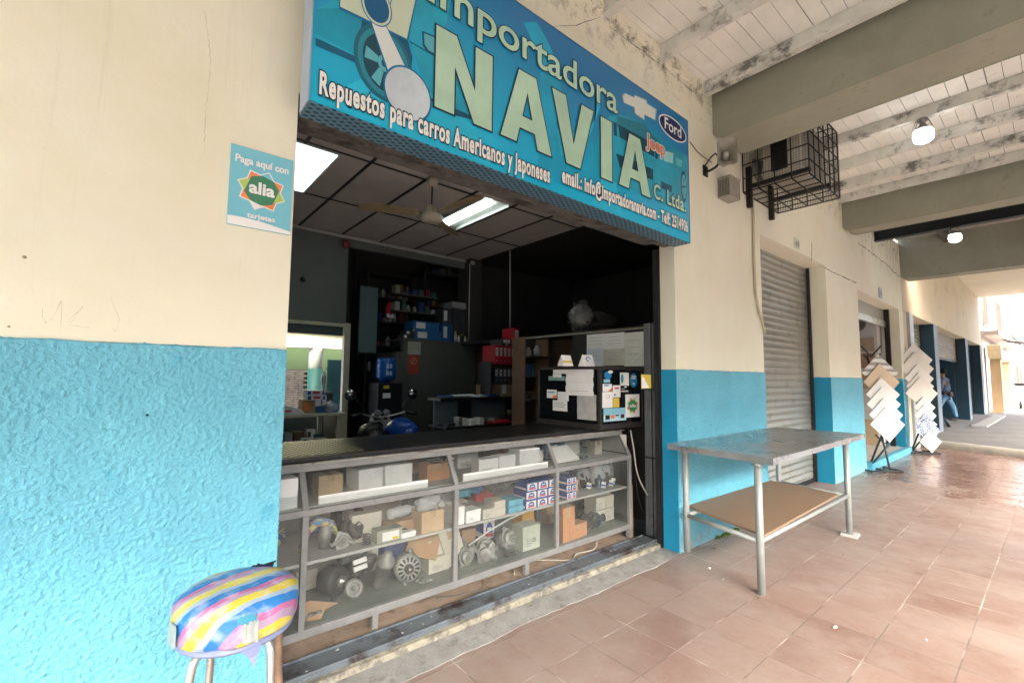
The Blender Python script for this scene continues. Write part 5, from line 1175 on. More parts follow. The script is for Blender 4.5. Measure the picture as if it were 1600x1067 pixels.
# coil spring, dusty parts and striped cloth
g = MB(); c_ = (-2.425,0.44,0.457); g.tube([(c_[0]+.020*math.cos(i*.55), max(c_[1], .48)+.020*math.sin(i*.55), MD+.004+i*.0012) for i in range(56)], .0035, 6); tag(g.build('coil_spring', m_iron), 'short black coil spring standing on the middle shelf', 'spring')
def housing(name, label, c, s, seed, mat, group='loose machine parts in the glass counter', cat='machine part'):
    """dusty cast part: body, flange with bolt holes, necks"""
    random.seed(seed); t = T(name, label, cat, group); c = Vector(c); a = Vector((random.uniform(-.5, .5), -1, random.uniform(0, .5))).normalized()
    g = MB(); g.lathe([(.3*s, -.5*s), (.42*s, -.45*s), (.45*s, -.1*s), (.36*s, .0), (.36*s, .25*s), (.28*s, .3*s), (.001, .31*s)], c+Vector((0, 0, .46*s)), a, 20); g.build('body', mat, t, bevel=.002)
    u = a.orthogonal().normalized(); v = a.cross(u)
    f = MB(); P = []
    for i in range(24):
        ang = 2*math.pi*i/24; r_ = .46*s*(1.28 if i % 8 < 2 else 1.0); P.append(c+Vector((0, 0, .46*s))+u*r_*math.cos(ang)+v*r_*math.sin(ang)+a*.02*s)
    f.add(P+[p+a*.06*s for p in P], [tuple(range(23, -1, -1)), tuple(range(24, 48))]+[(i, (i+1) % 24, (i+1) % 24+24, i+24) for i in range(24)]); f.build('flange', mat, t, bevel=.001)
    for k_ in range(2):
        d = (u*random.uniform(-1, 1)+v*random.uniform(-.2, 1)).normalized(); p = c+Vector((0, 0, .5*s)); e = p+d*.75*s; e.z = max(e.z, c.z+.14*s)
        n_ = MB(); n_.tube([p, p+(e-p)*.6, e], [.2*s, .16*s, .13*s], 14); n_.tube([e-(e-p).normalized()*.08*s, e], .2*s, 14); n_.build('neck', mat, t)
    h = MB(); h.lathe([(.17*s, 0), (.19*s, .10*s), (.13*s, .10*s), (.11*s, .02*s), (.06*s, .02*s), (.06*s, .2*s), (.001, .2*s)], c+Vector((0, 0, .46*s))+a*.3*s, a, 18); h.build('shaft_end', mat, t)
    return t
housing('pump_housing', 'dusty grey pump housing beside the coil spring', (-2.36, .64, MD), .12, 1, m_iron)
housing('pump_housing', 'dark mushroom shaped machine part left of the tall off-white box', (-2.46, .60, MD), .15, 2, m_iron)
housing('pump_housing', 'small grey part at the front of the middle shelf, left end', (-2.54, .53, MD), .09, 3, m_alu)
g = MB(); g.lathe([(.035, 0), (.038, .09), (.03, .12), (.015, .14), (.001, .141)], (-2.61, .60, MD), (0, 0, 1), 16); tag(g.build('metal_canister', m_alu), 'grey metal canister next to the first frame post', 'canister')
def cloth_mat():
    m = M('striped_plastic_sheet', (.4, .4, .2), .45); n, l = m.node_tree.nodes, m.node_tree.links; P = n.new('ShaderNodeNewGeometry').outputs['Position']
    t = n.new('ShaderNodeTexNoise'); t.inputs['Scale'].default_value = 9; t.inputs['Detail'].default_value = 2; t.inputs['Distortion'].default_value = 1; l.new(P, t.inputs['Vector'])
    r = n.new('ShaderNodeValToRGB'); r.color_ramp.interpolation = 'CONSTANT'; e = r.color_ramp.elements; e[0].color = (.04, .14, .26, 1); e[1].position = .42; e[1].color = (.42, .42, .16, 1)
    for p_, c__ in ((.50, (.34, .12, .2)), (.54, (.06, .24, .42)), (.62, (.45, .42, .3))): q_ = e.new(p_); q_.color = (*c__, 1)
    l.new(t.outputs[0], r.inputs[0]); l.new(r.outputs[0], n['Principled BSDF'].inputs['Base Color']); return m
m_cloth = cloth_mat()
g = MB(); g.blob((-2.97, .66, MD+.08), .15, .12, .10, .3, 5, 26, 3); g.v = [(v[0], v[1], max(v[2], MD+.001)) for v in g.v]; tag(g.build('striped_bundle', m_cloth), 'crumpled striped plastic bundle in the narrow left end bay', 'bundle')
g = MB(); g.tube([(-2.76, .55, MD+.02), (-2.72, .56, MD+.12), (-2.66, .58, MD+.155), (-2.59, .58, MD+.13), (-2.55, .57, MD+.05)], [.01, .022, .026, .022, .008], 10); tag(g.build('striped_roll', m_cloth), 'arched roll of striped plastic by the metal canister', 'bundle')
# middle bay, middle shelf
carton((-1.847,-1.781,0.463,0.603,0.457,0.573), 'white box half behind the second frame post, middle shelf')
carton((-1.771,-1.658,0.456,0.556,0.457,0.536), 'white box below the light blue net, middle shelf middle bay')
carton((-1.638,-1.535,0.456,0.556,0.457,0.522), 'cream box next to the one below the light blue net', m_cb)
BW = (-1.542,-1.446,0.456,0.576,0.457,0.56); hh = (BW[5]-BW[4])/2
for k_ in range(2): carton((BW[0], BW[1], BW[2], BW[3], BW[4]+k_*hh, BW[4]+(k_+1)*hh-.002), ['lower', 'upper'][k_]+' cream box beside the light blue boxes', m_cb)
BW = (-1.418,-1.281,0.456,0.576,0.457,0.546)
for i in range(2):
    for k_ in range(2):
        w_ = (BW[1]-BW[0])/2; hh = (BW[5]-BW[4])/2
        carton((BW[0]+i*w_+.001, BW[0]+(i+1)*w_-.001, BW[2], BW[3], BW[4]+k_*hh, BW[4]+(k_+1)*hh-.002), ['lower', 'upper'][k_]+' '+['left', 'right'][i]+' plain light blue box of the block of four', m_lb, 'lid', 'light_blue_box', group='light blue boxes in the counter')
BW = (-1.264,-0.931,0.456,0.596,0.457,0.641)
for i in range(3):
    for k_ in range(3):
        w_ = (BW[1]-BW[0])/3; hh = (BW[5]-BW[4])/3; dx = .006*k_
        carton((BW[0]+dx+i*w_+.001, BW[0]+dx+(i+1)*w_-.001, BW[2]+.003*((i*3+k_*5) % 3), BW[3], BW[4]+k_*hh, BW[4]+(k_+1)*hh-.002), ['bottom', 'middle', 'top'][k_]+' row, '+['left', 'centre', 'right'][i]+' column of nine blue and white printed boxes', m_bl, 'print', 'printed_box', group='blue and white printed boxes')
BW = (-0.838,-0.722,0.456,0.596,0.457,0.624)
for i in range(2):
    for k_ in range(3):
        w_ = (BW[1]-BW[0])/2; hh = (BW[5]-BW[4])/3
        carton((BW[0]+i*w_+.001, BW[0]+(i+1)*w_-.001, BW[2]+.004*((i+k_) % 2), BW[3], BW[4]+k_*hh, BW[4]+(k_+1)*hh-.002), ['bottom', 'middle', 'top'][k_]+' row, '+['left', 'right'][i]+' column of six blue and white boxes past the third post', m_bl, 'print', 'printed_box', group='blue and white printed boxes')
g = MB(); g.blob((-1.70, .62, MD+.17), .07, .05, .04, .4, 8, 20, 4); tag(g.build('blue_net', M('blue_net_plastic', (.10, .34, .46), .4, .5, 60, 1, 90)), 'light blue plastic net bundle on the white boxes', 'net')
g = MB(); g.blob((-1.56, .66, MD+.16), .05, .04, .035, .4, 18, 18, 4); tag(g.build('blue_net', M('blue_cap_plastic', (.03, .22, .46), .4, .4, 60, 1, 90)), 'small deeper blue plastic cap bundle on the cream box', 'net')
for i, (x, y, z, ax) in enumerate([(-1.58, .70, MD+.145, (.6, .1, .5)), (-1.44, .68, MD+.155, (1, -.2, -.35)), (-1.30, .68, MD+.17, (.1, -1, .1)), (-1.19, .68, MD+.17, (-.2, -1, .2))]):
    g = MB(); g.lathe([(.036, -.065), (.044, -.06), (.044, -.045), (.034, -.035), (.034, .045), (.046, .05), (.046, .068), (.032, .068), (.029, 0), (.001, -.01)], (x, y, z), ax, 18); tag(g.build('pipe_fitting', m_iron), ['leftmost dark pipe fitting, standing askew above the blue net', 'dark pipe fitting lying sideways above the cream boxes', 'dark round pipe fitting above the light blue boxes', 'dark round pipe fitting nearest the nine printed boxes'][i], 'pipe fitting', 'dark pipe fittings on the middle shelf')
MB_ = carton((-1.42, -1.24, .84, .97, MD, .70), 'dim red box at the back above the light blue boxes', m_rd, 'lid', 'red_box')
# right bay, middle shelf
carton((-.66, -.54, .60, .72, MD, .55), 'beige square box among bagged parts, right bay', m_kb2, 'lid', 'beige_box')
for i, (x, y, r_, z) in enumerate([(-.72, .58, .06, .09), (-.60, .80, .08, .17), (-.43, .66, .075, .17), (-.31, .60, .075, .18), (-.20, .60, .07, .18), (-.12, .62, .05, .16)]):
    t = T('bagged_part', ['bagged dark part just right of the six printed boxes', 'bagged dark part behind the beige square box', 'blue-tinted bagged part right of the beige square box', 'bagged part with a white and blue card, third from the right end', 'bagged part with a white and blue card, second from the right end', 'bagged part squeezed against the right end of the counter'][i], 'bagged part', 'bagged parts on the middle shelf')
    g = MB(); g.lathe([(r_*.5, 0), (r_*.8, .02), (r_*.8, z*.6), (r_*.5, z*.8), (.001, z*.82)], (x, y, MD+.005), (0, 0, 1), 14); g.build('part', m_iron2, t)
    g = MB(); g.blob((x, y, MD+z*.62), r_, r_*.85, z*.62, .3, 20+i, 16, 3); g.v = [(v[0], v[1], max(v[2], MD+.001)) for v in g.v]; g.build('bag', m_bag, t)
    g = MB(); g.box(x-.03, x+.03, y-r_*1.02, y-r_*1.0, MD+.005, MD+.055, 0, (0, R(12))); g.build('label', m_pwh, t); g = MB(); g.box(x-.028, x+.028, y-r_*1.045, y-r_*1.03, MD+.02, MD+.034, 0, (0, R(12))); g.build('label_stripe', m_pbl, t)
# ----- bottom shelf -----
t = carton((-2.06, -1.86, .60, .84, BT, .33), 'tilted brown cardboard box slumping over the bottom shelf', m_kb, 'tape', 'cardboard_box', R(-24), (R(-22), R(14)))
for q in (0, 1): carton((-1.955+q*.01, -1.80, .60+q*.02, .74, BT+q*.10, BT+.095+q*.10), ['lower', 'upper'][q]+' white box right of the tilted cardboard box', m_cb)
carton((-2.14, -1.97, .86, .97, BT, .29), 'dim blue box behind the alternator', m_bl, 'lid', 'blue_box')
def alternator(label, c, r_, ax, mat=m_alu):
    t = T('alternator', label, 'alternator', 'alternators and starters in the counter'); c = Vector(c); ax = Vector(ax).normalized(); u = ax.orthogonal().normalized(); v = ax.cross(u)
    g = MB(); g.lathe([(r_*.35, -r_*.9), (r_*.9, -r_*.85), (r_, -r_*.6), (r_, .1*r_), (r_*.94, .2*r_), (r_*.8, .32*r_), (r_*.42, .36*r_), (.001, .36*r_)], c, ax, 28); g.build('housing', mat, t)
    for i in range(14):
        a = 2*math.pi*i/14; d = u*math.cos(a)+v*math.sin(a); nn = ax.cross(d)
        p = c+ax*.345*r_; q = [p+d*r_*.46-nn*r_*.05, p+d*r_*.78-nn*r_*.08-ax*.025*r_, p+d*r_*.78+nn*r_*.08-ax*.025*r_, p+d*r_*.46+nn*r_*.05]
        s_ = MB(); s_.add([x+ax*.006 for x in q], [(3, 2, 1, 0)]); s_.add([x+ax*.006 for x in q], [(0, 1, 2, 3)]); s_.build('vent_slot', m_black, t)
    g = MB(); g.lathe([(r_*.34, .36*r_), (r_*.34, .42*r_), (r_*.28, .45*r_), (r_*.34, .50*r_), (r_*.34, .58*r_), (r_*.14, .60*r_), (r_*.14, .70*r_), (.001, .71*r_)], c, ax, 22); g.build('pulley', m_steelb, t)
    for a in (R(35), R(215)):
        d = u*math.cos(a)+v*math.sin(a); e = MB(); e.lathe([(r_*.17, -.1*r_), (r_*.17, .14*r_)], c+d*r_*1.15, ax, 14); e.tube([c+d*r_*.8, c+d*r_*1.15], r_*.11, 8); e.build('mounting_ear', mat, t)
    return t
alternator('grey alternator facing the glass beside the starter motor, bottom left bay', (-2.115, .58, BT+.092), .084, (-.25, -1, .12))
alternator('dark dusty alternator in the shadow at the left of the bottom shelf', (-2.52, .66, BT+.095), .085, (.6, -1, .1), m_iron2)
def starter(label, c, ang, mat=m_alu, s=1):
    t = T('starter_motor', label, 'starter motor', 'alternators and starters in the counter'); c = Vector(c); ax = Vector((math.cos(ang)*.35, -.5, math.sin(ang))).normalized()
    g = MB(); g.lathe([(.001, -.09*s), (.03*s, -.09*s), (.04*s, -.075*s), (.04*s, .05*s), (.047*s, .055*s), (.047*s, .07*s), (.03*s, .09*s), (.018*s, .12*s), (.001, .121*s)], c, ax, 20); g.build('motor_body', mat, t)
    g = MB(); o_ = ax.orthogonal().normalized()*.052*s; g.lathe([(.001, -.06*s), (.022*s, -.06*s), (.024*s, .03*s), (.014*s, .05*s), (.001, .051*s)], c+o_, ax, 16); g.build('solenoid', mat, t)
    g = MB(); g.lathe([(.008*s, -.10*s), (.008*s, -.085*s)], c+o_, ax, 8); g.build('terminal', m_steelb, t)
    return t
starter('upright grey starter motor left of the grey alternator', (-2.285, .57, BT+.115), R(80), s=1.15)
starter('dark starter motor with white labels, left half of the bottom shelf', (-2.37, .74, BT+.11), R(20), m_iron2, 1.2)
g = MB()
for k_ in range(2): g.box(-2.43, -2.35, .625+.01*k_, .648+.01*k_, BT+.13+.034*k_, BT+.155+.034*k_, 0, (R(-15), R(-6)))
tag(g.build('paper_label', m_pwh), 'pair of small printed labels hanging on the dark starter motor', 'label')
g = MB(); g.lathe([(.05, 0), (.052, .012), (.05, .02), (.042, .008), (.05, .02), (.03, .022), (.03, .004), (.012, .004), (.012, .03), (.001, .03)], (-2.46, .55, BT+.075), (-.3, -1, .35), 22); tag(g.build('belt_pulley', m_alu), 'grey grooved pulley leaning on the dark alternator', 'pulley')
g = MB(); g.add([(-2.74, .50, BT+.002), (-2.66, .475, BT+.002), (-2.63, .50, BT+.03), (-2.70, .53, BT+.085), (-2.56, .50, BT+.045), (-2.75, .54, BT+.08)], [(0, 1, 2, 3), (3, 2, 4), (0, 3, 5)]); tag(g.build('torn_card', m_kb), 'torn scrap of brown card in the bottom left corner behind the glass', 'card scrap')
# bottom shelf, middle bay
t = carton((-1.80, -1.66, .60, .68, BT, .40), 'white box leaning over sideways in the bottom middle bay', m_cb, 'tape', 'white_box', R(-8), (R(6), R(-20)))
carton((-1.239,-1.067,0.509,0.629,0.142,0.315), 'upright pale green-white box standing among pump parts', M('pale_green_card', (.42, .46, .38), .8), 'lid')
carton((-1.13, -1.0, .64, .76, BT, .30), 'mustard box at the right of the bottom middle bay', m_mu, 'tape', 'mustard_box'); carton((-1.12, -1.0, .65, .76, .302, .42), 'smaller mustard box stacked on the mustard box', m_mu, 'tape', 'mustard_box')
for i, (x, y, s_) in enumerate([(-1.69, .58, .12), (-1.55, .55, .12), (-1.47, .66, .13), (-1.27, .64, .155), (-1.13, .56, .13), (-1.62, .76, .13)]):
    housing('carburettor_part', ['grey cast part nearest the second post, bottom shelf', 'grey cast part second from the second post, at the glass', 'grey ribbed cast part in the middle of the bottom shelf', 'large grey cast part behind the others, middle bay', 'grey cast part just left of the upright pale box', 'dusty cast part at the back under the leaning white box'][i], (x, y, BT), s_, 30+i, m_alu, 'grey cast parts on the bottom shelf')
# bottom shelf, right bay
carton((-0.878,-0.745,0.456,0.506,0.142,0.4), 'tall orange-brown carton right of the third post, bottom shelf', m_ob, 'tape', 'orange_box')
carton((-0.809,-0.594,0.456,0.556,0.142,0.251), 'open-looking orange-tan box at the glass, bottom right bay', m_ob, 'tape', 'orange_box', R(4))
for k_ in range(2):
    for i in range(2): carton((-.31+i*.125, -.19+i*.125, .60, .74, BT+k_*.11, BT+.106+k_*.11), ['lower', 'upper'][k_]+' '+['left', 'right'][i]+' white box of the block in the bottom right corner', m_cb)
g = MB(); g.blob((-.19, .68, BT+.26), .12, .07, .05, .35, 40, 20, 4); tag(g.build('clear_bag', m_bag), 'clear bag of loose parts on the white boxes, bottom right corner', 'plastic bag')
g = MB(); g.lathe([(.001, -.03), (.05, -.02), (.068, .0), (.07, .012), (.06, .02), (.001, .03)], (-.66, .70, BT+.11), (-.3, -1, .15), 24); tag(g.build('head_lamp', M('lamp_glass_dull', (.5, .55, .58), .1, .2, 9, metal=.5)), 'round bagged headlamp behind the orange boxes', 'headlamp')
for i, (x, y, s_) in enumerate([(-.50, .56, .14), (-.38, .56, .13), (-.44, .76, .15)]):
    housing('brake_part', ['black greasy part just right of the orange-tan box', 'black greasy part left of the white box block', 'black greasy part behind the other two black ones'][i], (x, y, BT), s_, 50+i, m_iron2, 'black greasy parts on the bottom shelf')
# long hose / reflection-like bright tube lying in the middle bay
g = MB(); g.tube([(-1.72, .50, .30), (-1.55, .50, .36), (-1.35, .52, .40), (-1.15, .54, .415), (-1.02, .54, .41)], .006, 8); tag(g.build('clear_hose', M('pale_hose', (.55, .58, .56), .2, .1, 9)), 'pale hose curving up under the middle shelf behind the glass', 'hose')

random.seed(77)
spots = [(-2.68, .86, BT), (-2.30, .88, BT), (-1.76, .88, BT), (-1.50, .90, BT), (-1.34, .86, BT), (-.86, .88, BT), (-.66, .86, BT), (-2.64, .86, MD), (-2.46, .88, MD), (-1.98, .86, MD), (-1.74, .88, MD), (-1.56, .88, MD), (-.90, .88, MD), (-.44, .88, MD), (-.26, .88, MD), (-2.62, .86, UP), (-2.40, .88, UP), (-1.40, .88, UP), (-1.0, .66, UP), (-.30, .62, UP)]
nm_ = {BT: 'bottom', MD: 'middle', UP: 'top'}
wh_ = ['far left back', 'back behind the starter motor', 'back behind the leaning white box', 'back of the grey parts', 'back beside the pale green-white box', 'back behind the tall orange carton', 'back behind the headlamp', 'back behind the canister', 'back behind the mushroom shaped part', 'back right of the left bay', 'back behind the net bundle', 'back behind the cream boxes', 'back behind the six printed boxes', 'back behind the bagged parts', 'back right corner', 'back left corner', 'back behind the left bright white box', 'back behind the smaller white boxes', 'front by the third post', 'front right of the flat white stack']
for i, (x, y, z) in enumerate(spots):
    w, h = random.uniform(.07, .13), random.uniform(.06, .15 if z != BT else .22); mt_, nmx = random.choice([(m_kb, 'brown'), (m_cb, 'cream'), (m_wb, 'white'), (m_dk, 'dark'), (m_bl, 'blue'), (m_kb2, 'tan')]); h = min(h, .13) if z == UP else h
    carton((x, x+w, y, y+.09, z, z+h), nmx+' box at the '+wh_[i]+', '+nm_[z]+' shelf', mt_, random.choice(['lid', 'tape', 'print'] if mt_ is m_bl else ['lid', 'tape']), nmx+'_stock_box')
for i, (x, y, z, r_) in enumerate([(-2.70, .52, BT, .05), (-2.20, .52, MD, .03), (-1.80, .52, MD, .03), (-1.36, .50, BT, .05), (-.80, .52, BT, .03), (-.60, .50, UP, .03), (-2.05, .50, BT, .04)]):
    g = MB()
    for q in range(7): g.blob((x+random.uniform(-r_, r_), y+random.uniform(-.02, .02), z+.014+random.uniform(0, .02)), random.uniform(.01, .022), random.uniform(.008, .016), random.uniform(.008, .015), .4, q+i*9, 8, 3)
    stuff(tag(g.build('small_hardware', m_iron if i % 2 else m_alu), ['loose greasy hardware by the first post', 'loose hardware under the little white box', 'loose hardware beside the second post, middle shelf', 'loose hardware before the grey cast parts', 'loose hardware at the foot of the orange carton', 'loose hardware at the top right bay', 'loose hardware under the tilted carton'][i], 'hardware'))
# ================= corner display case on the counter =================
cs = T('notice_case', 'black framed glass case covered in stickers standing on the right end of the counter', 'display case')
CX0, CX1, CY0, CY1, CZ0, CZ1 = -.46, .17, .43, 1.20, .985, 1.500
m_cf = M('case_black_wood', (.035, .03, .027), .5, .3, 9, world_xyz=True, dirt=(.12, .085, .07), dscale=9, dthr=.6)
MB().box(CX0, CX1, CY0, CY1, CZ0-.018, CZ0+.028).build('base', m_cf, cs, bevel=.004)
tpf = MB(); tpf.box(CX0, CX1, CY0, CY0+.03, CZ1-.025, CZ1); tpf.box(CX0, CX0+.03, CY0+.031, CY1, CZ1-.025, CZ1); tpf.box(CX1-.03, CX1, CY0+.031, CY1, CZ1-.025, CZ1); tpf.box(CX0, CX1, CY1-.03, CY1-.001, CZ1-.024, CZ1-.001)
tpf.box(CX0+.031, CX1-.031, CY0+.031, CY1-.031, CZ1-.012, CZ1-.006); tpf.build('top_frame', m_cf, cs, bevel=.002)
for x, y in ((CX0, CY0), (CX1-.03, CY0), (CX0, CY1-.03), (CX1-.03, CY1-.031)): MB().box(x, x+.03, y, y+.03, CZ0+.0285, CZ1-.0255).build('post', m_cf, cs, bevel=.002)
m_dg = M('dark_case_glass', (.006, .007, .009), .06, .1, spec=.6)
MB().box(CX0+.031, CX1-.031, CY0+.010, CY0+.014, CZ0+.029, CZ1-.026).build('front_glass', m_dg, cs); MB().box(CX0+.010, CX0+.014, CY0+.031, CY1-.031, CZ0+.029, CZ1-.026).build('side_glass', m_dg, cs)
MB().box(CX1-.014, CX1-.010, CY0+.031, CY1-.031, CZ0+.029, CZ1-.026).build('side_glass', m_dg, cs)
def SFr(k, mat, name='sticker', lift=.0, pts=None, tilt=0):
    x0, x1, z0, z1 = k; y = CY0+.008-lift; g = MB()
    P = pts or [(0, 0), (1, 0), (1, 1), (0, 1)]
    g.poly_wall([(x0+(x1-x0)*a, z0+(z1-z0)*b) for a, b in P], y); return g.build(name, mat, cs)
def SLe(k, mat, name='sticker', lift=.0, curl=0):
    y0, y1, z0, z1 = k; x = CX0+.008-lift; n_ = 8; vs = []
    for i in range(n_+1):
        z = z0+(z1-z0)*i/n_; dx = curl*math.sin(i*1.9)*.5-curl*.5; vs += [(x+dx, y1, z), (x+dx, y0, z)]
    return MB().add(vs, [(i*2, i*2+1, i*2+3, i*2+2) for i in range(n_)], True).build(name, mat, cs)
p_w = M('paper_white', (.88, .88, .87), .7, .05, 9); p_g = M('paper_greyed', (.45, .45, .44), .7, .2, 14); p_b = M('sticker_blue', (.02, .22, .48), .4, .05); p_lb = M('sticker_light_blue', (.28, .60, .74), .5, .05); p_o = M('sticker_orange', (.75, .20, .06), .5, .05); p_y = M('sticker_yellow_b', (.78, .58, .08), .5, .05); p_t = M('sticker_teal', (.03, .34, .42), .5, .05); p_gr = M('sticker_green', (.05, .26, .13), .5, .05); p_li = M('sticker_lime', (.40, .62, .18), .5, .05); p_k = M('sticker_black', (.02, .02, .02), .5); p_p = M('sticker_pink', (.6, .12, .25), .5)
circ = [(.5+.5*math.cos(2*math.pi*i/24), .5+.5*math.sin(2*math.pi*i/24)) for i in range(24)]
SLe((0.501,0.987,1.437,1.491), p_w, 'notice_sheet', .004); SLe((0.499,0.819,1.247,1.44), p_w, 'notice_sheet', .006, .012); SLe((0.474,0.69,1.043,1.259), p_g, 'notice_sheet', .002, .003)
SLe((0.942,1.073,1.212,1.289), p_w, 'card', .001); SLe((0.942,0.994,1.214,1.236), p_o, 'card_mark', .002); SLe((0.793,0.933,1.193,1.274), p_w, 'card', .001); SLe((0.811,0.995,1.099,1.194), p_w, 'card', .001)
SLe((0.973,1.064,1.262,1.272), p_b, 'printed_line', .002)
for k_ in range(3): SLe([(0.862,0.972,1.171,1.174), (0.829,0.972,1.155,1.158), (0.849,0.972,1.137,1.14)][k_], p_k, 'printed_line', .002)
for k_ in range(3): SLe([(0.568,0.789,1.385,1.388), (0.544,0.782,1.286,1.289), (0.555,0.789,1.461,1.463)][k_], p_g, 'printed_line', .0135)
SLe((0.842,1.052,1.375,1.415), M('painted_glass_reflection', (.25, .40, .38), .4), 'card', .001); SLe((0.883,0.994,1.405,1.435), p_w, 'card', .0015)  # silver-green strip paints a reflection on the side glass
SFr((-0.397,-0.295,1.391,1.46), p_b, pts=circ); SFr((-0.402,-0.315,1.363,1.392), p_lb); SFr((-0.343,-0.278,1.441,1.468), p_w, lift=.001, pts=circ)
SFr((-0.177,-0.047,1.337,1.452), p_w); SFr((-0.167,-0.126,1.358,1.439), p_t, lift=.001, pts=circ)
SFr((-0.034,0.077,1.319,1.451), p_b, pts=circ); SFr((-0.011,0.058,1.414,1.426), p_w, lift=.001); SFr((-0.012,0.054,1.396,1.407), p_w, lift=.001); SFr((0.007,0.036,1.344,1.363), p_w, lift=.001, pts=circ)
SFr((-0.416,-0.292,1.288,1.352), p_w); SFr((-0.348,-0.292,1.288,1.322), p_o, lift=.001, pts=[(0, 0), (1, 0), (1, 1)]); SFr((-0.398,-0.336,1.334,1.345), p_b, lift=.001)
SFr((-0.423,-0.283,1.149,1.285), p_w, lift=.0005); SFr((-0.37,-0.319,1.23,1.262), p_g, lift=.001, pts=circ); SFr((-0.366,-0.332,1.234,1.259), p_w, lift=.0015, pts=circ)
SFr((-0.282,-0.173,1.236,1.34), p_w, lift=.0008); SFr((-0.256,-0.195,1.307,1.324), p_p, lift=.0014); SFr((-0.266,-0.242,1.252,1.265), p_k, lift=.0014)
SFr((-0.278,-0.191,1.151,1.231), p_y, lift=.0006)
SFr((-0.16,-0.114,1.306,1.314), p_g); SFr((-0.161,-0.059,1.279,1.296), p_g); SFr((-0.118,-0.08,1.317,1.332), p_w, pts=circ)
SFr((-0.407,-0.099,1.093,1.145), p_lb, lift=.001); SFr((-0.407,-0.094,1.035,1.093), M('sticker_pale_blue', (.50, .74, .84), .5), lift=.001)
for k_ in ((-0.385,-0.327,1.052,1.088), (-0.175,-0.125,1.054,1.088)): SFr(k_, p_k, lift=.002)
SFr((-0.315,-0.259,1.055,1.087), p_o, lift=.002, pts=circ); SFr((-0.247,-0.199,1.076,1.087), p_k, lift=.002); SFr((-0.393,-0.124,1.122,1.136), p_b, lift=.002) if False else None
ks = (-0.105,0.105,1.055,1.259)
SFr(ks, p_w, 'card_poster', lift=.0012)
kx, kz, kw, kh = (ks[0]+ks[1])/2, (ks[2]+ks[3])/2, (ks[1]-ks[0]), (ks[3]-ks[2])
for mt_, a0, lf in ((p_o, 20, .0018), (p_li, 65, .0022)): g = MB(); g.poly_wall([(kx+kw*.42*math.cos(R(a0+90*i)), kz+kh*.36*math.sin(R(a0+90*i))) for i in range(4)], CY0+.008-lf); g.build('star', mt_, cs)
g = MB(); g.poly_wall([(kx+kw*.30*math.cos(R(45*i+22)), kz+kh*.25*math.sin(R(45*i+22))) for i in range(8)], CY0+.008-.0026); g.build('star_centre', p_gr, cs)
text('alia', (0, CY0+.008-.003, 0), (1, 0, 0), (0, 0, 1), kx-kw*.22, kx+kw*.22, kz-kh*.07, kz+kh*.09, p_w, cs, .03)
# yellow hanging tag
t = T('hanging_tag', 'yellow and white tag hanging on a cord just right of the sticker case', 'tag')
k = (-0.207,-0.067,1.317,1.435); MB().box(k[0], k[1], .198, .201, k[2], k[3]).build('tag_card', p_y, t); g = MB(); g.poly_wall([(k[0]+.004, k[2]+.004), (k[1]-.03, k[2]+.004), (k[0]+.03, k[3]-.02), (k[0]+.004, k[3]-.02)], .197); g.build('white_corner', p_w, t)
g = MB(); g.tube([((k[0]+k[1])/2, .1995, k[3]), ((k[0]+k[1])/2+.005, .21, k[3]+.03), ((k[0]+k[1])/2+.02, .32, k[3]+.05), (.13, .43, k[3]+.04)], .0015, 5); g.build('cord', m_cable, t)
# card stands on the case
for i, (kk, lab) in enumerate((((-0.705,-0.579,1.494,1.586), 'white card with an orange stripe standing on the sticker case'), ((-0.519,-0.377,1.492,1.591), 'white card with a blue ring standing on the sticker case'))):
    t = T('card_stand', lab, 'card stand', 'card stands on the sticker case'); y = (.62, .55)[i]; x0, x1 = kk[0], kk[1]; zt = 1.501+(kk[3]-kk[2])
    b = MB(); b.add([(x0, y, 1.501), (x1, y, 1.501), (x1-.006, y+.03, zt), (x0+.006, y+.03, zt), (x0, y+.07, 1.501), (x1, y+.07, 1.501)], [(0, 1, 2, 3), (5, 4, 3, 2), (0, 3, 4), (1, 5, 2)]); b.build('folded_card', p_w, t)
    g = MB()
    def fp(a, c): return (x0+(x1-x0)*a, y-.001+.03*c, 1.501+(zt-1.501)*c)
    if i == 0: g.add([fp(.05, .30), fp(.95, .30), fp(.95, .48), fp(.05, .48)], [(0, 1, 2, 3)]); g.build('stripe', p_y, t)
    else: g.add([fp(.5+.22*math.cos(a)*r_, .62+.22*math.sin(a)*r_) for r_ in (1, .6) for a in [2*math.pi*j/16 for j in range(16)]], [(j, (j+1) % 16, (j+1) % 16+16, j+16) for j in range(12)]); g.build('ring_mark', p_b, t)
# ---------------- shutter side post, gate and cables ----------------
gt = T('folding_gate', 'grey ribbed steel gate panels folded at the right side of the shopfront', 'gate')
m_gate = M('gate_grey', (.13, .14, .145), .45, .2, 5, .1, 40, metal=.3, world_xyz=True, dirt=(.07, .07, .07), dscale=4, dthr=.58)
for i in range(4):
    b = MB(); y = .215+i*.041; b.box(.075+.010*(i % 2), .105+.010*(i % 2), y, y+.035, .03, 1.90); b.build('gate_panel', m_gate, gt, bevel=.006)
b = MB(); b.box(.066, .074, .22, .37, .70, .715); b.box(.066, .074, .22, .37, 1.3, 1.315); b.build('hinge_bar', m_darkmetal, gt)
gr = T('shutter_guide', 'black steel guide post of the shopfront shutter against the blue reveal', 'guide post')
MB().box(-.020, -.007, .14, .20, .0, 2.52).build('channel', m_black, gr, bevel=.003); MB().box(-.030, -.0205, .15, .19, .0, 2.52).build('lip', m_darkmetal, gr)
g = MB(); g.box(.0, .10, .52, .60, .02, .40, 0, (0, R(3))); tag(g.build('wood_strip', m_ob), 'upright reddish wood offcut beside the counter end', 'wood offcut') if False else None
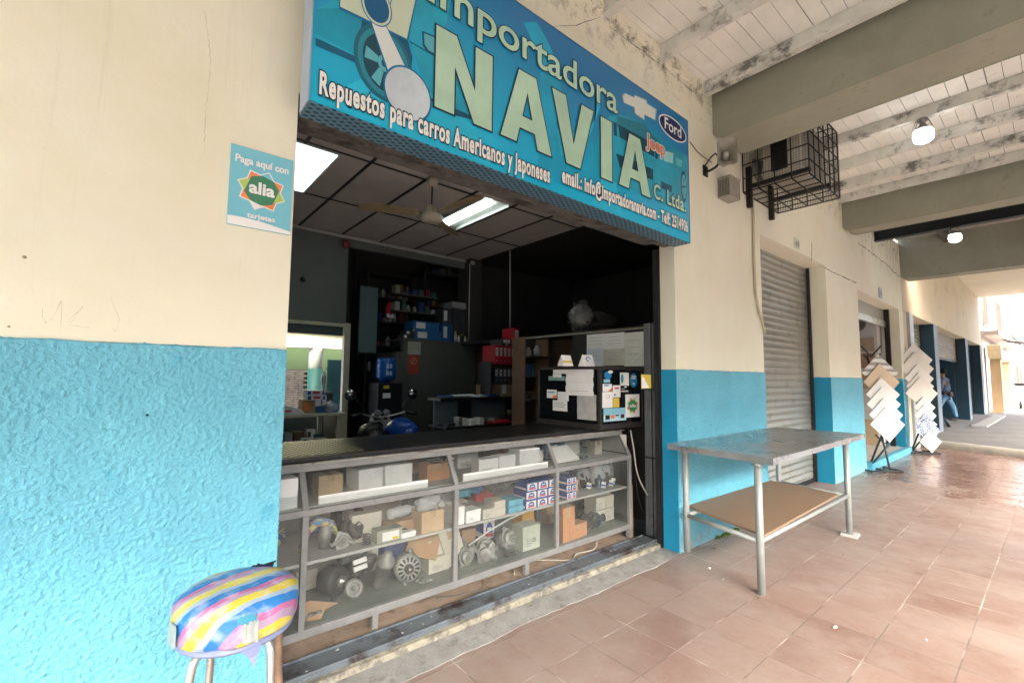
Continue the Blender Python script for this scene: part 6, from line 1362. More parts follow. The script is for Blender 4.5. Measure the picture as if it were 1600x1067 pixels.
g = MB(); g.box(-.035, -.005, .44, .47, .022, .46); tag(g.build('wood_strip', M('raw_wood', (.33, .20, .12), .8, .3, 12)), 'upright raw wood offcut leaning at the right end of the counter', 'wood offcut')
for i, (pts, r_, lab, mt_) in enumerate([
    ([(-0.086,0.4,0.948), (-0.071,0.38,0.794), (-0.047,0.36,0.575), (0.068,0.35,0.396), (0.17,0.34,0.316)], .006, 'pale cable drooping from the sticker case to the folded gate', M('pale_cable', (.42, .40, .34), .6)),
    ([(0.001,0.42,0.559), (0.025,0.4,0.338), (0.089,0.38,0.193), (0.176,0.36,0.143), (0.223,0.35,0.215)], .005, 'black cable looping low beside the folded gate', m_black),
    ([(-1.35, .47, .03), (-1.2, .62, .035), (-1.0, .52, .03), (-.85, .40, .03), (-.72, .46, .03), (-.55, .42, .04), (-.42, .50, .10)], .005, 'pale cable snaking over the floor under the right bay', M('pale_cable_b', (.42, .40, .34), .6)),
    ([(-1.95, .52, .03), (-1.8, .46, .028), (-1.66, .44, .03), (-1.60, .50, .05)], .004, 'thin cord lying on the floor under the middle bay', m_cable),
    ([(-.02, .44, 1.51), (.06, .42, 1.60), (.12, .38, 1.70), (.14, .36, 1.78)], .003, 'pale string rising from the sticker case towards the gate', M('string_pale', (.5, .48, .42), .7))]):
    P = [Vector(p) for p in pts]; Q = []
    for j in range(len(P)-1):
        p0, p1, p2, p3 = P[max(j-1, 0)], P[j], P[j+1], P[min(j+2, len(P)-1)]
        for k_ in range(5):
            s_ = k_/5; Q.append(.5*((2*p1)+(p2-p0)*s_+(2*p0-5*p1+4*p2-p3)*s_*s_+(3*p1-3*p2+p3-p0)*s_**3))
    Q.append(P[-1]); g = MB(); g.tube(Q, r_, 6); tag(g.build('cable', mt_), lab, 'cable', 'loose cables by the counter')
# debris on the threshold and walkway
random.seed(11)
m_lit = [M('litter_white', (.6, .6, .57), .8), M('litter_brown', (.2, .13, .08), .8), M('litter_green', (.1, .3, .22), .7), M('litter_grey', (.42, .42, .40), .8)]
db = []
for (px_, w_, k_) in [((-0.107,-0.299,0.001), .03, 0), ((0.31,-0.125,0.001), .03, 1), ((0.735,-0.425,0.001), .012, 2), ((-0.33,-1.151,0.001), .03, 3), ((-0.312,-0.729,0.001), .012, 1), ((-0.209,-0.453,0.001), .01, 0), ((1.753,-0.141,0.001), .018, 0), ((0.397,-0.419,0.001), .02, 1), ((0.999,-0.847,0.001), .015, 1), ((2.558,-0.16,0.001), .012, 0), ((3.685,-0.717,0.001), .02, 1), ((-0.091,-1.507,0.001), .012, 0)]:
    g = MB(); n_ = 9; g.add([(px_[0], px_[1], .008)]+[(px_[0]+w_*random.uniform(.5, 1)*math.cos(2*math.pi*i/n_), px_[1]+w_*.6*random.uniform(.4, 1)*math.sin(2*math.pi*i/n_), .001+random.uniform(0, .006)) for i in range(n_)], [(0, i+1, (i+1) % n_+1) for i in range(n_)]); db.append((g, k_))
mm = MB()
for g, k_ in db: mm.k = k_; mm.add(g.v, g.f)
stuff(tag(mm.build('floor_litter', m_lit), 'scattered scraps of paper, plaster and leaves on the tiles', 'litter'))
mm = MB()
for i in range(70):
    x, y = random.uniform(-2.9, -.1), random.choice([random.uniform(.20, .34), random.uniform(.36, .42)]); r_ = random.uniform(.002, .007); z = .053 if y < .345 else .021
    mm.blob((x, y, z), r_, r_, r_*.5, .3, i, 6)
stuff(tag(mm.build('threshold_grit', m_lit[3]), 'small crumbs of plaster on the shutter track and threshold', 'grit'))
ms = MB()
for i in range(60):
    x = random.uniform(.55, .98); ms.blob((x, -.012-abs(random.gauss(0, .018)), .004), .012, .010, random.uniform(.006, .016), .4, i, 7)
stuff(tag(ms.build('moss', M('green_moss', (.07, .13, .02), .9, .5, 60, 1, 90)), 'green moss growing at the foot of the blue wall under the table', 'moss'))

# ================= INSIDE THE SHOP =================
def emis(name, col, s):
    m = bpy.data.materials.new(name); m.use_nodes = True; n = m.node_tree.nodes; b = n['Principled BSDF']; b.inputs['Base Color'].default_value = (.8, .8, .8, 1)
    b.inputs['Emission Color'].default_value = (*col, 1); b.inputs['Emission Strength'].default_value = s; return m
m_diff = emis('lit_diffuser', (.80, 1, .97), .34); m_tubel = emis('lit_tube', (.9, 1, 1), 3); m_refl = M('lamp_reflector', (.62, .66, .62), .3, .1, 3, metal=.2)
t = T('ceiling_light_panel', 'wide lit fluorescent panel in the shop ceiling next to the left pillar', 'ceiling light', 'fluorescent lights in the shop ceiling')
MB().box(-2.92, -2.20, 1.83, 2.90, 3.292, 3.2955).build('frame', m_refl, t)
MB().box(-2.90, -2.22, 1.85, 2.88, 3.286, 3.2915).build('diffuser', m_diff, t)
t = T('ceiling_light_panel', 'lit tube in an open ceiling fitting beside the ceiling fan', 'ceiling light', 'fluorescent lights in the shop ceiling')
b = MB(); b.box(-.74, -.40, 1.74, 2.78, 3.288, 3.2955); b.box(-.75, -.738, 1.74, 2.78, 3.262, 3.287); b.box(-.402, -.39, 1.74, 2.78, 3.262, 3.287); b.build('frame', m_refl, t)
b = MB(); b.lathe([(.017, 0), (.017, .94)], (-.60, 1.79, 3.262), (0, 1, 0), 12); b.build('tube_lamp', m_tubel, t)
# ceiling fan
t = T('ceiling_fan', 'old cream ceiling fan with three brownish blades hanging in the shop', 'ceiling fan')
FX, FY = -1.36, 1.727; m_fan = M('fan_cream', (.46, .44, .36), .5, .15, 9)
b = MB(); b.lathe([(.001, 0), (.035, .0), (.05, .03), (.06, .075), (.001, .078)], (FX, FY, 3.215), (0, 0, 1), 20); b.build('canopy', m_fan, t)
b = MB(); b.tube([(FX, FY, 3.216), (FX, FY, 3.02)], .008); b.build('rod', m_darkmetal, t)
b = MB(); b.lathe([(.001, -.005), (.07, 0), (.098, .012), (.104, .03), (.104, .055), (.09, .075), (.05, .09), (.045, .13), (.03, .16), (.001, .162)], (FX, FY, 2.87), (0, 0, 1), 28); b.build('motor', m_fan, t)
m_blade = M('fan_blade', (.30, .24, .15), .5, .3, 6)
for a in (R(158), R(38), R(278)):
    d = Vector((math.cos(a), math.sin(a), 0)); n_ = Vector((-d.y, d.x, 0)); c0 = Vector((FX, FY, 2.945)); vs = []
    for r_, w in ((.13, .03), (.22, .05), (.45, .066), (.62, .068), (.66, .05)):
        for s_ in (-1, 1): vs.append(c0+d*r_+n_*w*s_+Vector((0, 0, .012*s_)))
    vs2 = [v+Vector((0, 0, .006)) for v in vs]
    b = MB(); b.add(vs+vs2, [(i*2, i*2+2, i*2+3, i*2+1) for i in range(4)]+[(10+i*2, 10+i*2+1, 10+i*2+3, 10+i*2+2) for i in range(4)]+[(i*2, 10+i*2, 10+i*2+2, i*2+2) for i in range(4)]+[(i*2+1, i*2+3, 10+i*2+3, 10+i*2+1) for i in range(4)]); b.tube([c0+d*.09, c0+d*.2], .010); b.build('blade', m_blade, t)
# small fittings at the ceiling line
b = MB(); b.lathe([(.001, 0), (.055, 0), (.06, .02), (.05, .05), (.001, .055)], (-1.34, 4.06, 3.17), (0, -1, 0), 18); tag(b.build('alarm_bell', M('dark_red_bell', (.16, .03, .03), .4)), 'dark red round alarm bell under the inner ceiling edge', 'alarm bell')
b = MB(); b.lathe([(.001, 0), (.03, 0), (.032, .02), (.015, .04), (.001, .041)], (-1.86, 4.095, 2.62), (0, -1, 0), 12); tag(b.build('wall_hook', m_darkmetal), 'small dark fitting on the green-grey wall above the window', 'wall fitting')
t = T('security_camera', 'small white security camera at the far ceiling corner', 'security camera'); b = MB(); b.lathe([(.001, 0), (.03, 0), (.03, .09), (.001, .091)], (.66, 3.92, 3.22), (-.7, -.6, -.1), 14); b.build('camera_body', m_fan, t); b = MB(); b.tube([(.66, 3.93, 3.23), (.68, 3.96, 3.26)], .01); b.build('bracket', m_darkmetal, t)
for (a, b_, lab) in (((0.79,3.151,3.29), (0.79,3.133,2.13), 'thin pale conduit running down beside the dark loft opening'), ((.60, 3.93, 3.2), (.60, 3.93, 1.93), 'thin grey conduit in the far corner over the partition')):
    g = MB(); g.tube([a, b_], .010, 8); tag(g.build('wall_conduit', M('pale_conduit', (.42, .41, .38), .5)), lab, 'conduit', 'thin conduits inside the shop')

# ---- posters on the partition ----
def part_card(y, k, mat, name, par, lift=0): g = MB(); g.box(k[0], k[1], y-.004-lift, y-.001-lift, k[2], k[3]); return g.build(name, mat, par)
t = T('wall_notice', 'yellowed paper notice pinned above the red poster on the grey partition', 'notice', 'notices on the partition'); k = (-0.413,-0.207,1.718,1.905); part_card(4.0, k, M('old_paper', (.42, .42, .35), .7, .1, 9), 'sheet', t)
for i in range(5): g = MB(); z = k[3]-.025-i*.022; g.poly_wall([(k[0]+.02, z), (k[1]-.02, z), (k[1]-.02, z+.003), (k[0]+.02, z+.003)], 3.9945); g.build('printed_line', p_k, t)
t = T('wall_notice', 'faded red poster with a pale circle mark on the grey partition', 'notice', 'notices on the partition'); k = (-0.406,-0.221,1.438,1.708); part_card(4.0, k, M('faded_red', (.42, .07, .05), .7, .2, 9), 'sheet', t)
g = MB(); cx_, cz_ = (k[0]+k[1])/2, (k[2]+k[3])/2+.05; rr0 = .05
g.add([(cx_+rr0*q*math.cos(a), 3.9942, cz_+rr0*q*math.sin(a)) for q in (1, .8) for a in [2*math.pi*j/20 for j in range(20)]], [(j, (j+1) % 20, (j+1) % 20+20, j+20) for j in range(20)]); g.poly_wall([(cx_-.04, cz_-.04), (cx_-.03, cz_-.045), (cx_+.04, cz_+.04), (cx_+.03, cz_+.045)], 3.994)
g.build('circle_mark', M('faded_pink', (.55, .30, .24), .7), t)
# ---- boxes and bottles on top of the partition shelf ----
MB().box(-.50, .80, 3.98, 4.5, 1.921, 1.945).build('partition_shelf', m_part, bld)
SH = 1.946
gs = 'goods on the shelf above the partition'
def simplebox(name, label, B, mat, cat='box', group=gs, panel=None):
    t = T(name, label, cat, group); x0, x1, y0, y1, z0, z1 = B; g = MB(); g.box(x0, x1, y0, y1, z0, z1, 0, None, .002); g.build('carton_body', mat, t, bevel=.003)
    if panel: g = MB(); g.poly_wall([(x0+(x1-x0)*.1, z0+(z1-z0)*.2), (x0+(x1-x0)*.45, z0+(z1-z0)*.2), (x0+(x1-x0)*.45, z1-(z1-z0)*.15), (x0+(x1-x0)*.1, z1-(z1-z0)*.15)], y0-.004); g.build('label', panel, t)
    g = MB(); g.box(x0+.01, x1-.01, (y0+y1)/2-.02, (y0+y1)/2+.02, z1+.0005, z1+.003); g.build('tape', m_tp, t)
    return t
simplebox('blue_carton', 'lower blue carton with a white label on the shelf above the partition', (-.28, .17, 4.05, 4.35, SH, SH+.14), M('blue_carton_card', (.02, .12, .30), .6, .1), panel=m_pwh)
simplebox('blue_carton', 'upper blue carton with a white label on the shelf above the partition', (-.30, .14, 4.06, 4.34, SH+.144, SH+.28), M('blue_carton_card_b', (.02, .12, .30), .6, .1), panel=m_pwh)
simplebox('blue_carton', 'narrow blue carton at the right of the two stacked ones', (.19, .38, 4.05, 4.3, SH, SH+.27), M('blue_carton_card_c', (.02, .10, .26), .6, .1), panel=m_pwh)
simplebox('dark_carton', 'black carton with a white sticker on top of the narrow blue one', (.20, .37, 4.06, 4.3, SH+.274, SH+.52), m_dk, panel=m_pwh)
simplebox('silver_carton', 'silver carton resting askew on the dark goods, top of the shelf', (.36, .68, 4.05, 4.3, SH+.54, SH+.64), M('silver_card', (.5, .5, .5), .3, .2, metal=.4))
simplebox('dark_carton', 'tall black carton under the silver carton', (.40, .66, 4.08, 4.3, SH, SH+.536), m_dk)
for i, (x, z, h, m_) in enumerate([(-.44, 0, .06, 'print_white'), (-.40, .066, .05, 'print_white')]): simplebox('small_carton', ['lower', 'upper'][i]+' small white-labelled box at the left end of the partition shelf', (x-.04, x+.09, 4.02, 4.2, SH+z, SH+z+h), m_dk, panel=m_pwh)
for i, x in enumerate((-.33, .40, .46, .52, .58)):
    t = T('oil_bottle', ['bottle with a pale label left of the blue cartons', 'tallest pale bottle at the right of the partition shelf', 'second pale-labelled bottle from the shelf right end group', 'dark bottle with a gold cap on the partition shelf', 'last small bottle at the right end of the partition shelf'][i], 'bottle', 'bottles on the partition shelf')
    h = (.12, .15, .09, .11, .08)[i]; g = MB(); g.lathe([(.022, 0), (.024, h*.7), (.012, h*.85), (.012, h)], (x, 4.0, SH), (0, 0, 1), 12); g.build('bottle_body', [m_dk, m_cb, m_wb, m_dk, m_cb][i], t); g = MB(); g.lathe([(.014, 0), (.014, .015)], (x, 4.0, SH+h), (0, 0, 1), 10); g.build('cap', p_y, t)
m_dk2 = M('dim_steel_goods', (.16, .16, .16), .4, .4, 20, metal=.4)
# shelving deep in the dark store room
def shelf_unit(label, x0, x1, y0, y1, z1, n, mat, seed):
    t = T('store_shelving', label, 'shelving', 'store shelving in the dark back room'); random.seed(seed)
    for x in (x0, x1-.03):
        for y in (y0, y1-.03): MB().box(x, x+.03, y, y+.03, 0, z1).build('upright', mat, t)
    for i in range(n): z = .3+(z1-.35)*i/(n-1); MB().box(x0+.031, x1-.031, y0, y1, z, z+.02).build('shelf', mat, t)
    return [.32+(z1-.35)*i/(n-1) for i in range(n)]
cols = [(.10, .10, .10), (.20, .03, .03), (.03, .06, .14), (.28, .27, .22), (.14, .09, .05), (.05, .05, .05), (.04, .10, .08), (.34, .34, .34)]
mcol = [M('goods_tone', c, .5, .2, 9) for c in cols]
def fill(x0, x1, y, z, seed, where, n=9, depth=.25, big=.11):
    random.seed(seed); x = x0
    for i in range(n):
        w = random.uniform(.05, big); h = random.uniform(.06, .18)
        if x+w > x1: break
        kind = random.random(); tone = random.randrange(8); nm = ['black', 'dark red', 'navy', 'drab cream', 'brown', 'charcoal', 'dark green', 'light grey'][tone]
        if kind < .6: g = MB(); g.box(x, x+w, y, y+depth*.7, z, z+h, 0, None, .002); o = g.build('goods_box', mcol[tone], bevel=.002); tag(o, '%s box, %s from left %s' % (nm, ['first', 'second', 'third', 'fourth', 'fifth', 'sixth', 'seventh', 'eighth', 'ninth', 'tenth'][i], where), 'box', 'goods on the store shelves')
        else: g = MB(); r_ = min(w/2, .04); g.lathe([(r_, 0), (r_, h*.6), (r_*.5, h*.75), (r_*.5, h*.9), (.001, h*.91)], (x+w/2, y+r_+.01, z), (0, 0, 1), 12); o = g.build('goods_bottle', mcol[tone]); tag(o, '%s bottle, %s from left %s' % (nm, ['first', 'second', 'third', 'fourth', 'fifth', 'sixth', 'seventh', 'eighth', 'ninth', 'tenth'][i], where), 'bottle', 'goods on the store shelves')
        x += w+random.uniform(.01, .04)
m_rackd = M('dark_shelf', (.05, .045, .04), .6, .2)
zs = shelf_unit('tall dark shelving deep in the store room left of the partition', -.66, .20, 4.95, 5.32, 3.1, 8, m_rackd, 1)
for i, z in enumerate(zs[3:7]): fill(-.60, .18, 4.97, z, 60+i, 'on the %s shelf of the tall dark shelving' % ['lower', 'second', 'third', 'top'][i], 7)
zs = shelf_unit('dark shelving behind the goods on top of the partition', .24, 1.9, 4.75, 5.2, 3.2, 6, m_rackd, 2)
for i, z in enumerate(zs[3:6]): fill(.30, 1.2, 4.77, z, 70+i, 'on the %s shelf behind the partition' % ['lowest visible', 'middle', 'top'][i], 8, big=.16)
for i, (z, sd) in enumerate(((SH+.285, 5), (SH+.55, 6))):
    MB().box(-.46, .30, 4.38, 4.62, z+.16, z+.175).build('goods_ledge', m_part, bld)
    fill(-.44, .30, 4.40, z+.176, 130+sd, 'on the %s ledge over the blue cartons' % ['lower', 'upper'][i], 8, .2, .10)
b = MB(); b.box(-.90, -.62, 4.62, 4.64, 1.75, 2.75); tag(b.build('grey_blue_panel', M('blue_grey_panel', (.12, .18, .19), .6, .1)), 'pale blue-grey board hanging at the left of the store room', 'board')
t = T('red_canister', 'bright red canister hanging in the dark store room', 'canister'); g = MB(); g.lathe([(.05, 0), (.055, .02), (.055, .15), (.03, .19), (.02, .22), (.001, .221)], (-.44, 4.6, 2.33), (0, 0, 1), 16); g.build('canister_body', M('canister_red', (.5, .02, .02), .35), t); g = MB(); g.box(-.50, -.38, 4.548, 4.552, 2.30, 2.30+.06); g.build('label', m_pwh, t)
# ---- water dispenser ----
t = T('water_dispenser', 'black water dispenser with stickers standing beside the partition', 'water dispenser')
k = (-1.019,-0.679,0.782,1.314); g = MB(); g.box(k[0], k[1], 3.6, 3.9, 0, k[3]); g.build('cabinet', M('dispenser_black', (.012, .012, .013), .3), t, bevel=.01)
for kk, mt_, nm in (((-0.949,-0.869,1.239,1.281), p_y, 'yellow_sticker'), ((-0.954,-0.848,1.115,1.181), p_w, 'white_sticker')): g = MB(); g.box(kk[0], kk[1], 3.594, 3.598, kk[2], kk[3]); g.build(nm, mt_, t)
t = T('water_bottle', 'blue water cooler bottle upside down on the black dispenser', 'water bottle')
bxc, bz = (k[0]+k[1])/2, k[3]; g = MB(); g.lathe([(.05, 0), (.06, .02), (.125, .06), (.13, .10), (.122, .13), (.13, .16), (.13, .22), (.122, .25), (.13, .28), (.12, .325), (.001, .33)], (bxc, 3.75, bz), (0, 0, 1), 24); g.build('bottle_body', M('water_blue', (.015, .12, .42), .15, .15, 3, spec=.6), t)
for i in range(2):
    for j in range(2): g = MB(); g.box(bxc-.055+i*.045, bxc-.025+i*.045, 3.611, 3.616, bz+.10+j*.09, bz+.155+j*.09); g.build('printed_mark', M('bottle_mark', (.35, .5, .7), .5), t)
# ---- motorcycle ----
mo = T('motorcycle', 'blue motorcycle parked inside the shop with two round mirrors', 'motorcycle')
MX, MY = -1.33, 2.55; m_bb = M('bike_blue', (.01, .06, .30), .25, .05); m_bk = M('bike_black', (.012, .012, .012), .35)
def wheel(y): 
    g = MB(); g.lathe([(.25, -.05), (.31, -.045), (.325, 0), (.31, .045), (.25, .05)], (MX, y, .325), (1, 0, 0), 32); w = g.build('wheel', m_bk, mo); g = MB(); g.lathe([(.05, -.03), (.24, -.012), (.245, 0), (.24, .012), (.05, .03)], (MX, y, .325), (1, 0, 0), 28); g.build('rim', m_steelb, w)
wheel(1.75); wheel(3.08)
g = MB(); g.blob((MX, 2.30, .86), .15, .24, .12, .06, 1, 24); g.build('fuel_tank', m_bb, mo)
g = MB(); g.blob((MX, 1.88, .80), .12, .32, .055, .05, 2, 24); g.build('saddle', m_bk, mo)
g = MB(); g.blob((MX, 2.25, .48), .14, .20, .17, .15, 3, 20); g.tube([(MX+.12, 2.4, .4), (MX+.16, 2.1, .28), (MX+.17, 1.6, .34)], .035, 10); g.build('engine', m_alu, mo)
g = MB(); g.tube([(MX-.09, 3.08, .33), (MX-.09, 2.80, .95)], .022, 10); g.tube([(MX+.09, 3.08, .33), (MX+.09, 2.80, .95)], .022, 10); g.box(MX-.12, MX+.12, 2.76, 2.82, .90, .92); g.tube([(MX, 2.8, .93), (MX, 2.2, .72), (MX, 1.8, .68), (MX, 1.75, .33)], .025, 8); g.build('fork_and_frame', m_steelb, mo)
g = MB(); g.tube([(MX-.37, 2.66, .98), (MX-.24, 2.72, 1.0), (MX-.14, 2.76, .97), (MX, 2.77, .95), (MX+.14, 2.76, .97), (MX+.24, 2.72, 1.0), (MX+.37, 2.66, .98)], .012, 10); g.build('handlebar', m_steelb, mo)
for s_ in (-1, 1):
    g = MB(); g.tube([(MX+s_*.25, 2.715, 1.0), (MX+s_*.37, 2.655, .98)], .019, 12); g.tube([(MX+s_*.22, 2.73, 1.0), (MX+s_*.36, 2.76, .99)], .005, 6); g.build('grip', m_bk, mo)
    g = MB(); g.tube([(MX+s_*.22, 2.73, 1.0), (MX+s_*.25, 2.74, 1.10), (MX+s_*.33, 2.75, 1.17)], .006, 8); g.lathe([(.001, -.012), (.05, -.010), (.062, .0), (.06, .008)], (MX+s_*.36, 2.76, 1.20), (0, -1, 0), 22); mi = g.build('mirror', m_bk, mo)
    g = MB(); g.lathe([(.054, .0), (.054, .002)], (MX+s_*.36, 2.751, 1.20), (0, -1, 0), 22); g.build('mirror_glass', M('mirror_glass', (.45, .5, .5), .05, .02, metal=1), mi)
g = MB(); g.blob((MX, 2.84, .92), .10, .08, .09, .02, 4, 20); g.build('headlight', m_bk, mo)
for s_ in (-1, 1): g = MB(); g.lathe([(.001, -.02), (.035, -.02), (.04, .01), (.035, .014), (.001, .015)], (MX+s_*.05, 2.76, 1.0), (0, -.8, .6), 16); g.build('gauge', M('gauge_face', (.15, .16, .17), .2), mo)
# helmet-like black top box seen left of the tank
t = T('black_helmet', 'black crash helmet with a small red badge hanging on the motorcycle', 'helmet'); g = MB(); g.blob((-1.60, 2.40, .82), .13, .15, .12, .05, 9, 24); g.build('shell', m_bk, t); g = MB(); g.box(-1.60, -1.56, 2.242, 2.246, .80, .815); g.build('badge', m_prd, t); g = MB(); g.box(-1.559, -1.52, 2.242, 2.246, .80, .815); g.build('badge', m_pwh, t)

# ---- window desk ----
wd = T('window_desk', 'cream workbench with a lower shelf in front of the shop window', 'desk')
MB().box(-2.6, -1.56, 3.2, 3.95, .95, .98).build('tabletop', m_frame, wd, bevel=.003); MB().box(-2.6, -1.60, 3.3, 3.9, .60, .62).build('lower_shelf', m_frame, wd)
for x in (-2.58, -1.66):
    for y in (3.22, 3.88): MB().box(x, x+.05, y, y+.05, 0, .949).build('leg', m_frame, wd)
gd = 'clutter on the window desk'
def rwb(k, z, lab):
    t = T('red_blue_carton', lab, 'box', gd); x0, x1 = k; g = MB(); g.box(x0, x1, 3.3, 3.45, z, z+.052, 0, None, .001); g.build('carton_body', m_wb, t, bevel=.002); w = x1-x0
    g = MB(); g.poly_wall([(x0+w*.30, z+.014), (x0+w*.70, z+.014), (x0+w*.70, z+.038), (x0+w*.30, z+.038)], 3.297); g.build('red_print', m_prd, t)
    for s_ in (0, 1): a = x0+w*(.02 if s_ == 0 else .80); g = MB(); g.poly_wall([(a, z+.006), (a+w*.18, z+.006), (a+w*(.12 if s_ else .18), z+.046), (a+w*(.0 if not s_ else .06), z+.046)], 3.2965); g.build('blue_print', m_pbl, t)
rwb((-1.965, -1.765), 1.128, 'lower white box with red and blue print on the window desk'); rwb((-1.97, -1.775), 1.183, 'upper white box with red and blue print on the window desk')
simplebox('blue_carton', 'long blue box under the clear bag on the window desk', (-1.85, -1.60, 3.35, 3.5, .981, 1.06), M('desk_blue', (.015, .09, .28), .5), group=gd); simplebox('brown_carton', 'brown boxes carrying the white red-blue boxes', (-2.0, -1.862, 3.35, 3.5, .981, 1.126), m_kb, group=gd, panel=p_o)
simplebox('dark_carton', 'dark box at the right of the window desk by the frame', (-1.74, -1.60, 3.55, 3.75, .981, 1.20), m_dk, group=gd, panel=m_pwh)
g = MB(); g.blob((-1.70, 3.30, 1.05), .07, .06, .06, .3, 55, 16, 3); tag(g.build('clear_bag', m_bag), 'clear crumpled bag on the long blue box, window desk', 'plastic bag')
t = T('label_printer', 'white and grey device with a red mark at the left of the window desk', 'device'); g = MB(); g.add([(-2.30, 3.25, .981), (-1.99, 3.25, .981), (-1.99, 3.5, .981), (-2.30, 3.5, .981), (-2.28, 3.3, 1.11), (-2.02, 3.3, 1.03), (-2.02, 3.48, 1.03), (-2.28, 3.48, 1.11)], [(3, 2, 1, 0), (4, 5, 6, 7), (0, 1, 5, 4), (1, 2, 6, 5), (2, 3, 7, 6), (3, 0, 4, 7)]); g.build('device_body', M('device_white', (.5, .5, .48), .4), t, bevel=.01); g = MB(); g.box(-2.2, -2.13, 3.262, 3.268, 1.01, 1.03); g.build('red_mark', m_prd, t)
t = T('trophy_figure', 'small silver figure standing behind the white red-blue boxes', 'figurine'); g = MB(); g.lathe([(.03, 0), (.032, .02), (.012, .04), (.02, .08), (.03, .16), (.02, .22), (.008, .23)], (-1.72, 3.55, 1.20), (0, 0, 1), 14); g.build('figure_body', M('silver_figure', (.45, .45, .46), .35, .1, metal=.5), t); g = MB(); g.tube([(-1.72, 3.55, 1.42), (-1.69, 3.55, 1.49)], .006); g.tube([(-1.725, 3.55, 1.42), (-1.74, 3.55, 1.48)], .006); g.build('raised_arms', m_steelb, t)
fill(-2.25, -1.72, 3.32, .621, 91, 'on the lower shelf of the window desk', 9)
for i, (x, w, h) in enumerate([(-2.02, .13, .10), (-1.86, .10, .09), (-1.94, .09, .18)]): simplebox('white_carton', ['white printer-like box with dark slots under the window desk', 'white carton at the right under the window desk', 'taller white carton at the back under the window desk'][i], (x, x+w, 3.25+.1*(i == 2), 3.34+.1*(i == 2), .622, .622+h), m_wb, group=gd, panel=m_dk)

# ---- reception desk ----
rd = T('reception_desk', 'grey reception desk with a black upper counter and a cluttered lower ledge', 'desk')
m_deskg = M('desk_grey_blue', (.17, .20, .21), .5, .08, 3)
MB().box(-.72, .60, 2.55, 2.85, 1.115, 1.15).build('upper_counter', m_black, rd, bevel=.004); MB().box(-.62, .60, 2.86, 2.88, .30, 1.114).build('front_panel', m_deskg, rd)
MB().box(-.70, .60, 2.45, 2.85, .80, .825).build('lower_ledge', m_black, rd, bevel=.004)
for x in (-.28, .50): b = MB(); b.box(x, x+.03, 2.60, 2.858, .84, 1.113); b.add([(x, 2.60, 1.0), (x+.03, 2.60, 1.0), (x+.03, 2.82, .83), (x, 2.82, .83)], [(0, 1, 2, 3)]); b.build('support', m_black, rd)
MB().box(-.60, .60, 2.84, 2.858, 0, .29).build('plinth', m_black, rd)
random.seed(21)
for i, (x, y, w, h, mt_, rot) in enumerate([(-.60, 2.65, .26, .012, m_dk, .2), (-.45, 2.62, .28, .015, p_w, -.3), (-.12, 2.66, .24, .02, p_w, .15), (.02, 2.6, .20, .01, m_bl, .5), (-.58, 2.7, .2, .02, m_pbl, -.1), (.13, 2.68, .16, .012, p_w, -.5)]):
    g = MB(); g.box(x, x+w, y, y+.16, 1.151+.014*(i % 2), 1.151+.014*(i % 2)+h, rot, (R(2), R(-2)), .003); tag(g.build('paper_pile', mt_), ['black folder at the left end of the reception desk', 'loose white sheets over the black folder', 'white paper pile in the middle of the reception desk', 'blue folder sticking out of the paper pile', 'blue-covered book under the loose sheets', 'small white paper pile near the carton'][i], 'papers', 'papers on the reception desk')
simplebox('brown_carton', 'opened cardboard box at the right end of the reception desk', (.22, .42, 2.62, 2.80, 1.152, 1.33), m_kb2, group='goods on the reception desk', panel=p_w); simplebox('brown_carton', 'flat brown board leaning behind the papers', (-.02, .20, 2.82, 2.84, 1.152, 1.30), m_kb, group='goods on the reception desk')
gl = 'clutter on the lower ledge of the reception desk'
for i, (x, w, h, mt_, lab) in enumerate([(-.64, .10, .04, m_dk, 'small dark tray'), (-.50, .05, .10, m_steelb, 'shiny metal part'), (-.44, .05, .09, m_pwh, 'white narrow box'), (-.36, .12, .07, p_w, 'white square box'), (-.22, .09, .08, m_pwh, 'white and pink box'), (-.02, .12, .07, m_steelb, 'coil of metal links')]):
    g = MB(); g.box(x, x+w, 2.50, 2.60, .826, .826+h, .1*i, None, .003); tag(g.build('small_goods', mt_, bevel=.002), lab+' on the lower ledge of the reception desk', 'small box', gl)
g = MB(); g.blob((.13, 2.52, .84), .17, .06, .03, .4, 31, 22, 4); tag(g.build('red_cloth', m_rd), 'dark red crumpled cloth on the lower ledge of the reception desk', 'cloth')
t = T('pen_holder', 'black holder with coloured pens beside the blue box', 'pen holder'); g = MB(); g.box(.26, .34, 2.50, 2.57, .826, .92); g.build('holder_cup', m_black, t, bevel=.002)
for i in range(4): g = MB(); g.tube([(.275+i*.015, 2.53, .90), (.265+i*.022, 2.53, .985)], .004, 6); g.build('pen', [p_y, p_li, p_o, p_b][i], t)
carton((.37, .46, 2.50, 2.58, .826, .945), 'blue and white printed box between the pens and the spray bottle', m_bl, 'print', 'blue_box', group='goods on the reception desk')
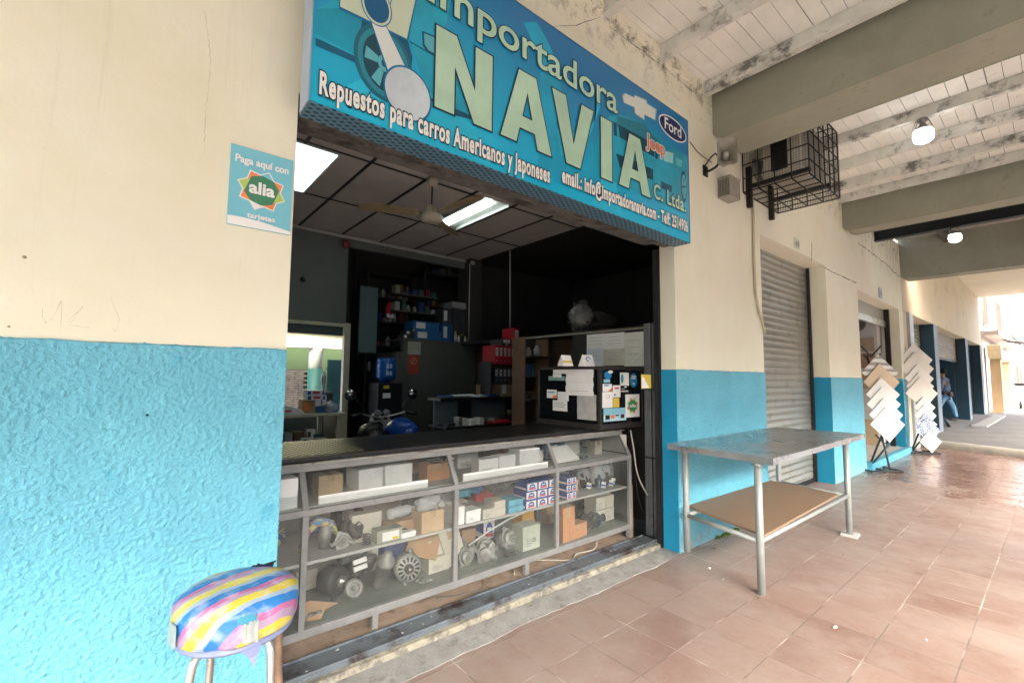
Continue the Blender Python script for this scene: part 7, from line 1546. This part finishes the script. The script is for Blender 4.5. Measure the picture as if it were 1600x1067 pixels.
t = T('spray_bottle', 'clear spray bottle with a red and white trigger on the desk ledge', 'spray bottle'); g = MB(); g.lathe([(.036, 0), (.04, .01), (.04, .11), (.03, .14), (.014, .16), (.014, .17)], (.53, 2.52, .826), (0, 0, 1), 16); g.build('bottle_body', M('spray_grey', (.22, .26, .28), .2), t); g = MB(); g.box(.49, .55, 2.505, 2.535, 1.02, 1.045); g.box(.515, .545, 2.505, 2.535, .996, 1.019); g.build('trigger_head', p_w, t, bevel=.004); g = MB(); g.add([(.485, 2.51, 1.04), (.485, 2.53, 1.04), (.50, 2.53, .985), (.50, 2.51, .985), (.492, 2.51, 1.04), (.492, 2.53, 1.04), (.508, 2.53, .985), (.508, 2.51, .985)], [(0, 1, 2, 3), (7, 6, 5, 4), (0, 4, 5, 1), (3, 2, 6, 7), (0, 3, 7, 4), (1, 5, 6, 2)]); g.build('trigger', m_prd, t)
# binders
def binder(label, x0, x1, y0, y1, z0, z1, mat, group):
    t = T('ring_binder', label, 'binder', group); MB().box(x0, x1, y0, y1, z0, z1).build('cover', mat, t, bevel=.003); w = x1-x0; h = z1-z0
    g = MB(); g.poly_wall([(x0+w*.2, z0+h*.45), (x1-w*.2, z0+h*.45), (x1-w*.2, z1-h*.12), (x0+w*.2, z1-h*.12)], y0-.002); g.build('spine_label', m_pwh, t)
    for i in range(3): g = MB(); z = z0+h*(.52+.11*i); g.poly_wall([(x0+w*.3, z), (x1-w*.3, z), (x1-w*.3, z+h*.05), (x0+w*.3, z+h*.05)], y0-.003); g.build('spine_print', p_k, t)
    g = MB(); g.lathe([(w*.12, 0), (w*.12, .002)], ((x0+x1)/2, y0-.0005, z0+h*.18), (0, -1, 0), 10); g.build('finger_hole', m_steelb, t)
ordn = ['first', 'second', 'third', 'fourth', 'fifth', 'sixth', 'seventh']
MB().box(.06, .60, 2.60, 2.88, 1.545, 1.565).build('binder_shelf', m_black, rd); MB().box(.06, .60, 2.60, 2.88, 1.310, 1.325).build('binder_shelf', m_black, rd)
for x in (.04, .602): MB().box(x, x+.018, 2.60, 2.88, 1.151, 1.80 if x > .5 else 1.60).build('shelf_side', m_black, rd)
for i in range(7): binder(ordn[i]+' red binder from the left on the upper binder shelf', .10+i*.068, .165+i*.068, 2.60, 2.87, 1.566, 1.81, M('binder_red', (.40, .015, .03), .45) if i == 0 else bpy.data.materials['binder_red'], 'red binders over the reception desk')
for i in range(7): binder(ordn[i]+' black binder from the left on the lower binder shelf', .10+i*.068, .165+i*.068, 2.60, 2.87, 1.327, 1.52, m_dk, 'black binders over the reception desk')
binder('single red binder standing on top of the red binder row', .43, .53, 2.62, 2.87, 1.812, 2.06, bpy.data.materials['binder_red'], 'red binders over the reception desk')
binder('black binder lying tilted on top of the red binder row', .22, .40, 2.62, 2.87, 1.812, 1.90, m_dk, 'black binders over the reception desk')
# dark goods shelf right of the binders
zs = [1.15, 1.42, 1.66]
gsx = T('goods_shelf', 'narrow dark shelf of small goods between the binders and the sticker case', 'shelf')
for x in (.10, .475): MB().box(x, x+.02, 2.02, 2.25, 0, 1.88).build('upright', M('brown_upright', (.17, .10, .06), .7), gsx)
for z in (.7, 1.13, 1.40, 1.64): MB().box(.121, .474, 1.95, 2.25, z, z+.018).build('shelf', m_rackd, gsx)
MB().box(.121, .474, 2.235, 2.249, .72, 1.88).build('back_board', m_rackd, gsx)
for i, z in enumerate((1.149, 1.419, 1.659)): fill(.13, .47, 2.0, z, 101+i, 'on the %s level of the narrow goods shelf' % ['bottom', 'middle', 'top'][i], 6, .2)
# loft: wrapped fan and bags
t = T('wrapped_fan', 'round pedestal fan head wrapped in dusty plastic on the dark loft', 'fan'); FC = Vector((.74, 1.7, 2.16))
g = MB(); g.lathe([(.13, -.03), (.15, 0), (.13, .03), (.06, .05), (.001, .055)], FC, (-.7, -.7, .1), 26); g.build('fan_head', M('fan_dusty', (.22, .22, .21), .4, .4, 12, metal=.3), t); g = MB(); g.blob(FC+Vector((-.02, -.02, -.02)), .15, .15, .18, .3, 77, 40, 5); g.build('plastic_wrap', plastic_mat('dusty_wrap', (.25, .25, .24), .22), t); g = MB(); g.lathe([(.09, 0), (.09, .02), (.02, .03), (.02, .10)], (.76, 1.72, 1.941), (0, 0, 1), 18); g.build('stand', m_dk, t)
g = MB(); g.blob((1.2, 1.7, 2.08), .28, .16, .13, .35, 78, 24, 3); tag(g.build('dark_bundle', M('dark_bundle_cloth', (.06, .055, .05), .7, .3)), 'dark plastic wrapped bundle right of the wrapped fan on the loft', 'bundle')
# pinned papers on the side wall above the sticker case
nbd = T('notice_board', 'board of white and yellowed paper sheets pinned on the side wall above the sticker case', 'notice board')
MB().box(.497, .509, .60, 1.62, 1.45, 1.895).build('board', M('board_black', (.03, .03, .03), .7, .3), nbd)
def sheet(k, mat, lift): y0, y1, z0, z1 = k; g = MB(); g.quad((.4965-lift, y1, z0), (.4965-lift, y0, z0), (.4965-lift, y0, z1), (.4965-lift, y1, z1)); return g.build('sheet', mat, nbd)
p_old = M('paper_yellowed', (.66, .64, .52), .7, .15, 9); p_form = M('paper_form', (.78, .78, .71), .7, .08, 9)
KS = [((1.143,1.399,1.712,1.892), p_w), ((0.88,1.151,1.709,1.889), p_w), ((0.639,0.889,1.527,1.878), p_form), ((1.153,1.4,1.534,1.734), M('paper_bluish', (.72, .77, .84), .7, .05)), ((0.874,1.161,1.537,1.716), p_old)]
for i, (k, mt_) in enumerate(KS):
    sheet(k, mt_, .002+.0006*i)
    for j in range(3): g = MB(); z = k[3]-(k[3]-k[2])*(.25+.2*j); y0, y1 = k[0]+(k[1]-k[0])*.15, k[0]+(k[1]-k[0])*.8; g.quad((.4935-.0006*i, y1, z), (.4935-.0006*i, y0, z), (.4935-.0006*i, y0, z+.004), (.4935-.0006*i, y1, z+.004)); g.build('printed_line', p_g, nbd)

# ================= TILE SHOP DOORWAY =================
cab = T('white_cabinet', 'white display cabinet with a sink unit seen through the tile shop doorway', 'cabinet'); m_cw = M('cabinet_white', (.62, .61, .58), .35, .05)
MB().box(8.12, 8.58, .31, 1.25, .10, 2.80).build('cabinet_body', m_cw, cab, bevel=.004)
for i, (z0, z1, mt_) in enumerate([(.12, .62, m_kb2), (.68, 1.18, m_cw), (1.24, 1.60, m_kb2), (1.66, 1.96, m_kb), (2.0, 2.28, M('tile_drab', (.42, .33, .24), .4)), (2.34, 2.76, m_cw)]):
    for j in range(2): MB().box(8.10, 8.118, .36+j*.44, .77+j*.44, z0, z1).build('drawer_front', mt_, cab, bevel=.003)
g = MB(); g.lathe([(.001, 0), (.10, .01), (.15, .04), (.16, .07), (.12, .05), (.001, .03)], (8.10, .62, 2.55), (-1, 0, .2), 22); g.build('basin', M('basin_grey', (.3, .3, .3), .2), cab)
t = T('framed_picture', 'framed picture with red shapes standing on the white cabinet', 'picture'); MB().box(8.14, 8.17, .36, .75, 2.802, 3.08).build('frame', M('picture_frame', (.5, .42, .32), .6), t); g = MB(); g.box(8.132, 8.139, .40, .71, 2.84, 3.04); g.build('picture', M('picture_dark', (.20, .20, .18), .5, .5, 6), t); g = MB(); g.blob((8.12, .60, 2.88), .012, .07, .05, .3, 3, 14); g.build('red_shape', m_prd, t)
for i in range(3):
    g = MB(); g.box(6.0, 6.35, .55+.06*i, .57+.06*i, .115, .9, 0, (R(8), 0)); tag(g.build('loose_tile_sheet', [m_kb2, m_cw, BG][i], bevel=.002), ['brown board leaning nearest the tile shop doorway', 'white tile sheet leaning in the middle inside the doorway', 'beige tile sheet leaning at the back inside the doorway'][i], 'tile sheet', 'sheets leaning inside the tile shop')

# ================= PERSON =================
pe = T('person', 'man in blue jeans and a grey-blue jacket leaning into the far doorway', 'person')
def skin(name, joints, edges, mat, root=0, sub=2):
    me = bpy.data.meshes.new(name); me.from_pydata([j[0] for j in joints], edges, []); o = bpy.data.objects.new(name, me); C.objects.link(o)
    o.modifiers.new('sk', 'SKIN')
    for i, j in enumerate(joints): v = me.skin_vertices[0].data[i]; v.radius = j[1] if isinstance(j[1], tuple) else (j[1], j[1]); v.use_root = (i == root)
    s_ = o.modifiers.new('s', 'SUBSURF'); s_.levels = s_.render_levels = sub
    dg = bpy.context.evaluated_depsgraph_get(); m2 = bpy.data.meshes.new_from_object(o.evaluated_get(dg)); bpy.data.objects.remove(o)
    o = bpy.data.objects.new(name, m2); m2.materials.clear(); m2.materials.append(mat); m2.polygons.foreach_set('use_smooth', [True]*len(m2.polygons)); C.objects.link(o); o.parent = pe; return o
PX, PY, PZ = 17.45, .30, .12
def J(x, y, z, r): return ((PX+x, PY+(y if z < .8 else .18+(y-.2)*.12), PZ+z), r)
m_skin = M('skin_tone', (.30, .16, .10), .6, .05); m_jean = M('blue_denim', (.12, .24, .38), .85, .3, 9); m_jack = M('grey_blue_jacket', (.09, .13, .20), .8, .2, 9); m_shoe = M('dark_shoes', (.03, .03, .035), .6)
# body (skin): head, neck, hands; the clothing follows as children
skin('body', [J(-.02, .30, 1.00, .10), J(-.05, .40, 1.30, .12), J(-.06, .46, 1.42, .055), J(-.05, .50, 1.50, .072), J(-.03, .53, 1.585, .085), J(-.02, .54, 1.66, .06),
     J(.16, .40, 1.34, .05), J(.22, .34, 1.10, .04), J(.20, .40, .90, .032), J(.20, .42, .82, .03), J(-.26, .44, 1.34, .05), J(-.30, .56, 1.12, .04), J(-.26, .72, 1.0, .032), J(-.25, .78, .98, .03)],
     [(0, 1), (1, 2), (2, 3), (3, 4), (4, 5), (1, 6), (6, 7), (7, 8), (8, 9), (1, 10), (10, 11), (11, 12), (12, 13)], m_skin)
skin('jacket', [J(0, .24, .90, (.17, .13)), J(-.02, .30, 1.08, (.17, .13)), J(-.04, .38, 1.26, (.19, .13)), J(-.05, .43, 1.37, (.12, .10)), J(-.055, .46, 1.42, .075),
     J(.17, .40, 1.34, .075), J(.24, .33, 1.10, .06), J(.22, .39, .92, .05), J(-.27, .44, 1.34, .075), J(-.32, .55, 1.12, .06), J(-.28, .70, 1.01, .05)],
     [(0, 1), (1, 2), (2, 3), (3, 4), (3, 5), (5, 6), (6, 7), (3, 8), (8, 9), (9, 10)], m_jack)
skin('trousers', [J(0, .20, .88, (.165, .125)), J(.09, .14, .74, .105), J(.12, .02, .44, .080), J(.12, -.04, .10, .066), J(-.10, .22, .74, .105), J(-.16, .34, .44, .080), J(-.20, .42, .10, .066)],
     [(0, 1), (1, 2), (2, 3), (0, 4), (4, 5), (5, 6)], m_jean)
for x, y, a in ((.12, -.04, .2), (-.20, .42, -.2)): s_ = skin('shoe', [J(x, y-.03, .045, .045), J(x-.03, y+.08, .04, .048), J(x-.06, y+.18, .03, .034)], [(0, 1), (1, 2)], m_shoe)
g = MB(); g.blob((PX-.05, PY+.20, PZ+1.62), .092, .10, .10, .06, 3, 20); g.v = [v for v in g.v]; g.build('hair', M('dark_hair', (.015, .012, .01), .8, .3, 60), pe)
# fingers on the near hand, slightly curled
for i in range(5):
    b0 = Vector((PX+.20+(.018*(i-2)), PY+.20+.004*i, PZ+.80)); L_ = (.045, .065, .07, .065, .05)[i]
    g = MB(); g.tube([b0, b0+Vector((0 if i else -.02, .008, -L_*.5)), b0+Vector((0 if i else -.025, .024, -L_))], [.009, .0085, .006], 7); g.build('finger', m_skin, pe)
t = T('waist_bag', 'small brown belt bag worn at the back of the leaning man', 'bag'); g = MB(); g.blob((PX+.02, PY+.05, PZ+.86), .13, .065, .09, .1, 6, 20); g.build('pouch', M('bag_brown', (.10, .05, .045), .6, .2), t); g = MB(); g.tube([(PX-.17, PY+.16, PZ+.90), (PX, PY+.045, PZ+.92), (PX+.17, PY+.16, PZ+.90)], .012, 8); g.build('belt', M('belt_dark', (.05, .03, .03), .6), t)
g = MB(); g.tube([(16.86,0.5,0.262), (14.363,0.054,0.125)], .035, 6); tag(g.build('prop_stick', m_darkmetal), 'dark stick leaning out of the far doorway near the standing man', 'stick')

# ---------------- every thing gets its origin at its base ----------------
bpy.context.view_layer.update()
kids = {}
for o in C.objects:
    if o.parent: kids.setdefault(o.parent, []).append(o)
def tree(o):
    r = [o]
    for k in kids.get(o, []): r += tree(k)
    return r
seen = set()
for o in [x for x in C.objects if not x.parent and x.type in ('MESH', 'EMPTY')]:
    if o.get('kind') == 'structure' or o.get('placed'): continue
    tr_ = tree(o); vs = [v.co for t in tr_ if t.type == 'MESH' for v in t.data.vertices]
    if not vs: continue
    b = Vector(((min(v.x for v in vs)+max(v.x for v in vs))/2, (min(v.y for v in vs)+max(v.y for v in vs))/2, min(v.z for v in vs)))
    for t in tr_:
        if t.type == 'MESH' and t.data.name not in seen:
            seen.add(t.data.name); t.data.transform(Matrix.Translation(-b))
        elif t.type == 'LIGHT': t.location -= b
    o.location = b
for o in C.objects:
    if 'placed' in o.keys(): del o['placed']
